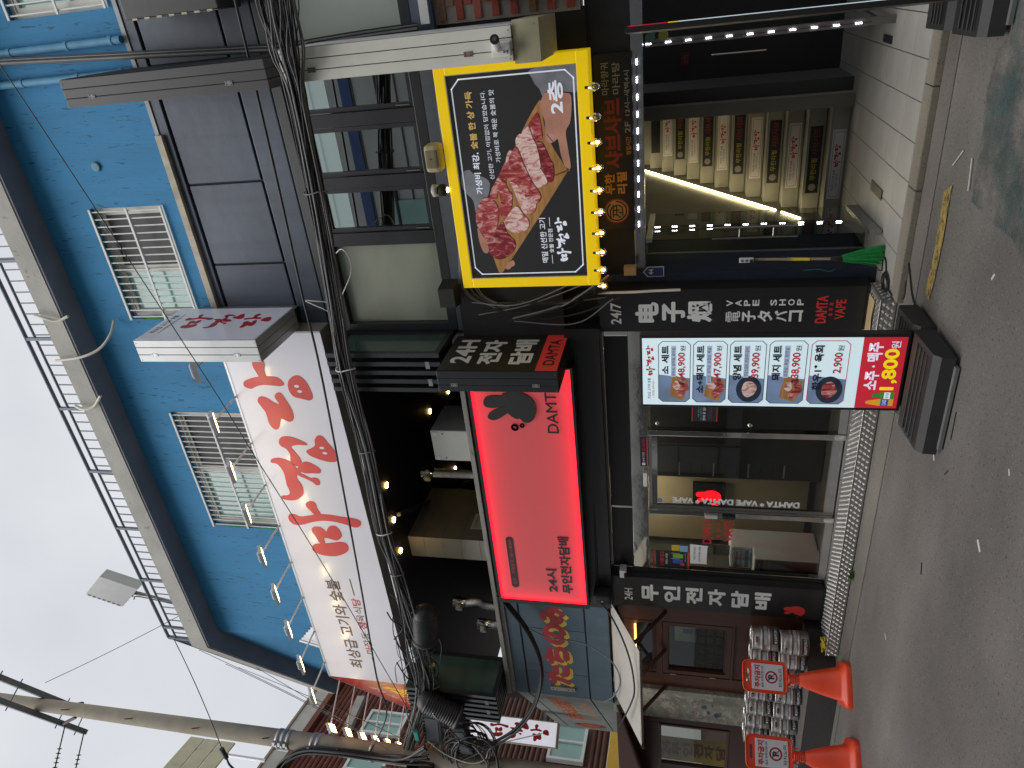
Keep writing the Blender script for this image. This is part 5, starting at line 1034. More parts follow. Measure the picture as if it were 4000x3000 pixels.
# litter on the road
def litter(label, a, b, w_, m, cat='litter', h=.003): return tag(MB().beam((a[0], a[1], h), (b[0], b[1], h), w_, .004).build('litter', m), label, cat)
M_PAPER = mat('litter_paper', (.62, .61, .58), .8, var=.1)
litter('long white drinking straw on the asphalt near the teal paint', (-1.05, -0.878, 0), (-1.225, -0.916, 0), .008, M_PAPER, 'straw', .010)
litter('thin pale straw on the asphalt beside the long white one', (-1.04, -0.727, 0), (-1.153, -0.599, 0), .005, M_PAPER, 'straw', .010)
litter('small white paper scrap near the yellow line end', (-1.516, -1.475, 0), (-1.553, -1.453, 0), .012, M_PAPER, 'paper')
litter('torn white paper strip in front of the checker-plate step', (-2.808, -1.189, 0), (-2.866, -1.236, 0), .018, M_PAPER, 'paper')
litter('crumpled white paper scrap in the middle of the road', (-2.844, -2.015, 0), (-2.88, -2.071, 0), .02, M_PAPER, 'paper')
litter('white cigarette stub lying alone on the asphalt', (-2.291, -2.126, 0), (-2.319, -2.146, 0), .010, M_PAPER, 'stub')
litter('thin black strip lying left of the banner base', (-2.409, -1.393, 0), (-2.595, -1.404, 0), .006, M_CABLE, 'strip')
litter('short dark twig on the asphalt left of the banner', (-2.781, -1.465, 0), (-2.835, -1.43, 0), .008, mat('dark_twig', (.05, .03, .03), .8), 'twig')
litter('short black strip near the left edge of the road', (-3.591, -1.394, 0), (-3.668, -1.422, 0), .009, M_CABLE, 'strip')
litter('thin white stick in front of the orange cones', (-4.663, -1.035, 0), (-4.687, -1.076, 0), .009, M_PAPER, 'stick')

# ================================================================ second-floor windows
W2 = thing('window_row', 'row of black-framed second-floor windows, partly frosted, above the yellow sign', 'window', (-1.3, .45, 3.62))
F = front(.43)
def fbar(a, b, c, d, y0=.36, y1=.46, m=M_ALU, nme='frame_bar'): MB().bbox(a, b, y0, y1, c, d, .004).build(nme, m, W2)
fbar(-2.66, 1.6, 3.615, 3.705); fbar(-2.66, 1.6, 4.70, 4.80); fbar(-3.4, 1.6, 4.83, 4.925, .37, .46, mat('weathered_lintel', (.075, .075, .078), .5, var=.3, vs=8, stretch=(1, 1, 30)), 'lintel'); fbar(-3.4, 1.6, 4.802, 4.828, .40, .46, M_MATTE, 'lintel_gap')
for a, b in ((-2.66, -2.585), (-1.815, -1.695), (-1.30, -1.20), (-.79, -.68), (-.30, -.14), (1.2, 1.3)): fbar(a, b, 3.707, 4.698)
for a, b in ((-1.693, -1.303), (-1.198, -.793), (-.678, -.303)):
    s = MB().frame(front(.40), a + .002, b - .002, 3.708, 4.697, .035, -.02, .02).build('sash', M_ALU, W2); MB().rect(front(.41), a + .037, b - .037, 3.745, 4.66, -.003, .003).build('pane', M_GLASSD, s); MB().cyl((a + .02, .37, 3.74), (a + .02, .37, 3.86), .006, n=6).build('hinge', M_CABLE2, s)
MB().rect(F, -2.583, -1.817, 3.707, 4.698, -.004, .004).build('frosted_pane', mat('frosted_warm', (.34, .36, .29), .28, var=.22, vs=.9, coat=.3, stretch=(1, 1, 3)), W2)
MB().rect(F, -.138, 1.198, 3.707, 4.698, -.004, .004).build('frosted_pane', M_FROST, W2)
for k in range(3): MB().box(-2.30 + .24 * k * .0, -2.29, .45, .5, 3.8, 3.81) if False else None
MB().box(-2.7, 1.6, 1.3, 1.35, 3.5, 4.9).build('dark_room', mat('dim_room', (.05, .055, .055), .8), W2)
MB().box(-2.66, 1.6, .36, .45, 3.44, 3.612).build('sill_band', M_SLATE, W2)
MB().box(-2.28, -2.2, .40, .6, 2.3, 3.45).build('wall_strip', M_NAVYW, W2); MB().box(-2.3, -.1, .44, .6, 2.3, 3.44).build('wall_behind_sign', M_MATTE, W2)
# brick wall right of the cream sign
bk = thing('brick_wall', 'red brick wall strip to the right of the cream projecting sign', 'wall', (.5, .42, 2.35)); random.seed(4)
MB().box(-.12, 1.6, .425, .6, 2.33, 3.50).build('mortar', mat('mortar', (.30, .27, .24), .9, bump=.4), bk)
BR = [mat('brick_%d' % i, c, .85, var=.2, vs=25, bump=.5, bs=60) for i, c in enumerate(((.36, .075, .05), (.40, .10, .065), (.30, .06, .045), (.26, .15, .085)))]
bmesh_ = {}
for j in range(16):
    for i in range(6):
        x = -.10 + i * .205 + (.10 if j % 2 else 0); z = 2.37 + j * .070
        o = MB().bbox(x, x + .193, .412, .44, z, z + .058, .004).build('brick', BR[random.choice((0, 0, 1, 1, 2, 3))], bk)
tag(MB().box(-.10, 1.4, .33, .41, 3.46, 3.53).build('wall_ledge', M_WHITE), 'white ledge on top of the brick wall strip', 'ledge')
MB_blue = thing('blue_sign_box', 'blue sign box edge at the right beside the bricks', 'sign', (.2, .2, 2.7)); MB().bbox(.02, .7, .05, .4, 2.42, 3.05, .01).build('box', mat('blue_box', (.03, .08, .30), .4), MB_blue); MB().box(.01, .7, .045, .05, 2.40, 2.44).build('edge', M_WHITE, MB_blue)
# ================================================================ open terrace behind the wires
TR = thing('open_terrace', 'dark open second-floor terrace behind folded-back windows', 'terrace', (-5.2, 1.5, 3.5))
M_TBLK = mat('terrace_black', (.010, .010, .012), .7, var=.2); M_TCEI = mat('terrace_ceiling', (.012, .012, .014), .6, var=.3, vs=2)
def slab2(z0, z1, nme, m):
    pts = [(-2.68, .45), (-7.2, .45), (-11.0, 2.65), (-11.0, 5.0), (-2.68, 5.0)]; n = 5; MB().add([(x, y, z0) for x, y in pts] + [(x, y, z1) for x, y in pts], [tuple(range(n))[::-1], tuple(range(n, 2 * n))] + [(i, (i + 1) % n, n + (i + 1) % n, n + i) for i in range(n)]).build(nme, m, TR)
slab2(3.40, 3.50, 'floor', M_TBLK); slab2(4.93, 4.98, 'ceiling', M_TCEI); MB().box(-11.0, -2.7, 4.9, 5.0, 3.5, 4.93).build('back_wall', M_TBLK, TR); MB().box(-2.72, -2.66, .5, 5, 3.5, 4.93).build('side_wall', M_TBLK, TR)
M_SILL = mat('weathered_sill', (.27, .26, .235), .6, var=.25, vs=5, spots=(.10, .09, .08), sscale=10, sth=.6, stretch=(.6, 1, 6))
for a, b, z0, z1, y0, y1 in ((-7.60, -2.70, 3.598, 3.648, .22, .45), (-7.60, -2.70, 3.548, 3.596, .26, .45)): MB().bbox(a, b, y0, y1, z0, z1, .005).build('sill', M_SILL, TR)
for k, (p, r_) in enumerate((((-5.3, .8, 4.88), .03), ((-6.2, 2.6, 4.7), .03))): MB().cyl(p, (p[0] - 1.3, p[1] + 2.2, p[2] + .0), r_, n=8).build('ceiling_duct', mat('dark_duct', (.03, .03, .034), .5), TR)
wq = MB(); ws = CC - CU * .75; we = CC - CU * 4.3; wq.add([(ws.x, ws.y + .06, 3.42), (we.x, we.y + .06, 3.42), (we.x, we.y + .06, 4.96), (ws.x, ws.y + .06, 4.96)], [(0, 1, 2, 3)]); wq.build('corner_blackout', M_TBLK, TR)  # black sheet added across the open corner windows to keep the terrace dark
co = thing('tiled_column', 'square beige tiled column on the dark terrace with a small notice', 'column', (-6.0, 1.4, 3.5)); M_CT = mat('column_tile', (.50, .48, .43), .5, var=.12, vs=5); M_CTD = mat('column_tile_shaded', (.20, .19, .175), .5, var=.12, vs=4)  # second tile is the same one darkened: shade of the right face
MB().box(-6.14, -5.83, 1.008, 2.0, 3.5, 4.93).build('core', M_GROUT, co)
for k in range(6):
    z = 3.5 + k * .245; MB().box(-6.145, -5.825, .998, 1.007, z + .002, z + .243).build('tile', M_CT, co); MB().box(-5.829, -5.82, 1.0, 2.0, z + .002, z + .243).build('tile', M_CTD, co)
NF = facing_right(-5.818); MB().rect(NF, 1.20, 1.50, 3.98, 4.16, 0, .003).build('notice', M_WHITE, co); text(NF, '노스테이크', 1.24, 1.46, 4.09, 4.12, M_INK, co, bold=.01, d=.004); MB().rect(NF, 1.26, 1.44, 4.0, 4.03, .003, .004).build('notice_band', M_GOLD, co)
ac = thing('air_conditioner', 'white box air conditioner standing on the dark terrace', 'air conditioner', (-4.3, 1.0, 3.5)); MB().bbox(-4.48, -4.08, .80, 1.35, 3.5, 4.28, .015).build('housing', mat('ac_white', (.62, .62, .58), .4, var=.03), ac)
for x in (-4.45, -4.13): MB().bbox(x - .012, x + .03, .794, .80, 4.20, 4.25, .002).build('corner_clip', M_WHITE, ac); MB().cyl((x + .01, .80, 4.14), (x + .01, .796, 4.14), .012, n=10).build('screw', M_CABLE2, ac)
M_DUCT = mat('foil_duct', (.55, .54, .52), .3, metal=.9, var=.2, vs=30, bump=.6, bs=80)
def flue(label, x, y, zt, bend=.0):
    t = thing('exhaust_flue', label, 'flue', (x, y, 3.5)); MB().tube(curve([(x, y, zt - .14), (x + bend, y, zt - .30), (x - bend, y, zt - .45), (x, y, 3.5)], 8), .055, 12).build('flex_duct', M_DUCT, t); MB().lathe([(.06, -.14), (.062, -.10), (.056, -.09), (.056, -.06), (.066, -.055), (.066, .02), (.07, .03)], (x, y, zt), n=16).build('steel_collar', M_CHROME, t); MB().cyl((x, y - .06, zt - .06), (x - .02, y - .11, zt - .06), .04, .045, n=12).build('damper_cap', mat('damper_cap', (.45, .44, .40), .5), t)
flue('silver exhaust flue on the terrace left of the air conditioner', -4.96, 1.2, 4.62); flue('long wavy silver exhaust flue near the left folded windows', -6.75, .85, 4.38, .03); flue('short silver exhaust flue close to the corner windows', -7.0, .75, 4.06, .0)
M_WDOWN = mat('warm_downlight', (1, .8, .5), emit=22, ecol=(1, .66, .22))
for i, p in enumerate(((-4.83, .75), (-5.33, .73), (-5.81, .72), (-4.83, 2.42), (-4.98, 3.23), (-6.2, 2.98))):
    tag(MB().lathe([(.03, 0), (.036, .003), (.036, .01), (.012, .012)], (p[0], p[1], 4.915), n=12).build('downlight', M_WDOWN), nm[i] + (' warm downlight of the front row, counted from the right, on the terrace ceiling' if i < 3 else ' warm downlight deep in the dark terrace ceiling'), 'downlight', 'warm downlights on the terrace')
def folded(label, x0, n, step, y0, y1, z0, z1, glassm):
    t = thing('folded_windows', label, 'window', (x0, y1, z0))
    for k in range(n):
        x = x0 - step * k; L = MB(); fr = facing_right(x)
        o = MB().frame(fr, y0, y1, z0, z1, .05, -.028, .014).build('leaf_frame', M_ALU, t); MB().rect(fr, y0 + .05, y1 - .05, z0 + .05, z1 - .05, -.010, -.004).build('pane', glassm, o)
        if k in (1, 3):
            for z in (z0 + .12, z1 - .14): MB().box(x - .05, x + .02, y0 - .004, y0, z - .02, z + .02).build('hinge', M_DHIN, o)
    return t
M_GREEN = mat('green_sheen_glass', (.06, .105, .088), .10, var=.25, vs=2, coat=.8, stretch=(1, 1, 3))  # opaque green body; the light the green panes reflect is put into its colour
folded('stack of folded black-framed windows beside the frosted panes', -2.675, 5, .088, -.125, .36, 3.665, 4.76, M_GREEN)
folded('stack of folded black-framed windows with green glass at the building corner', -7.18, 6, .085, -.18, .40, 3.665, 4.80, M_GREEN)
# ================================================================ fixtures on the wall
t = thing('wall_speaker', 'beige outdoor speaker above the yellow sign', 'speaker', (-1.04, .2, 3.45)); q = MB(); q.bbox(-1.15, -.935, .06, .22, 3.455, 3.58, .035); q.build('body', mat('beige_plastic', (.50, .43, .28), .55, var=.05), t); q = MB(); q.bbox(-1.115, -.97, .052, .10, 3.468, 3.568, .02); q.build('grille', mat('beige_grille', (.28, .22, .12), .7, bump=.6, bs=400), t); MB().box(-1.045, -1.033, .049, .052, 3.515, 3.525).build('badge', M_INK, t); MB().beam((-1.04, .22, 3.52), (-1.04, .42, 3.52), .03, .03).build('bracket', M_CABLE, t)
t = thing('wall_speaker', 'black wedge speaker under the frosted window', 'speaker', (-2.21, .2, 3.48)); q = MB(); q.add([(-2.30, .05, 3.50), (-2.13, .05, 3.50), (-2.10, .22, 3.50), (-2.33, .22, 3.50), (-2.30, .05, 3.64), (-2.13, .05, 3.64), (-2.10, .22, 3.64), (-2.33, .22, 3.64)], [(3, 2, 1, 0), (4, 5, 6, 7), (0, 1, 5, 4), (1, 2, 6, 5), (2, 3, 7, 6), (3, 0, 4, 7)]); q.build('body', M_MATTE, t); MB().beam((-2.2, .2, 3.6), (-2.2, .42, 3.66), .03, .03).build('bracket', M_CABLE2, t)
t = thing('wall_speaker', 'rounded black speaker under the red light box beside the left pillar sign', 'speaker', (-5.74, .2, 2.28)); q = MB(); q.bbox(-5.80, -5.665, .08, .24, 2.285, 2.475, .03); q.build('body', M_MATTE, t); MB().box(-5.741, -5.729, .077, .08, 2.37, 2.382).build('badge', M_LETW, t)
t = thing('spotlight', 'small black spotlight with a glowing tip above the yellow sign', 'spotlight', (-1.30, .15, 3.45)); MB().lathe([(.03, 0), (.045, .01), (.05, .05), (.03, .08)], (-1.30, .12, 3.445), (0, 0, 1), 12).build('housing', M_MATTE, t); MB().lathe([(.002, -.012), (.02, -.01), (.022, .0)], (-1.30, .12, 3.445), (0, 0, 1), 12).build('lamp', M_LAMPW, t); MB().lathe([(.03, .08), (.048, .085), (.05, .12), (.03, .13)], (-1.30, .12, 3.445), (0, 0, 1), 12).build('cream_cap', M_PVC, t)
t = thing('cctv_camera', 'white bullet surveillance camera on a small junction box at the foot of the cream sign', 'camera', (-.27, -.45, 2.68)); MB().bbox(-.325, -.235, -.47, -.425, 2.685, 2.81, .006).build('junction_box', M_WHITE, t); text(front(-.471), 'kt', -.31, -.285, 2.70, 2.735, M_INK, t, bold=.01, rot=90); text(front(-.471), 'olleh cctv', -.30, -.245, 2.692, 2.70, M_CABLE2, t)
MB().cyl((-.28, -.47, 2.77), (-.27, -.51, 2.765), .018, n=10).build('mount', M_WHITE, t); dv = V((.35, -.75, -.12)).normalized(); c0_ = V((-.265, -.50, 2.765)); MB().cyl(c0_, c0_ + dv * .12, .028, n=14).build('barrel', M_WHITE, t); MB().cyl(c0_ + dv * .12, c0_ + dv * .135, .03, n=14).build('front_ring', M_BLACK, t); MB().cyl(c0_ + dv * .1351, c0_ + dv * .137, .014, n=12).build('lens', M_CHROME, t)
t = thing('cctv_camera', 'white dome-topped surveillance camera over the left shop window', 'camera', (-5.51, .3, 2.12)); MB().bbox(-5.56, -5.46, .27, .38, 2.13, 2.20, .01).build('junction_box', M_WHITE, t); MB().lathe([(.004, -.03), (.02, -.022), (.026, 0), (.024, .02)], (-5.50, .25, 2.13), (0, 0, 1), 12).build('dome', M_BLACK, t)

# ================================================================ painted board of the izakaya
M_BDB = mat('slate_board_paint', (0.075, 0.115, 0.15), 0.6, var=.14, vs=3, bump=.25, bs=30, spots=(.24, .22, .17), sscale=5.5, sth=.685, streak=.12)
M_BDF = mat('faded_board_paint', (0.20, 0.22, 0.215), 0.7, var=.2, vs=4, bump=.25, bs=30, spots=(.34, .32, .25), sscale=5, sth=.6)
bd = thing('izakaya_board', 'weathered slate-blue board painted with red and yellow hiragana lettering', 'sign board', (-6.8, .3, 2.34)); BYd = .28
MB().box(-7.60, -5.94, .293, .45, 2.345, 3.545).build('backing', M_GROOVE, bd)
for r_ in ((3.395, 3.545), (2.345, 2.607)): MB().bbox(-7.615, -5.94, BYd, .30, *r_, .004).build('board_plank', M_BDB, bd)
for a, b in ((-6.458, -5.94), (-7.208, -6.464), (-7.615, -7.214)): MB().bbox(a, b, BYd + .004, .30, 2.627, 3.375, .004).build('board_plank', M_BDB, bd)
F = front(BYd + .004); M_PYEL = mat('faded_yellow_paint', (.60, .42, .05), .6, var=.12, vs=14); M_PRED = mat('faded_red_paint', (.36, .025, .03), .6, var=.15, vs=12)
for chh, a, b, c, d in (('た', -7.433, -7.07, 2.817, 3.123), ('ち', -7.078, -6.747, 2.812, 3.123), ('の', -6.742, -6.369, 2.82, 3.114), ('み', -6.39, -6.088, 2.812, 3.118)):
    text(F, chh, a, b - .04, c, d - .036, M_PYEL, bd, bold=.02, heavy=.065, d=.001); text(F, chh, a + .040, b, c + .036, d, M_PRED, bd, bold=.02, heavy=.065, d=.0022)
BC = cham((-7.62, .28, 0))
for (v0, v1), mm in (((3.395, 3.545), M_BDF), ((2.627, 3.375), M_BDF), ((2.345, 2.607), M_BDF)): MB().rect(BC, -4.0, -.006, v0, v1, -.02, 0).build('board_plank', mm, bd)
MB().rect(BC, -3.98, -.01, 2.35, 3.54, -.06, -.022).build('backing', M_GROOVE, bd)
M_FRED = mat('peeling_red', (.42, .07, .035), .7, var=.3, vs=20); M_FOR = mat('peeling_orange', (.52, .24, .08), .7, var=.3, vs=20)
text(BC, '立呑み居酒屋', -2.6, -.25, 2.93, 3.20, M_FOR, bd, bold=.015, heavy=.04); text(BC, '立呑み居酒屋', -2.57, -.22, 2.95, 3.22, M_FRED, bd, bold=.01, d=.003); text(BC, 'たちのみ', -2.4, -.5, 2.68, 2.85, M_FOR, bd, bold=.01)
MB().poly(BC, [((-3.35 + (.32 if k % 2 else .14) * cos(2 * pi * k / 22)), 2.95 + (.26 if k % 2 else .12) * sin(2 * pi * k / 22)) for k in range(22)], 0, .002).build('painted_star', M_FRED, bd)
MB().box(-7.50, -7.44, .262, .279, 2.80, 3.10).build('bracket_strip', mat('old_strip', (.30, .28, .24), .6, var=.2), bd)
for z in (2.83, 2.88, 3.02, 3.07): MB().cyl((-7.47, .262, z), (-7.47, .258, z), .008, n=8).build('bolt', M_CABLE, bd)
# ================================================================ translucent corrugated awning
aw = thing('corrugated_awning', 'white corrugated plastic awning under the slate-blue board', 'awning', (-6.6, 0, 2.0))
M_AWN = mat('corrugated_plastic', (.80, .79, .74), .4, var=.08, vs=3, trans=.0, spots=(.42, .40, .36), sscale=4, sth=.68)
q = MB(); N = 220; P0, P1, Q0, Q1 = V((-5.93, .26, 2.305)), V((-7.45, .26, 2.305)), V((-5.80, -.46, 1.965)), V((-7.30, -.46, 1.965)); rows = []
for i in range(N + 1):
    t_ = i / N; h = .011 * sin(i * pi / 2)
    for s_ in (0, .33, .66, 1): p = (P0.lerp(P1, t_)).lerp(Q0.lerp(Q1, t_), s_); q.v.append((p.x, p.y + h * .4, p.z + h))
for i in range(N):
    for s_ in range(3): q.f.append((i * 4 + s_, i * 4 + 4 + s_, i * 4 + 5 + s_, i * 4 + 1 + s_)); q.sm.append(True)
m_ = M_AWN; n_ = m_.node_tree.nodes; l_ = m_.node_tree.links; tl = n_.new('ShaderNodeBsdfTranslucent'); tl.inputs[0].default_value = (.8, .78, .7, 1); ms_ = n_.new('ShaderNodeMixShader'); ms_.inputs[0].default_value = .4; l_.new(n_['Principled BSDF'].outputs[0], ms_.inputs[1]); l_.new(tl.outputs[0], ms_.inputs[2]); l_.new(ms_.outputs[0], n_['Material Output'].inputs[0])
q.build('sheet', M_AWN, aw)
M_BRST = mat('brown_steel', (.055, .022, .018), .5, var=.15)
for x in (-6.15, -6.75, -7.38):
    MB().beam((x, .40, 1.72), (x, -.10, 2.06), .025, .035).build('strut', M_BRST, aw); MB().beam((x, .40, 2.27), (x, -.44, 1.94), .025, .03).build('rafter', M_BRST, aw)
MB().beam((-5.83, -.43, 1.95), (-7.28, -.43, 1.95), .025, .025).build('edge_bar', M_BRST, aw)
aw2 = thing('corrugated_awning', 'dark-lined awning on the corner side left of the white corrugated one', 'awning', (-8.3, .5, 2.0)); A0 = BC.p(-.05, 2.29, .02); A1 = BC.p(-3.4, 2.29, .02)
B0 = A0 + CN * .75 + V((0.1, -.1, -.36)); B1 = A1 + CN * .75 + V((0, 0, -.36)); MB().add([A0, A1, B1, B0, A0 + V((0, 0, .02)), A1 + V((0, 0, .02)), B1 + V((0, 0, .02)), B0 + V((0, 0, .02))], [(0, 1, 2, 3), (4, 7, 6, 5), (3, 2, 6, 7), (0, 3, 7, 4)]).build('sheet', M_BRST, aw2); MB().beam(B0, B1, .02, .035).build('white_edge', M_WHITE, aw2)
# ================================================================ izakaya front
iz = thing('izakaya_shopfront', 'brown painted timber front of the izakaya with a framed window', 'shopfront', (-6.75, .45, IZ))
M_BRN = mat('brown_timber_paint', (0.100, 0.036, 0.020), 0.5, var=.14, vs=4, bump=.08, bs=40, stretch=(6, 6, 1)); M_BRD = mat('dark_brown_paint', (0.055, 0.020, 0.014), 0.5, var=.12)
F = front(.42)
MB().box(-6.30, -5.99, .42, .50, IZ, 2.34).build('timber_panel', M_BRN, iz); MB().box(-7.40, -7.185, .42, .50, IZ, 2.34).build('timber_panel', M_BRN, iz); MB().box(-7.183, -6.302, .43, .50, IZ, .965).build('timber_panel', M_BRN, iz)
MB().box(-6.30, -5.99, .405, .42, IZ, 2.30).build('corner_board', M_BRN, iz)
for z0, z1 in ((.965, .99), (1.755, 1.825), (2.20, 2.345)): MB().bbox(-7.183, -6.302, .405, .50, z0, z1, .004).build('rail', M_BRN, iz)
wn = MB().frame(F, -7.155, -6.315, .995, 1.752, .055, -.06, .012).build('window', M_BRN, iz); MB().frame(front(.425), -7.10, -6.37, 1.05, 1.697, .018, -.05, 0).build('inner_bead', M_BRD, wn); MB().rect(front(.45), -7.09, -6.38, 1.06, 1.687, -.003, .003).build('pane', M_GLASSL, wn)
for z in (1.15, 1.6): MB().cyl((-7.16, .402, z), (-7.16, .402, z + .07), .008, n=8).build('hinge', M_STEEL, wn)
tr_ = MB().frame(F, -7.155, -6.315, 1.83, 2.195, .04, -.05, .01).build('transom', M_BRD, iz); MB().rect(front(.45), -7.115, -6.355, 1.87, 2.155, -.003, .003).build('pane', M_GLASSL, tr_)
# inside
tag(MB().lathe([(.03, 0), (.04, .004), (.04, .012)], (-6.9, .75, 2.34), n=14).build('downlight', M_DOWN), 'added downlight brightening the izakaya room behind the framed window', 'downlight')  # lamp added to brighten the dark bar interior
ii = thing('izakaya_interior', 'dark bar interior behind the brown framed window', 'room', (-6.8, 1.5, IZ)); MB().box(-7.40, -6.0, 2.2, 2.3, IZ, 2.4).build('back_wall', M_TBLK, ii); MB().box(-6.03, -5.99, .5, 2.3, IZ, 2.4).build('side_wall', M_TBLK, ii); MB().box(-7.44, -7.40, .5, 2.3, IZ, 2.4).build('side_wall', M_TBLK, ii); MB().box(-7.4, -6.0, .5, 2.3, 2.36, 2.4).build('ceiling', M_TBLK, ii)
b0_, b1_ = (-7.007, 1, 1.62), (-7.268, 1, 1.361); MB().box(b1_[0], b0_[0], 1.0, 1.03, b1_[2], b0_[2]).build('pale_board', mat('pale_green_board', (.34, .46, .42), .6), ii); c0_, c1_ = (-7.039, 0.99, 1.524), (-7.116, 0.99, 1.418); MB().box(c1_[0], c0_[0], .985, .99, c1_[2], c0_[2]).build('blue_card', mat('card_blue', (.05, .12, .28), .5), ii)
random.seed(31)
for r_ in range(4):
    for c_ in range(6): MB().box(-7.30 + .15 * c_, -7.30 + .15 * c_ + .11, .62, .625, .98 + .10 * r_, 1.05 + .10 * r_).build('paper_slip', mat('dim_paper', (.05, .05, .055), .7, var=.3, vs=30), ii)
for r_ in range(4): MB().box(-6.62, -6.42, .70, .71, 1.90 + .07 * r_, 1.945 + .07 * r_).build('paper_slip', mat('shelf_paper', (.30, .29, .26), .7), ii)
tag(MB().lathe([(.03, .0), (.05, .10), (.045, .10)], (-6.46, .85, 1.10), n=12).build('table_lamp', mat('lamp_shade_amber', (.55, .38, .16), .6, emit=1.0)), 'small amber table lamp behind the izakaya window', 'lamp'); tag(MB().beam((-6.36, .385, 2.06), (-6.80, .385, 2.06), .012, .018).build('light_tube', mat('amber_tube', (1, .6, .15), emit=6, ecol=(1, .5, .08))), 'thin amber light tube under the awning', 'light')
MB().box(-6.85, -6.30, .40, .418, 2.075, 2.19).build('lit_panel', M_BRN, iz)
# peeling plaster pier
M_PLAS = mat('peeling_plaster', (0.33, 0.33, 0.27), 0.85, var=.35, vs=5, bump=.9, bs=18, spots=(.54, .50, .43), sscale=11, sth=.52, streak=.35)
pp_ = thing('plaster_pier', 'grey-green plaster pier with peeling scraps of old posters', 'pier', (-7.65, .4, IZ)); MB().bbox(-7.92, -7.405, .36, .6, IZ, 2.34, .01).build('pier', M_PLAS, pp_)
random.seed(13); SCR = [mat('scrap_%d' % i, c, .8, var=.3, vs=20) for i, c in enumerate(((.10, .13, .19), (.50, .47, .41), (.20, .20, .19), (.42, .40, .36), (.36, .33, .28)))]
for k in range(26):
    x, z = random.uniform(-7.86, -7.46), random.choice((random.gauss(1.45, .12), random.uniform(.85, 1.75))); r_ = random.uniform(.012, .05)
    MB().poly(front(.36), [(x + r_ * random.uniform(.5, 1.3) * cos(t), z + r_ * .8 * random.uniform(.4, 1.3) * sin(t)) for t in [2 * pi * i / 8 for i in range(8)]], 0, .002 + k * 1e-4).build('poster_scrap', SCR[k % 5], pp_)
# glazed corner leaf beside the pier
CD = front(.52); cdn = thing('corner_door', 'dark brown corner door with a large glass pane left of the plaster pier', 'door', (-8.6, .55, 0))
MB().rect(CD, -8.24, -7.95, .02, 2.34, -.06, 0).build('stile', M_BRD, cdn); MB().rect(CD, -9.60, -8.245, 1.81, 2.34, -.06, 0).build('top_rail', M_BRD, cdn); MB().rect(CD, -9.60, -8.245, .02, .945, -.06, 0).build('lower_panel', M_BRD, cdn); MB().rect(CD, -9.60, -9.08, .948, 1.807, -.06, 0).build('stile', M_BRD, cdn); MB().rect(CD, -9.078, -8.245, .948, 1.807, -.03, -.024).build('pane', M_GLASSL, cdn); MB().frame(CD, -9.078, -8.245, .948, 1.807, .03, -.02, .012).build('glazing_bead', M_BRN, cdn)
yb = thing('yellow_banner', 'yellow hanging banner with red lettering seen through the corner glass', 'banner', (-9.94, 1.32, .6)); FB = Frame((-9.936, 1.32, 0), V((.56, .828, 0)), (0, 0, 1), V((.828, -.56, 0)))
MB().rect(FB, -.13, .17, .80, 1.86, -.01, 0).build('cloth', mat('banner_yellow', (.85, .60, .03), .6, var=.05), yb)
for k, c in enumerate(('24', '무', '인', '전', '자', '담')): text(FB, c, -.07, .11, 1.67 - .155 * k, 1.80 - .155 * k, M_PRED, yb, bold=.02, heavy=.03)
MB().cyl(FB.p(-.15, .0, -.03), FB.p(-.15, 1.95, -.03), .012, n=8).build('pole', M_GALV, yb)
# ================================================================ beer kegs
class Cyl(Frame):
    def __init__(s, o, r, a0): s.o, s.r, s.a0 = V(o), r, a0
    def p(s, x, y, d=0.0): a = s.a0 + x / s.r; return s.o + V((cos(a) * (s.r + d), sin(a) * (s.r + d), y))
M_KEG = mat('keg_steel', (.30, .27, .26), .36, metal=.6, var=.16, vs=10, bump=.1, bs=40); M_KRIM = mat('keg_rim_steel', (.66, .64, .61), .22, metal=.7, var=.05)
KH, KR = .275, .122
def make_keg():
    t = thing('beer_keg', 'x', 'keg', (0, 0, 0))
    MB().lathe([(KR * .86, 0), (KR * .95, .004), (KR, .02), (KR, .058), (KR * .985, .075), (KR * .985, .085), (KR * 1.035, .094), (KR * 1.035, .106), (KR * .975, .115), (KR * .975, .160), (KR * 1.035, .168), (KR * 1.035, .180), (KR * .965, .19), (KR * .95, .20), (KR * .95, .25), (KR * .90, .252), (KR * .88, .205), (.02, .212)], n=28).build('body', M_KEG, t)
    MB().lathe([(KR * .93, .25), (KR * .99, .256), (KR * .99, .268), (KR * .95, .275), (KR * .90, .272), (KR * .88, .25)], n=28).build('rim', M_KRIM, t)
    for z in (.100, .174): MB().lathe([(KR * 1.02, z - .008), (KR * 1.048, z - .004), (KR * 1.048, z + .004), (KR * 1.02, z + .008)], n=28).build('rolling_rib', M_KRIM, t)
    for a in (-.55, 2.0):
        c = Cyl((0, 0, 0), KR * .953, a - .785); MB().poly(c, [(.030 * cos(t_), .226 + .013 * sin(t_)) for t_ in [2 * pi * k / 14 for k in range(14)]], 0, .0015).build('hand_hole', M_MATTE, t)
    c = Cyl((0, 0, 0), KR * .98, -.90)
    for x0 in (-.10, .06):
        g = MB()
        for k in range(5): g.poly(c, [(x0 + .03 * k - .002, .122), (x0 + .03 * k + .03, .122), (x0 + .03 * k + .03, .153), (x0 + .03 * k - .002, .153)], .0, .002)
        g.build('paper_label', mat('keg_label', (.42, .44, .46), .6, var=.15, vs=60), t)
    MB().lathe([(.02, .205), (.03, .215), (.028, .235), (.01, .238)], n=10).build('valve', M_STEEL, t)
    return t
keg0 = make_keg()
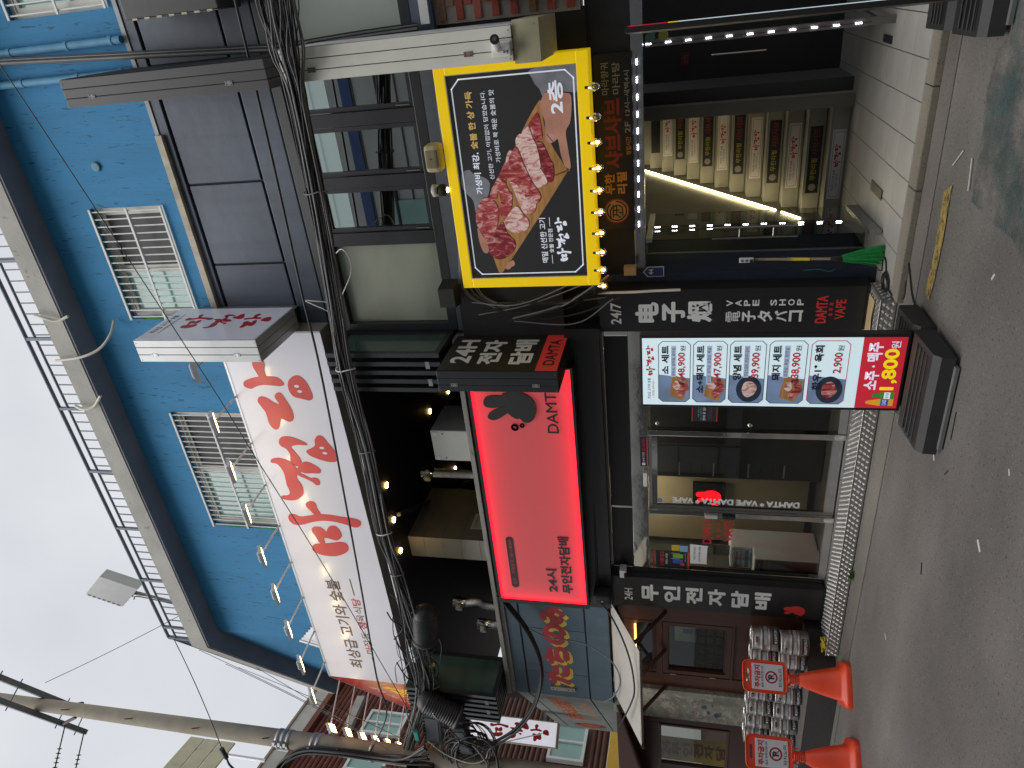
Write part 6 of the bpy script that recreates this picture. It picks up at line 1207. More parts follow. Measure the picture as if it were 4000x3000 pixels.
def keg_band(t, ang):
    c = Cyl((0, 0, 0), KR, ang); g = MB()
    for k in range(12): g.poly(c, [(-.085 + .0145 * k, .012), (-.085 + .0145 * (k + 1), .012), (-.085 + .0145 * (k + 1), .072), (-.085 + .0145 * k, .072)], 0, .0022)
    g.build('brand_band', M_INK, t); vs_, fs_ = glyphs('★SAPPORO', .01); a = min(x for x, y in vs_); b = max(x for x, y in vs_); lo = min(y for x, y in vs_); hi = max(y for x, y in vs_)
    MB().add([c.p(-.080 + (x - a) / (b - a) * .165, .024 + (y - lo) / (hi - lo) * .036, .0034) for x, y in vs_], fs_).build('lettering', M_LETW, t)
keg_band(keg0, -.95)
low = [-6.10, -6.365, -6.63, -6.895, -7.16, -7.425, -7.69]; upp = [-6.135, -6.39, -6.66, -6.92, -7.185, -7.445, -7.70]; first = True
rnm = ['rightmost', 'second from the right', 'third from the right', 'fourth from the right', 'fifth from the right', 'sixth from the right', 'leftmost']
for row, xs_ in enumerate((low, upp)):
    for i, x in enumerate(xs_):
        o = keg0 if first else copy_tree(keg0); first = False
        o.location = (x, .10 + random.uniform(-.02, .02) + .03 * row + .008 * i, IZ + .005 + row * (KH + .002)); o.rotation_euler.z = random.uniform(-.5, .45)
        tag(o, 'steel beer keg, %s of the %s row on the stone step' % (rnm[i], 'upper' if row else 'lower'), 'keg', 'beer kegs on the izakaya step')
# ================================================================ no-parking cones
M_ORG = mat('orange_plastic', (.72, .060, .018), .38, var=.07, vs=4)
def make_cone(loc, ang, label):
    t = thing('no_parking_cone', label, 'cone', (0, 0, 0), 'orange no-parking cones')
    n = 8
    def ring(r, z, sq): return [(r * cos(a) * (1 + sq * (1 / max(abs(cos(a)), abs(sin(a))) - 1)), r * sin(a) * (1 + sq * (1 / max(abs(cos(a)), abs(sin(a))) - 1)), z) for a in [2 * pi * (k + .5) / 32 for k in range(32)]]
    rs_ = [ring(.205, 0, .9), ring(.205, .035, .9), ring(.195, .055, .9), ring(.160, .075, .75), ring(.150, .09, .7), ring(.115, .24, .55), ring(.075, .38, .4), ring(.050, .44, .2)]
    q = MB(); q.add([p for r_ in rs_ for p in r_], [(i * 32 + k, i * 32 + (k + 1) % 32, (i + 1) * 32 + (k + 1) % 32, (i + 1) * 32 + k) for i in range(len(rs_) - 1) for k in range(32)], True); q.build('cone_body', M_ORG, t)
    q = MB(); pr = []
    for k in range(6): z = .438 + k * .0165; pr += [(.040, z), (.046, z + .005), (.046, z + .011), (.040, z + .0155)]
    q.lathe(pr, n=18); q.build('ribbed_neck', M_ORG, t)
    for s in (-1, 1): MB().tube([(s * (.052 + .016 * cos(a)), 0, .50 + .022 * sin(a)) for a in [2 * pi * k / 12 for k in range(12)]], .005, 5, closed=True).build('chain_ring', M_ORG, t)
    Fs = Frame((0, -.018, 0), (1, 0, 0), (0, 0, 1), (0, -1, 0))
    def rrect(u0, u1, v0, v1, r, k=5): 
        o = []
        for cx, cy, a0 in ((u1 - r, v0 + r, -pi / 2), (u1 - r, v1 - r, 0), (u0 + r, v1 - r, pi / 2), (u0 + r, v0 + r, pi)):
            for i in range(k + 1): a = a0 + pi / 2 * i / k; o.append((cx + r * cos(a), cy + r * sin(a)))
        return o
    bdm = bmesh.new(); outer = rrect(-.148, .148, .545, .96, .055); hole = rrect(-.062, .062, .895, .925, .014)
    vo = [bdm.verts.new((x, -.018, z)) for x, z in outer]; vh = [bdm.verts.new((x, -.018, z)) for x, z in hole]
    ed = [bdm.edges.new((l_[i], l_[(i + 1) % len(l_)])) for l_ in (vo, vh) for i in range(len(l_))]
    bmesh.ops.triangle_fill(bdm, edges=ed, use_beauty=True); g_ = bmesh.ops.extrude_face_region(bdm, geom=list(bdm.faces)); bmesh.ops.translate(bdm, vec=(0, .036, 0), verts=[e for e in g_['geom'] if isinstance(e, bmesh.types.BMVert)])
    bmesh.ops.recalc_face_normals(bdm, faces=list(bdm.faces)); MB().frombm(bdm).build('sign_board', M_ORG, t)
    rim = MB(); rim.tube([(x, -.018, z) for x, z in rrect(-.143, .143, .55, .955, .05)], .007, 6, closed=True); rim.build('board_rim', M_ORG, t)
    MB().tube([(-.03, 0, .53), (-.045, 0, .55)], .03, 8).build('board_socket', M_ORG, t)
    MB().poly(Fs, rrect(-.118, .118, .585, .875, .004, 2), 0, .004).build('white_plate', mat('plate_white2', (.62, .62, .66), .45, var=.05), t)
    for sx in (-.105, .105):
        for sz in (.60, .86): MB().cyl((sx, -.022, sz), (sx, -.026, sz), .006, n=8).build('rivet', M_LETW, t)
    Fp = Frame((0, -.022, 0), (1, 0, 0), (0, 0, 1), (0, -1, 0)); M_PR = mat('plate_red', (.50, .03, .04), .5)
    text(Fp, '주차금지', -.100, .100, .797, .850, M_PR, t, bold=.02, heavy=.02); text(Fp, '협조 부탁드립니다', -.097, .097, .765, .787, M_INK, t, bold=.01)
    MB().line(Fp, [(.050 * cos(a), .694 + .050 * sin(a)) for a in [2 * pi * k / 28 for k in range(28)]], .013, 0, .002).build('ban_ring', M_PR, t); MB().line(Fp, [(-.035, .729), (.035, .659)], .010, 0, .0016, closed=False).build('ban_bar', M_PR, t); text(Fp, 'P', -.016, .022, .667, .722, M_INK, t, bold=.02, heavy=.02, d=.003)
    text(Fp, '타치노미', -.080, .080, .595, .628, M_INK, t, bold=.01)
    t.location = loc; t.rotation_euler.z = ang; return t
make_cone((-6.07, -.40, 0), radians(47), 'orange no-parking cone with a white plate nearer the checker-plate step')
make_cone((-6.38, -1.0, 0), radians(50), 'orange no-parking cone with a white plate farther from the checker-plate step')

# ================================================================ utility pole
PX_, PY_ = -8.54, -.19
po_ = thing('utility_pole', 'tall concrete utility pole with steel crossarms at the left', 'utility pole', (PX_, PY_, 0)); M_POLE = mat('pole_concrete', (.34, .30, .235), .85, var=.14, vs=5, bump=.25, bs=50, spots=(.26, .21, .15), sscale=4, sth=.66)
MB().cyl((PX_, PY_, 0), (PX_, PY_, 11.75), .160, .085, 24).build('shaft', M_POLE, po_)
for k in range(10):
    z = 5.9 + k * .55; a = 2.9 if k % 2 else 5.6; dr_ = V((cos(a), sin(a), 0)); r_ = .16 - z / 157; MB().cyl(V((PX_, PY_, z)) + dr_ * r_ * .9, V((PX_, PY_, z + .01)) + dr_ * (r_ + .13), .009, n=8).build('step_bolt', mat('rusty_bolt', (.20, .07, .03), .7, var=.3, vs=30), po_)
ad = V((-.92, .39, 0)); ap = V((.39, .92, 0)); M_ARMS = mat('crossarm_steel', (.20, .22, .23), .5, metal=.5, var=.15)
for s, z0 in ((.13, 10.9), (-.13, 10.9)):
    c = V((PX_, PY_, z0)) + ap * s; MB().beam(c - ad * 1.05, c + ad * 1.15, .075, .09).build('crossarm', M_ARMS, po_)
for k in (-.95, -.55, .5, .95):
    c = V((PX_, PY_, 10.9)) + ad * k; MB().cyl(c - ap * .22, c + ap * .22, .009, n=6).build('tie_bolt', M_ARMS, po_)
c = V((PX_, PY_, 10.9)); 
for s in (-1, 1): MB().beam(c + ap * .14 * s + ad * .6, V((PX_, PY_, 10.2)) + ap * .1 * s, .03, .04).build('arm_brace', M_BRST, po_)
for z in (6.88, 6.80, 6.72, 6.36, 6.28, 5.5):
    r_ = .163 - z / 157; MB().lathe([(r_ + .002, -.022), (r_ + .008, -.02), (r_ + .008, .02), (r_ + .002, .022)], (PX_, PY_, z), n=20).build('pole_band', M_GALV, po_); d_ = V((.5, -.85, 0)).normalized(); MB().beam(V((PX_, PY_, z)) + d_ * r_, V((PX_, PY_, z)) + d_ * (r_ + .06), .05, .035).build('band_lug', M_GALV, po_)
for i, k in enumerate((.62, 1.08)):
    t = thing('insulator_string', ('inner' if i == 0 else 'outer') + ' dark string of disc insulators hanging from the front crossarm', 'insulator', (0, 0, 0)); c = V((PX_, PY_, 10.86)) + ad * k - ap * .13; t.location = c; e = c + V((-.62, -.75, -.06)); MB().tube([c, c.lerp(e, .3), e], .010, 6).build('rod', M_CABLE, t)
    for j in range(9): p = c.lerp(e, .35 + .065 * j); MB().lathe([(.012, -.008), (.035, -.004), (.038, .002), (.012, .010)], p, e - c, 12).build('disc', M_CABLE, t)
t = thing('pole_equipment_box', 'grey meter box strapped to the utility pole', 'box', (PX_ - .2, PY_ - .15, 5.1)); q = MB(); q.bbox(-8.96, -8.72, -.42, -.26, 5.10, 5.40, .012); q.build('box', mat('meter_grey', (.36, .35, .30), .5, var=.1), t); MB().disc(front(-.42), -8.84, 5.25, .06, .04, 20, 0, .003).build('oval_plate', M_GALV, t)
# ================================================================ wires
random.seed(42)
def sag(a, b, s, n=14): a, b = V(a), V(b); return [a.lerp(b, i / n) + V((0, 0, -4 * s * (i / n) * (1 - i / n))) for i in range(n + 1)]
def wire(name, label, pts, r, m=M_CABLE, cat='cable', group=None, seg=5): return tag(MB().tube(pts, r, seg).build(name, m), label, cat, group)
# bundle along the facade: tied at a few points, loose between them
axis = [(0.505, -0.52, 4.148), (0.152, -0.52, 4.206), (-0.154, -0.52, 4.227), (-0.447, -0.45, 4.256), (-1.151, -0.34, 4.358), (-2.032, -0.26, 4.452), (-2.755, -0.24, 4.524), (-3.674, -0.2, 4.536), (-4.737, -0.16, 4.587), (-5.329, -0.14, 4.56), (-6.026, -0.14, 4.53), (-6.589, -0.16, 4.515), (-7.197, -0.18, 4.543), (PX_ + .15, PY_ + .02, 4.98)]
tight = [.10, .10, .08, .055, .055, .05, .055, .05, .05, .045, .075, .09, .09, .05]
for k in range(34):
    a0 = random.random() * 6.28; rr = sqrt(random.random()); pts = []
    for i, (p, t_) in enumerate(zip(axis, tight)):
        aa = a0 + random.uniform(-.55, .55); r_ = rr * t_ * random.uniform(.75, 1.25); pts.append(V(p) + V((0, cos(aa) * r_ * .8, sin(aa) * r_ * 1.5)))
    wire('cable', 'dark cable in the thick bundle strung along the facade above the shop signs', curve(pts, 5), random.choice((.0045, .0055, .0065, .009)), random.choice((M_CABLE, M_CABLE, M_CABLE, M_CABLE2)), 'cable', 'cables bundled along the facade')
for i, j in enumerate((4, 6, 7, 8, 9)):
    p = V(axis[j]); t_ = tight[j] * 1.15; tag(MB().tube([p + V((.01 * sin(a * 2), cos(a) * t_ * .8, sin(a) * t_ * 1.5)) for a in [2 * pi * k / 16 for k in range(16)]], .006, 5, closed=True).build('cable_tie', M_WHITE if i in (1, 3) else M_CABLE2), nm[i] + ' tie from the right around the cable bundle', 'cable tie', 'ties round the cable bundle')
wire('white_wire', 'loose white wire looping out of the cable bundle below the slate panels', curve([(-2.15, -0.1, 4.839), (-2.219, -0.1, 4.699), (-2.287, -0.05, 4.604), (-2.143, -0.08, 4.5), (-1.897, -0.12, 4.326), (-1.753, -0.12, 4.315), (-1.692, -0.1, 4.373), (-1.752, -0.02, 4.477)], 8), .005, M_WHITE, 'wire')
wire('white_wire', 'short white wire tied from the black line to the cable bundle', curve([(-2.145, -0.1, 4.827), (-2.166, -0.08, 4.718), (-2.205, -0.02, 4.586)], 6), .006, M_WHITE, 'wire')
wire('power_line', 'thick black line crossing in front of the white billboard to the pole', curve([(0.288, -0.25, 4.672), (0.146, -0.25, 4.678), (-0.395, -0.25, 4.693), (-1.156, -0.25, 4.718), (-2.03, -0.25, 4.756), (-2.911, -0.25, 4.781), (-5.299, -0.25, 4.959), (-6.922, -0.25, 5.096), (-7.632, -0.25, 5.108), (PX_ + .1, PY_ - .1, 5.5)], 6), .011, M_CABLE, 'power line')
wire('overhead_wire', 'thin black wire slanting across the blue wall and the white billboard', curve([(0.164, -0.6, 6.578), (-0.035, -0.6, 6.505), (-0.988, -0.6, 6.204), (-2.7, -0.6, 5.683), (-3.522, -0.6, 5.461), (-4.971, -0.6, 5.059), (-7.026, -0.6, 4.565)], 6), .0045, M_CABLE, 'wire')
wire('overhead_wire', 'thin wire running from the pole top to the antenna cabinet', sag((PX_ + .4, PY_ + .1, 10.7), (m0.x - .05, .9, 8.5), .05), .005, M_CABLE2, 'wire')
wire('overhead_wire', 'thin wire dropping from the roof corner to a splice near the pole', sag((-7.2, .2, 8.35), (-7.781, -0.9, 7.081), .03), .006, M_CABLE, 'wire')
t = thing('splice_bar', 'dark cylindrical splice hanging on the wire left of the pole', 'splice', (-7.781, -0.9, 7.081)); MB().cyl((-7.766, -0.9, 7.084), (-7.943, -0.9, 7.075), .028, n=10).build('sleeve', M_CABLE, t); MB().tube(curve([(-7.943, -0.9, 7.075), (-8.111, -0.88, 7.106), (-8.286, -0.85, 7.09)], 6), .014, 6).build('tail', M_CABLE, t)
for i, (a, b, s) in enumerate((((-7.803, 0.5, 8.354), (-7.551, -0.4, 5.787), .05), ((-8.182, 0.6, 8.104), (-7.72, -0.5, 5.334), .08), ((-8.502, 0.8, 8.116), (-8.066, -0.3, 4.864), .1), ((-8.045, 0.5, 7.499), (-7.927, -0.6, 4.866), .05))): wire('overhead_wire', nm[i] + ' thin wire from the building corner towards the pole in front of the brown tiles', sag(a, b, s), .004, M_CABLE, 'wire', 'wires from the corner to the pole')
for i in range(5): wire('overhead_wire', 'grey wire running up the blue wall beside the drain pipes', curve([V(p) + V((.012 * i, -.008 * (i % 2), 0)) for p in ((-0.035, 0.28, 7.653), (-0.042, 0.28, 7.404), (-0.104, 0.26, 6.102), (-0.16, 0.24, 4.915), (-0.171, 0.24, 4.65), (-0.145, 0.28, 4.019), (-0.134, 0.3, 3.551))], 6), .010 if i < 2 else .006, M_CABLE2 if i % 2 else M_CABLE, 'wire', 'wires up the wall by the drain pipes')
# cables hanging behind the signs over the pillar
for i in range(14):
    a = V((random.uniform(-2.5, -2.25), random.uniform(.15, .28), random.uniform(2.9, 3.5))); b = V((random.uniform(-2.35, -2.0), random.uniform(.15, .3), random.uniform(2.05, 2.35))); m_ = (a + b) / 2 + V((random.uniform(-.12, .02), random.uniform(-.06, 0), random.uniform(-.15, .1)))
    wire('loose_cable', 'loose dark cable hanging in the gap between the yellow sign and the black projecting sign', curve([a, m_, b], 8), random.choice((.004, .006, .009)), random.choice((M_CABLE, M_CABLE, M_CABLE2)), 'cable', 'loose cables between the signs')
for i in range(7):
    z = 3.50 - .02 * i; wire('loose_cable', 'dark cable lying along the ledge above the yellow sign', curve([(-.2, .30, z - .03), (-.8, .27, z - .05 * random.random()), (-1.6, .25, z - .05), (-2.2, .24, z - .08 * random.random()), (-2.4, .26, z - .3)], 6), random.choice((.006, .01)), random.choice((M_CABLE, M_CABLE2)), 'cable', 'cables along the ledge')
for i in range(9):
    o_ = V((random.uniform(-.06, .06), random.uniform(-.04, .04), 0)); q_ = V((PX_ + .12, PY_ - .17, 0))
    wire('heavy_cable', 'thick black cable strapped down the front of the utility pole', curve([q_ + o_ + V((-.55 + .1 * random.random(), -.25, 6.55 + .15 * random.random())), q_ + o_ + V((-.35, -.12, 6.75 + .1 * random.random())), q_ + o_ + V((-.10, 0, 6.45)), q_ + o_ + V((0, 0, 5.9)), q_ + o_ + V((.01, 0, 5.4)), q_ + o_ + V((random.uniform(0, .2), -.05, 4.95)), q_ + o_ + V((random.uniform(.1, .5), -.05, 4.6))], 6), random.choice((.012, .016, .02)), M_CABLE, 'cable', 'thick cables down the utility pole')
# splice closures and boxes in the tangle by the pole
def closure(label, a, b, r_):
    a, b = V(a), V(b); L = (b - a).length; ax = (b - a).normalized(); t = thing('splice_closure', label, 'splice closure', b); pr = [(r_ * .25, 0), (r_ * .6, .015), (r_ * .85, .05), (r_ * .95, .09)]; n = 13
    for k in range(n): z = .10 + (L - .15) * k / n; pr += [(r_ * .96, z), (r_ * 1.05, z + .006), (r_ * 1.05, z + .014), (r_ * .96, z + .02)]
    pr += [(r_ * 1.0, L - .045), (r_ * 1.16, L - .04), (r_ * 1.16, L - .01), (r_ * .9, L)]; MB().lathe(pr, a, ax, 24).build('ribbed_shell', M_MATTE if False else mat('closure_black', (.024, .025, .027), .5, var=.25, vs=6), t); MB().lathe([(r_ * .5, L), (r_ * .5, L + .05), (r_ * .2, L + .06)], a, ax, 14).build('cable_gland', M_CABLE, t); return t
closure('large black ribbed splice closure hanging along the cable bundle under the billboard', (-5.86, -.10, 4.36), (-6.36, -.12, 4.42), .135)
cl2 = closure('large black ribbed splice closure tilted in the tangle beside the green folded window', (-7.16, -.30, 4.58), (-7.42, -.32, 4.10), .13); MB().tube([V((-7.29, -.31, 4.34)) + V((.13 * cos(a) * .9, .135 * sin(a), .075 * cos(a))) for a in [2 * pi * k / 20 for k in range(20)]], .008, 5, closed=True).build('strap', M_STEEL, cl2)
def tbox(label, c, sx, sz, tilt, mark=None):
    t = thing('terminal_box', label, 'terminal box', c); R_ = Matrix.Rotation(tilt, 3, 'Y'); c = V(c)
    def tf(mb): mb.v = [tuple(R_ @ (V(p) - c) + c) for p in mb.v]; return mb
    tf(MB().bbox(c.x - sx, c.x + sx, c.y - .06, c.y + .06, c.z - sz, c.z + sz, .02)).build('case', mat('box_black', (.018, .019, .021), .5, var=.2), t); tf(MB().bbox(c.x - sx * .75, c.x + sx * .75, c.y - .068, c.y - .06, c.z - sz * .7, c.z + sz * .7, .003)).build('lid', mat('lid_grey', (.055, .06, .068), .5, var=.15), t)
    for k in range(9): tf(MB().box(c.x - sx + .02 + (2 * sx - .05) * k / 8, c.x - sx + .028 + (2 * sx - .05) * k / 8, c.y - .072, c.y - .06, c.z + sz * .74, c.z + sz * .97)).build('rib', M_CABLE, t)
    if mark: MB().box(c.x - .09, c.x + .09, c.y - .075, c.y - .069, c.z - .025, c.z + .025).build('number_plate', mat('plate_cream', (.6, .58, .48), .5), t); text(front(c.y - .076), mark, c.x - .08, c.x + .08, c.z - .014, c.z + .014, M_INK, t, bold=.01)
    return t
tbox('flat black terminal box among the cables right of the tilted closure', (-7.10, -.12, 4.53), .21, .085, .25); tbox('large black terminal box between the tilted closure and the pole', (-7.88, -.15, 4.56), .29, .12, .10); tbox('ribbed grey-lidded terminal box below the large one', (-7.98, -.20, 4.17), .25, .09, -.12)
tbox('black terminal box with a cream number plate near the pole', (-8.62, -.32, 4.72), .17, .12, .0, 'SB10200'); tbox('meshed black terminal box tilted against the pole', (-8.60, -.40, 4.93), .20, .07, .35)
# coils of slack cable and drooping loops
for i in range(26):
    c = V((-8.25 + random.uniform(-.12, .12), -.15 + random.uniform(-.15, .1), 4.12 + random.uniform(-.08, .12))); r_ = random.uniform(.22, .42); ph = random.random() * 6; wire('cable_coil', 'round of slack black cable coiled beside the pole', [c + V((cos(a) * r_ * 1.05, .04 * sin(a * 2 + ph), sin(a) * r_ * .72)) for a in [ph + 2 * pi * k / 30 for k in range(27)]], random.choice((.006, .008, .011)), random.choice((M_CABLE, M_CABLE, M_CABLE, M_CABLE, M_CABLE, M_CABLE2)), 'cable', 'coils of slack cable by the pole')
for i in range(46):
    a = V((random.uniform(-8.1, -5.7), random.uniform(-.2, .0), random.uniform(4.45, 4.85))); b = a + V((random.uniform(-1.0, -.3), random.uniform(-.1, .1), random.uniform(-.25, .15))); m_ = (a + b) / 2 + V((random.uniform(-.1, .1), random.uniform(-.1, .05), random.uniform(-.28, .08)))
    wire('loose_cable', 'loose cable looping in the tangle between billboard and pole', curve([a, a.lerp(m_, .5) + V((0, 0, .03)), m_, b], 6), random.choice((.004, .006, .008)), random.choice((M_CABLE, M_CABLE, M_CABLE, M_CABLE2)), 'cable', 'loose cables in the tangle')
for i in range(5):
    o_ = V((random.uniform(-.02, .02), random.uniform(-.03, .03), random.uniform(-.02, .02)))
    wire('heavy_cable', 'thick black cable swooping from under the red sign to the coils by the pole', curve([V(p) + o_ for p in ((-5.857, 0.2, 3.583), (-5.987, 0.16, 3.467), (-6.285, 0.12, 3.279), (-6.611, 0.08, 3.164), (-6.9, 0.05, 3.134), (-7.106, 0, 3.151), (-7.398, -0.05, 3.241), (-7.73, -0.1, 3.43), (-7.98, -0.15, 3.68), (-8.35, -.25, 4.25))], 6), .016 if i < 2 else .011, M_CABLE, 'cable', 'thick cables swooping to the pole')
wire('drop_cable', 'black cable looping over the corrugated awning from the pillar speaker', curve([(-5.802, 0.15, 2.429), (-5.693, -0.1, 2.29), (-5.763, -0.35, 2.138), (-6.056, -0.42, 2.05), (-6.405, -0.45, 2.02), (-6.709, -0.4, 2.066), (-7.408, -0.2, 2.227)], 8), .010, M_CABLE, 'cable')
wire('drop_cable', 'grey cable looping from the heavy cables down across the painted board to the awning', curve([(-6.279, 0.1, 3.226), (-6.408, 0.12, 3.016), (-6.492, 0.15, 2.626), (-6.634, 0.1, 2.352), (-6.786, 0.05, 2.236), (-7.02, 0.05, 2.231), (-7.293, 0.1, 2.321), (-7.534, 0.2, 2.446)], 8), .008, M_CABLE2, 'cable')
wire('drop_cable', 'long white cable sagging through the tangle by the pole', curve([(-8.12, -0.2, 4.683), (-8.205, -0.3, 4.419), (-8.245, -0.35, 4.087), (-8.205, -0.3, 3.896), (-8.061, -0.2, 3.783), (-7.847, -0.1, 3.18)], 8), .007, mat('cable_white', (.5, .5, .48), .5), 'cable')
tg = thing('cable_tag', 'small yellow tag hanging from a loose cable beside the first closure', 'tag', (-6.754, -0.15, 4.396)); MB().add([(-6.773, -0.15, 4.443), (-6.701, -0.15, 4.362), (-6.753, -0.15, 4.353), (-6.819, -0.15, 4.433), (-6.775, -0.148, 4.444), (-6.704, -0.148, 4.363), (-6.756, -0.148, 4.354), (-6.822, -0.148, 4.434)], [(0, 1, 2, 3), (7, 6, 5, 4), (0, 4, 5, 1), (1, 5, 6, 2), (2, 6, 7, 3), (3, 7, 4, 0)]).build('tag', mat('tag_yellow', (.66, .52, .12), .5), tg)
tag(MB().bbox(-8.02, -7.86, -.30, -.26, 4.72, 4.78, .01).build('cable_clamp', mat('teal_tape', (.03, .28, .26), .5)), 'teal tape wrapped round the cables above the large terminal box', 'tape')
# second white projecting sign on the side street
FQ = FC.o + CU * -2.0; s6 = thing('projecting_sign', 'white lit projecting sign with red brush lettering low on the side street corner', 'sign', (FQ.x, FQ.y, 3.3)); FR = Frame((FQ.x, FQ.y, 0), V((.5, .866, 0)), (0, 0, 1), CU)
MB().rect(FR, -.40, -.05, 3.28, 4.62, -.18, -.002).build('sign_box', mat('sign_side_cream', (.45, .42, .34), .5), s6); MB().rect(FR, -.385, -.065, 3.295, 4.60, -.002, 0).build('sign_face', mat('lit_white_face', (.72, .72, .80), .4, emit=.4), s6); brush(FR, -.34, -.11, 3.38, 4.30, MATS['red_vinyl'], None, s6, vertical=True)
for z in (3.5, 4.4): MB().beam(FR.p(-.05, z, -.09), FR.p(.05, z, -.09), .03, .04).build('wall_bracket', M_GALV, s6)
# ================================================================ house of brown tiles across the side street
HO = V((-16, 5.5, 0)); HU = V((-.2403, .9707, 0)); HN = V((.9707, .2403, 0)); HF = Frame(HO, HU, (0, 0, 1), HN)
hs_ = thing('tiled_house', 'house clad in brown ridged tiles with white-framed windows across the side street', 'house', HO); M_RT = mat('brown_ridge_tile', (.17, .055, .035), .75, var=.3, vs=5, spots=(.24, .19, .15), sscale=3, sth=.58); M_RT2 = mat('brown_ridge_tile_low', (.12, .055, .040), .7, var=.2, vs=5)
MB().rect(HF, -8, 1.6, 0, 10.7, -.3, -.05).build('wall', M_RT2, hs_)
def ridges(u0, u1, v0, v1, w_, m):
    q = MB(); n = int((v1 - v0) / w_)
    for k in range(n):
        v = v0 + k * w_; A_ = [(v, 0), (v + w_ * .2, .05), (v + w_ * .5, .075), (v + w_ * .8, .05), (v + w_, 0)]
        for (a, da), (b, db) in zip(A_, A_[1:]): q.add([HF.p(u0, a, da), HF.p(u1, a, da), HF.p(u1, b, db), HF.p(u0, b, db)], [(0, 1, 2, 3)], True)
    q.build('ridge_tiles', m, hs_, kind='stuff')
def vridges(u0, u1, v0, v1, w_, m):
    q = MB(); n = int((u1 - u0) / w_)
    for k in range(n):
        u = u0 + k * w_; A_ = [(u, 0), (u + w_ * .2, .04), (u + w_ * .5, .06), (u + w_ * .8, .04), (u + w_, 0)]
        for (a, da), (b, db) in zip(A_, A_[1:]): q.add([HF.p(a, v0, da), HF.p(b, v0, db), HF.p(b, v1, db), HF.p(a, v1, da)], [(0, 1, 2, 3)], True)
    q.build('ridge_tiles', m, hs_, kind='stuff')
ridges(-8, 1.6, 7.3, 10.55, .13, M_RT); ridges(-8, 1.6, 4.6, 7.2, .13, M_RT2); ridges(-8, 1.6, 3.2, 3.66, .13, M_RT2)
def hwin(u0, u1, v0, v1, lb):
    o = MB().frame(HF, u0, u1, v0, v1, .07, .02, .14).build('window', M_WHITE, hs_); o['label'] = lb; um = (u0 + u1) / 2; MB().rect(HF, um - .03, um + .03, v0 + .07, v1 - .07, .02, .13).build('mullion', M_WHITE, o)
    for a, b in ((u0 + .07, um - .03), (um + .03, u1 - .07)): MB().rect(HF, a, b, v0 + .07, v1 - .07, .07, .09).build('pane', M_TEALG, o)
hwin(-.96, -.16, 8.28, 9.32, 'white-framed teal window among the brown tiles right of the pole'); hwin(-2.6, -1.6, 8.22, 9.2, 'white-framed teal window left of the pole'); hwin(-1.0, .22, 3.68, 4.55, 'wide white-framed teal window on the lower floor')
MB().rect(HF, -8, 1.6, 1.0, 3.15, -.04, .10).build('white_wall', mat('white_plaster', (.62, .61, .56), .7, var=.06), hs_); MB().rect(HF, -1.2, .6, 2.82, 3.12, .10, .2).build('yellow_fascia', mat('yellow_fascia', (.70, .42, .02), .5), hs_); MB().rect(HF, -8, 1.6, 9.62, 9.78, .02, .2).build('concrete_band', M_CONC, hs_) if False else None
MB().add([HF.p(.06, 9.82, .12), HF.p(-.95, 9.70, .12), HF.p(-.98, 9.50, .12), HF.p(.10, 9.62, .12), HF.p(.06, 9.82, .3), HF.p(-.95, 9.70, .3), HF.p(-.98, 9.50, .3), HF.p(.10, 9.62, .3)], [(4, 5, 6, 7), (0, 1, 5, 4), (1, 2, 6, 5), (2, 3, 7, 6), (3, 0, 4, 7)]).build('concrete_bracket', M_CONC, hs_)
pr_ = MB(); 
M_PERF = mat('perforated_metal', (.46, .45, .40), .6, var=.12, vs=4, spots=(.36, .20, .09), sscale=3, sth=.72)
for k in range(6): u = 1.3 - 1.6 * k; MB().rect(HF, u - 1.55, u, 10.70, 11.14, .10, .14).build('parapet_panel', M_PERF, hs_)
MB().rect(HF, -8, 1.6, 11.14, 11.20, .06, .18).build('parapet_rail', mat('parapet_rail', (.30, .24, .18), .7), hs_); MB().rect(HF, -8, 1.6, 10.56, 10.70, 0, .22).build('gutter', M_RT, hs_)
sgn = thing('dark_sign', 'small dark sign with white handwriting on the brown tiled house', 'sign', HF.p(-.1, 7.6)); MB().rect(HF, -.45, .35, 7.55, 8.0, .15, .25).build('panel', M_EDGED, sgn); text(HF, '오이지', -.35, .25, 7.63, 7.92, M_LETW, sgn, bold=.01, d=.255)
# slatted screen high behind the pole on the left
scr = thing('timber_screen', 'pale yellow slatted screen rising behind the pole at the far left', 'screen', HF.p(-3.4, 10.7))
for k in range(3): MB().rect(HF, -4.6 + .0, -2.25, 11.9 + .42 * k, 12.28 + .42 * k, .5, .54).build('slat', mat('pale_slat', (.50, .47, .32), .7, var=.1, streak=.1), scr)
for u in (-4.2, -2.6): MB().rect(HF, u, u + .06, 10.9, 13.1, .44, .5).build('post', M_GALV, scr)
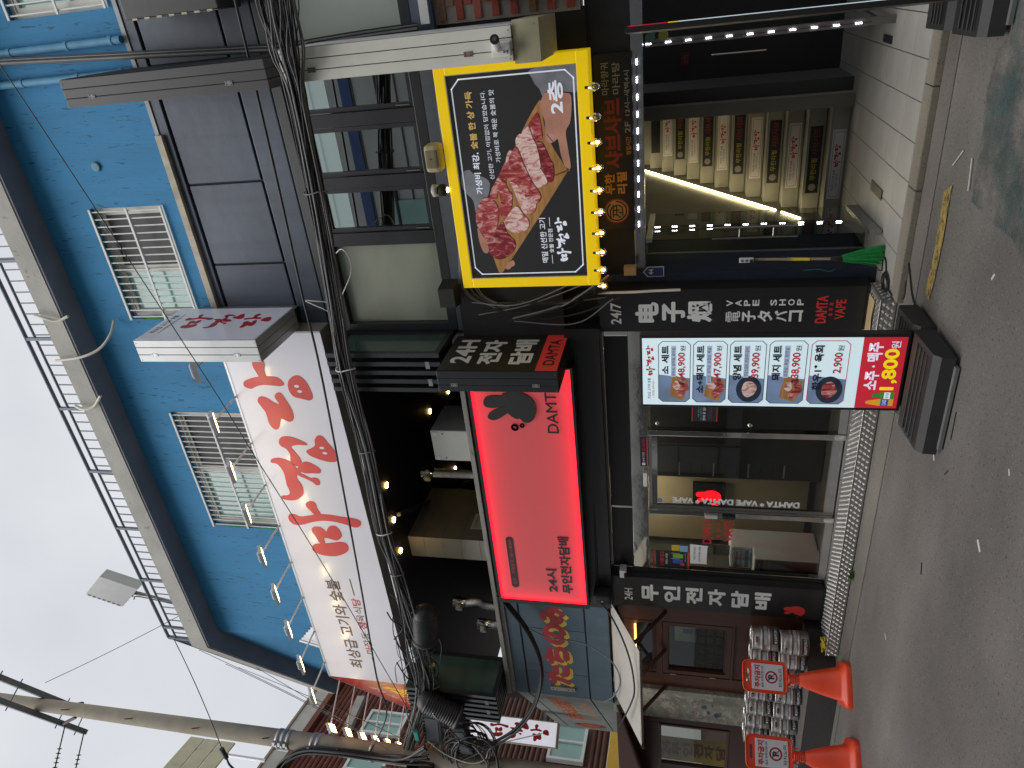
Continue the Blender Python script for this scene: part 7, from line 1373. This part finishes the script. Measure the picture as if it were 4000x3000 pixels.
# ================================================================ building across the street, seen only as a reflection
OY = -10.0
ob = thing('opposite_building', 'grey panelled building across the street that shows in the window reflections', 'building', (-4, OY - .5, 0)); OF = Frame((0, OY, 0), (-1, 0, 0), (0, 0, 1), (0, 1, 0)); M_OP = mat('grey_cladding', (.46, .48, .46), .5, var=.08, vs=2); M_OJ = mat('cladding_joint', (.10, .11, .11), .8)
MB().box(-16, 14, OY - 1, OY - .03, 0, 13.6).build('wall', M_OP, ob)
for k in range(24): u = -14 + 1.25 * k; MB().rect(OF, u - .015, u + .015, 0, 13.6, -.03, .004).build('joint', M_OJ, ob)
for k in range(13): v = .55 + 1.05 * k; MB().rect(OF, -14, 16, v - .015, v + .015, -.03, .003).build('joint', M_OJ, ob)
MB().rect(OF, -14, 16, 8.98, 9.24, -.03, .02).build('blue_band', mat('band_blue', (.03, .07, .22), .4), ob); MB().rect(OF, -14, 16, 8.30, 8.36, -.03, .06).build('dark_pipe', M_CABLE, ob)
for u in (4.0, 9.0): MB().rect(OF, u, u + 3.4, 7.0, 8.75, -.03, .03).build('window', M_TEALG, ob)
for k in range(8): u = -11 + 3.4 * k; MB().rect(OF, u, u + 1.6, 3.9, 5.4, -.03, .02).build('window', M_TEALG, ob); MB().rect(OF, u - .9, u + 1.5, .4, 2.6, -.03, .02).build('shop_window', mat('dark_shop_glass', (.05, .055, .05), .2), ob)
# parked dark scooter across the street
scb = thing('parked_scooter', 'dark scooter parked across the street, faintly mirrored in the shop glass', 'scooter', (-1.6, -8.2, 0)); 
for x in (-2.2, -1.0): MB().tube([(x + .26 * cos(a), -8.2, .27 + .26 * sin(a)) for a in [2 * pi * k / 20 for k in range(20)]], .05, 8, closed=True).build('tyre', M_CABLE, scb); MB().cyl((x, -8.24, .27), (x, -8.16, .27), .16, n=14).build('rim', M_STEEL, scb)
MB().tube(curve([(-2.2, -8.2, .5), (-1.9, -8.2, .75), (-1.6, -8.2, .45), (-1.3, -8.2, .42), (-1.1, -8.2, .7), (-.95, -8.2, .95)], 6), .10, 8).build('body', M_BLACK, scb); MB().bbox(-2.1, -1.55, -8.3, -8.1, .72, .84, .03).build('seat', M_MATTE, scb); MB().tube([(-.95, -8.45, 1.02), (-.97, -8.2, .98), (-.95, -7.95, 1.02)], .018, 8).build('handlebar', M_STEEL, scb)
bpy.data.scenes.remove(TS)
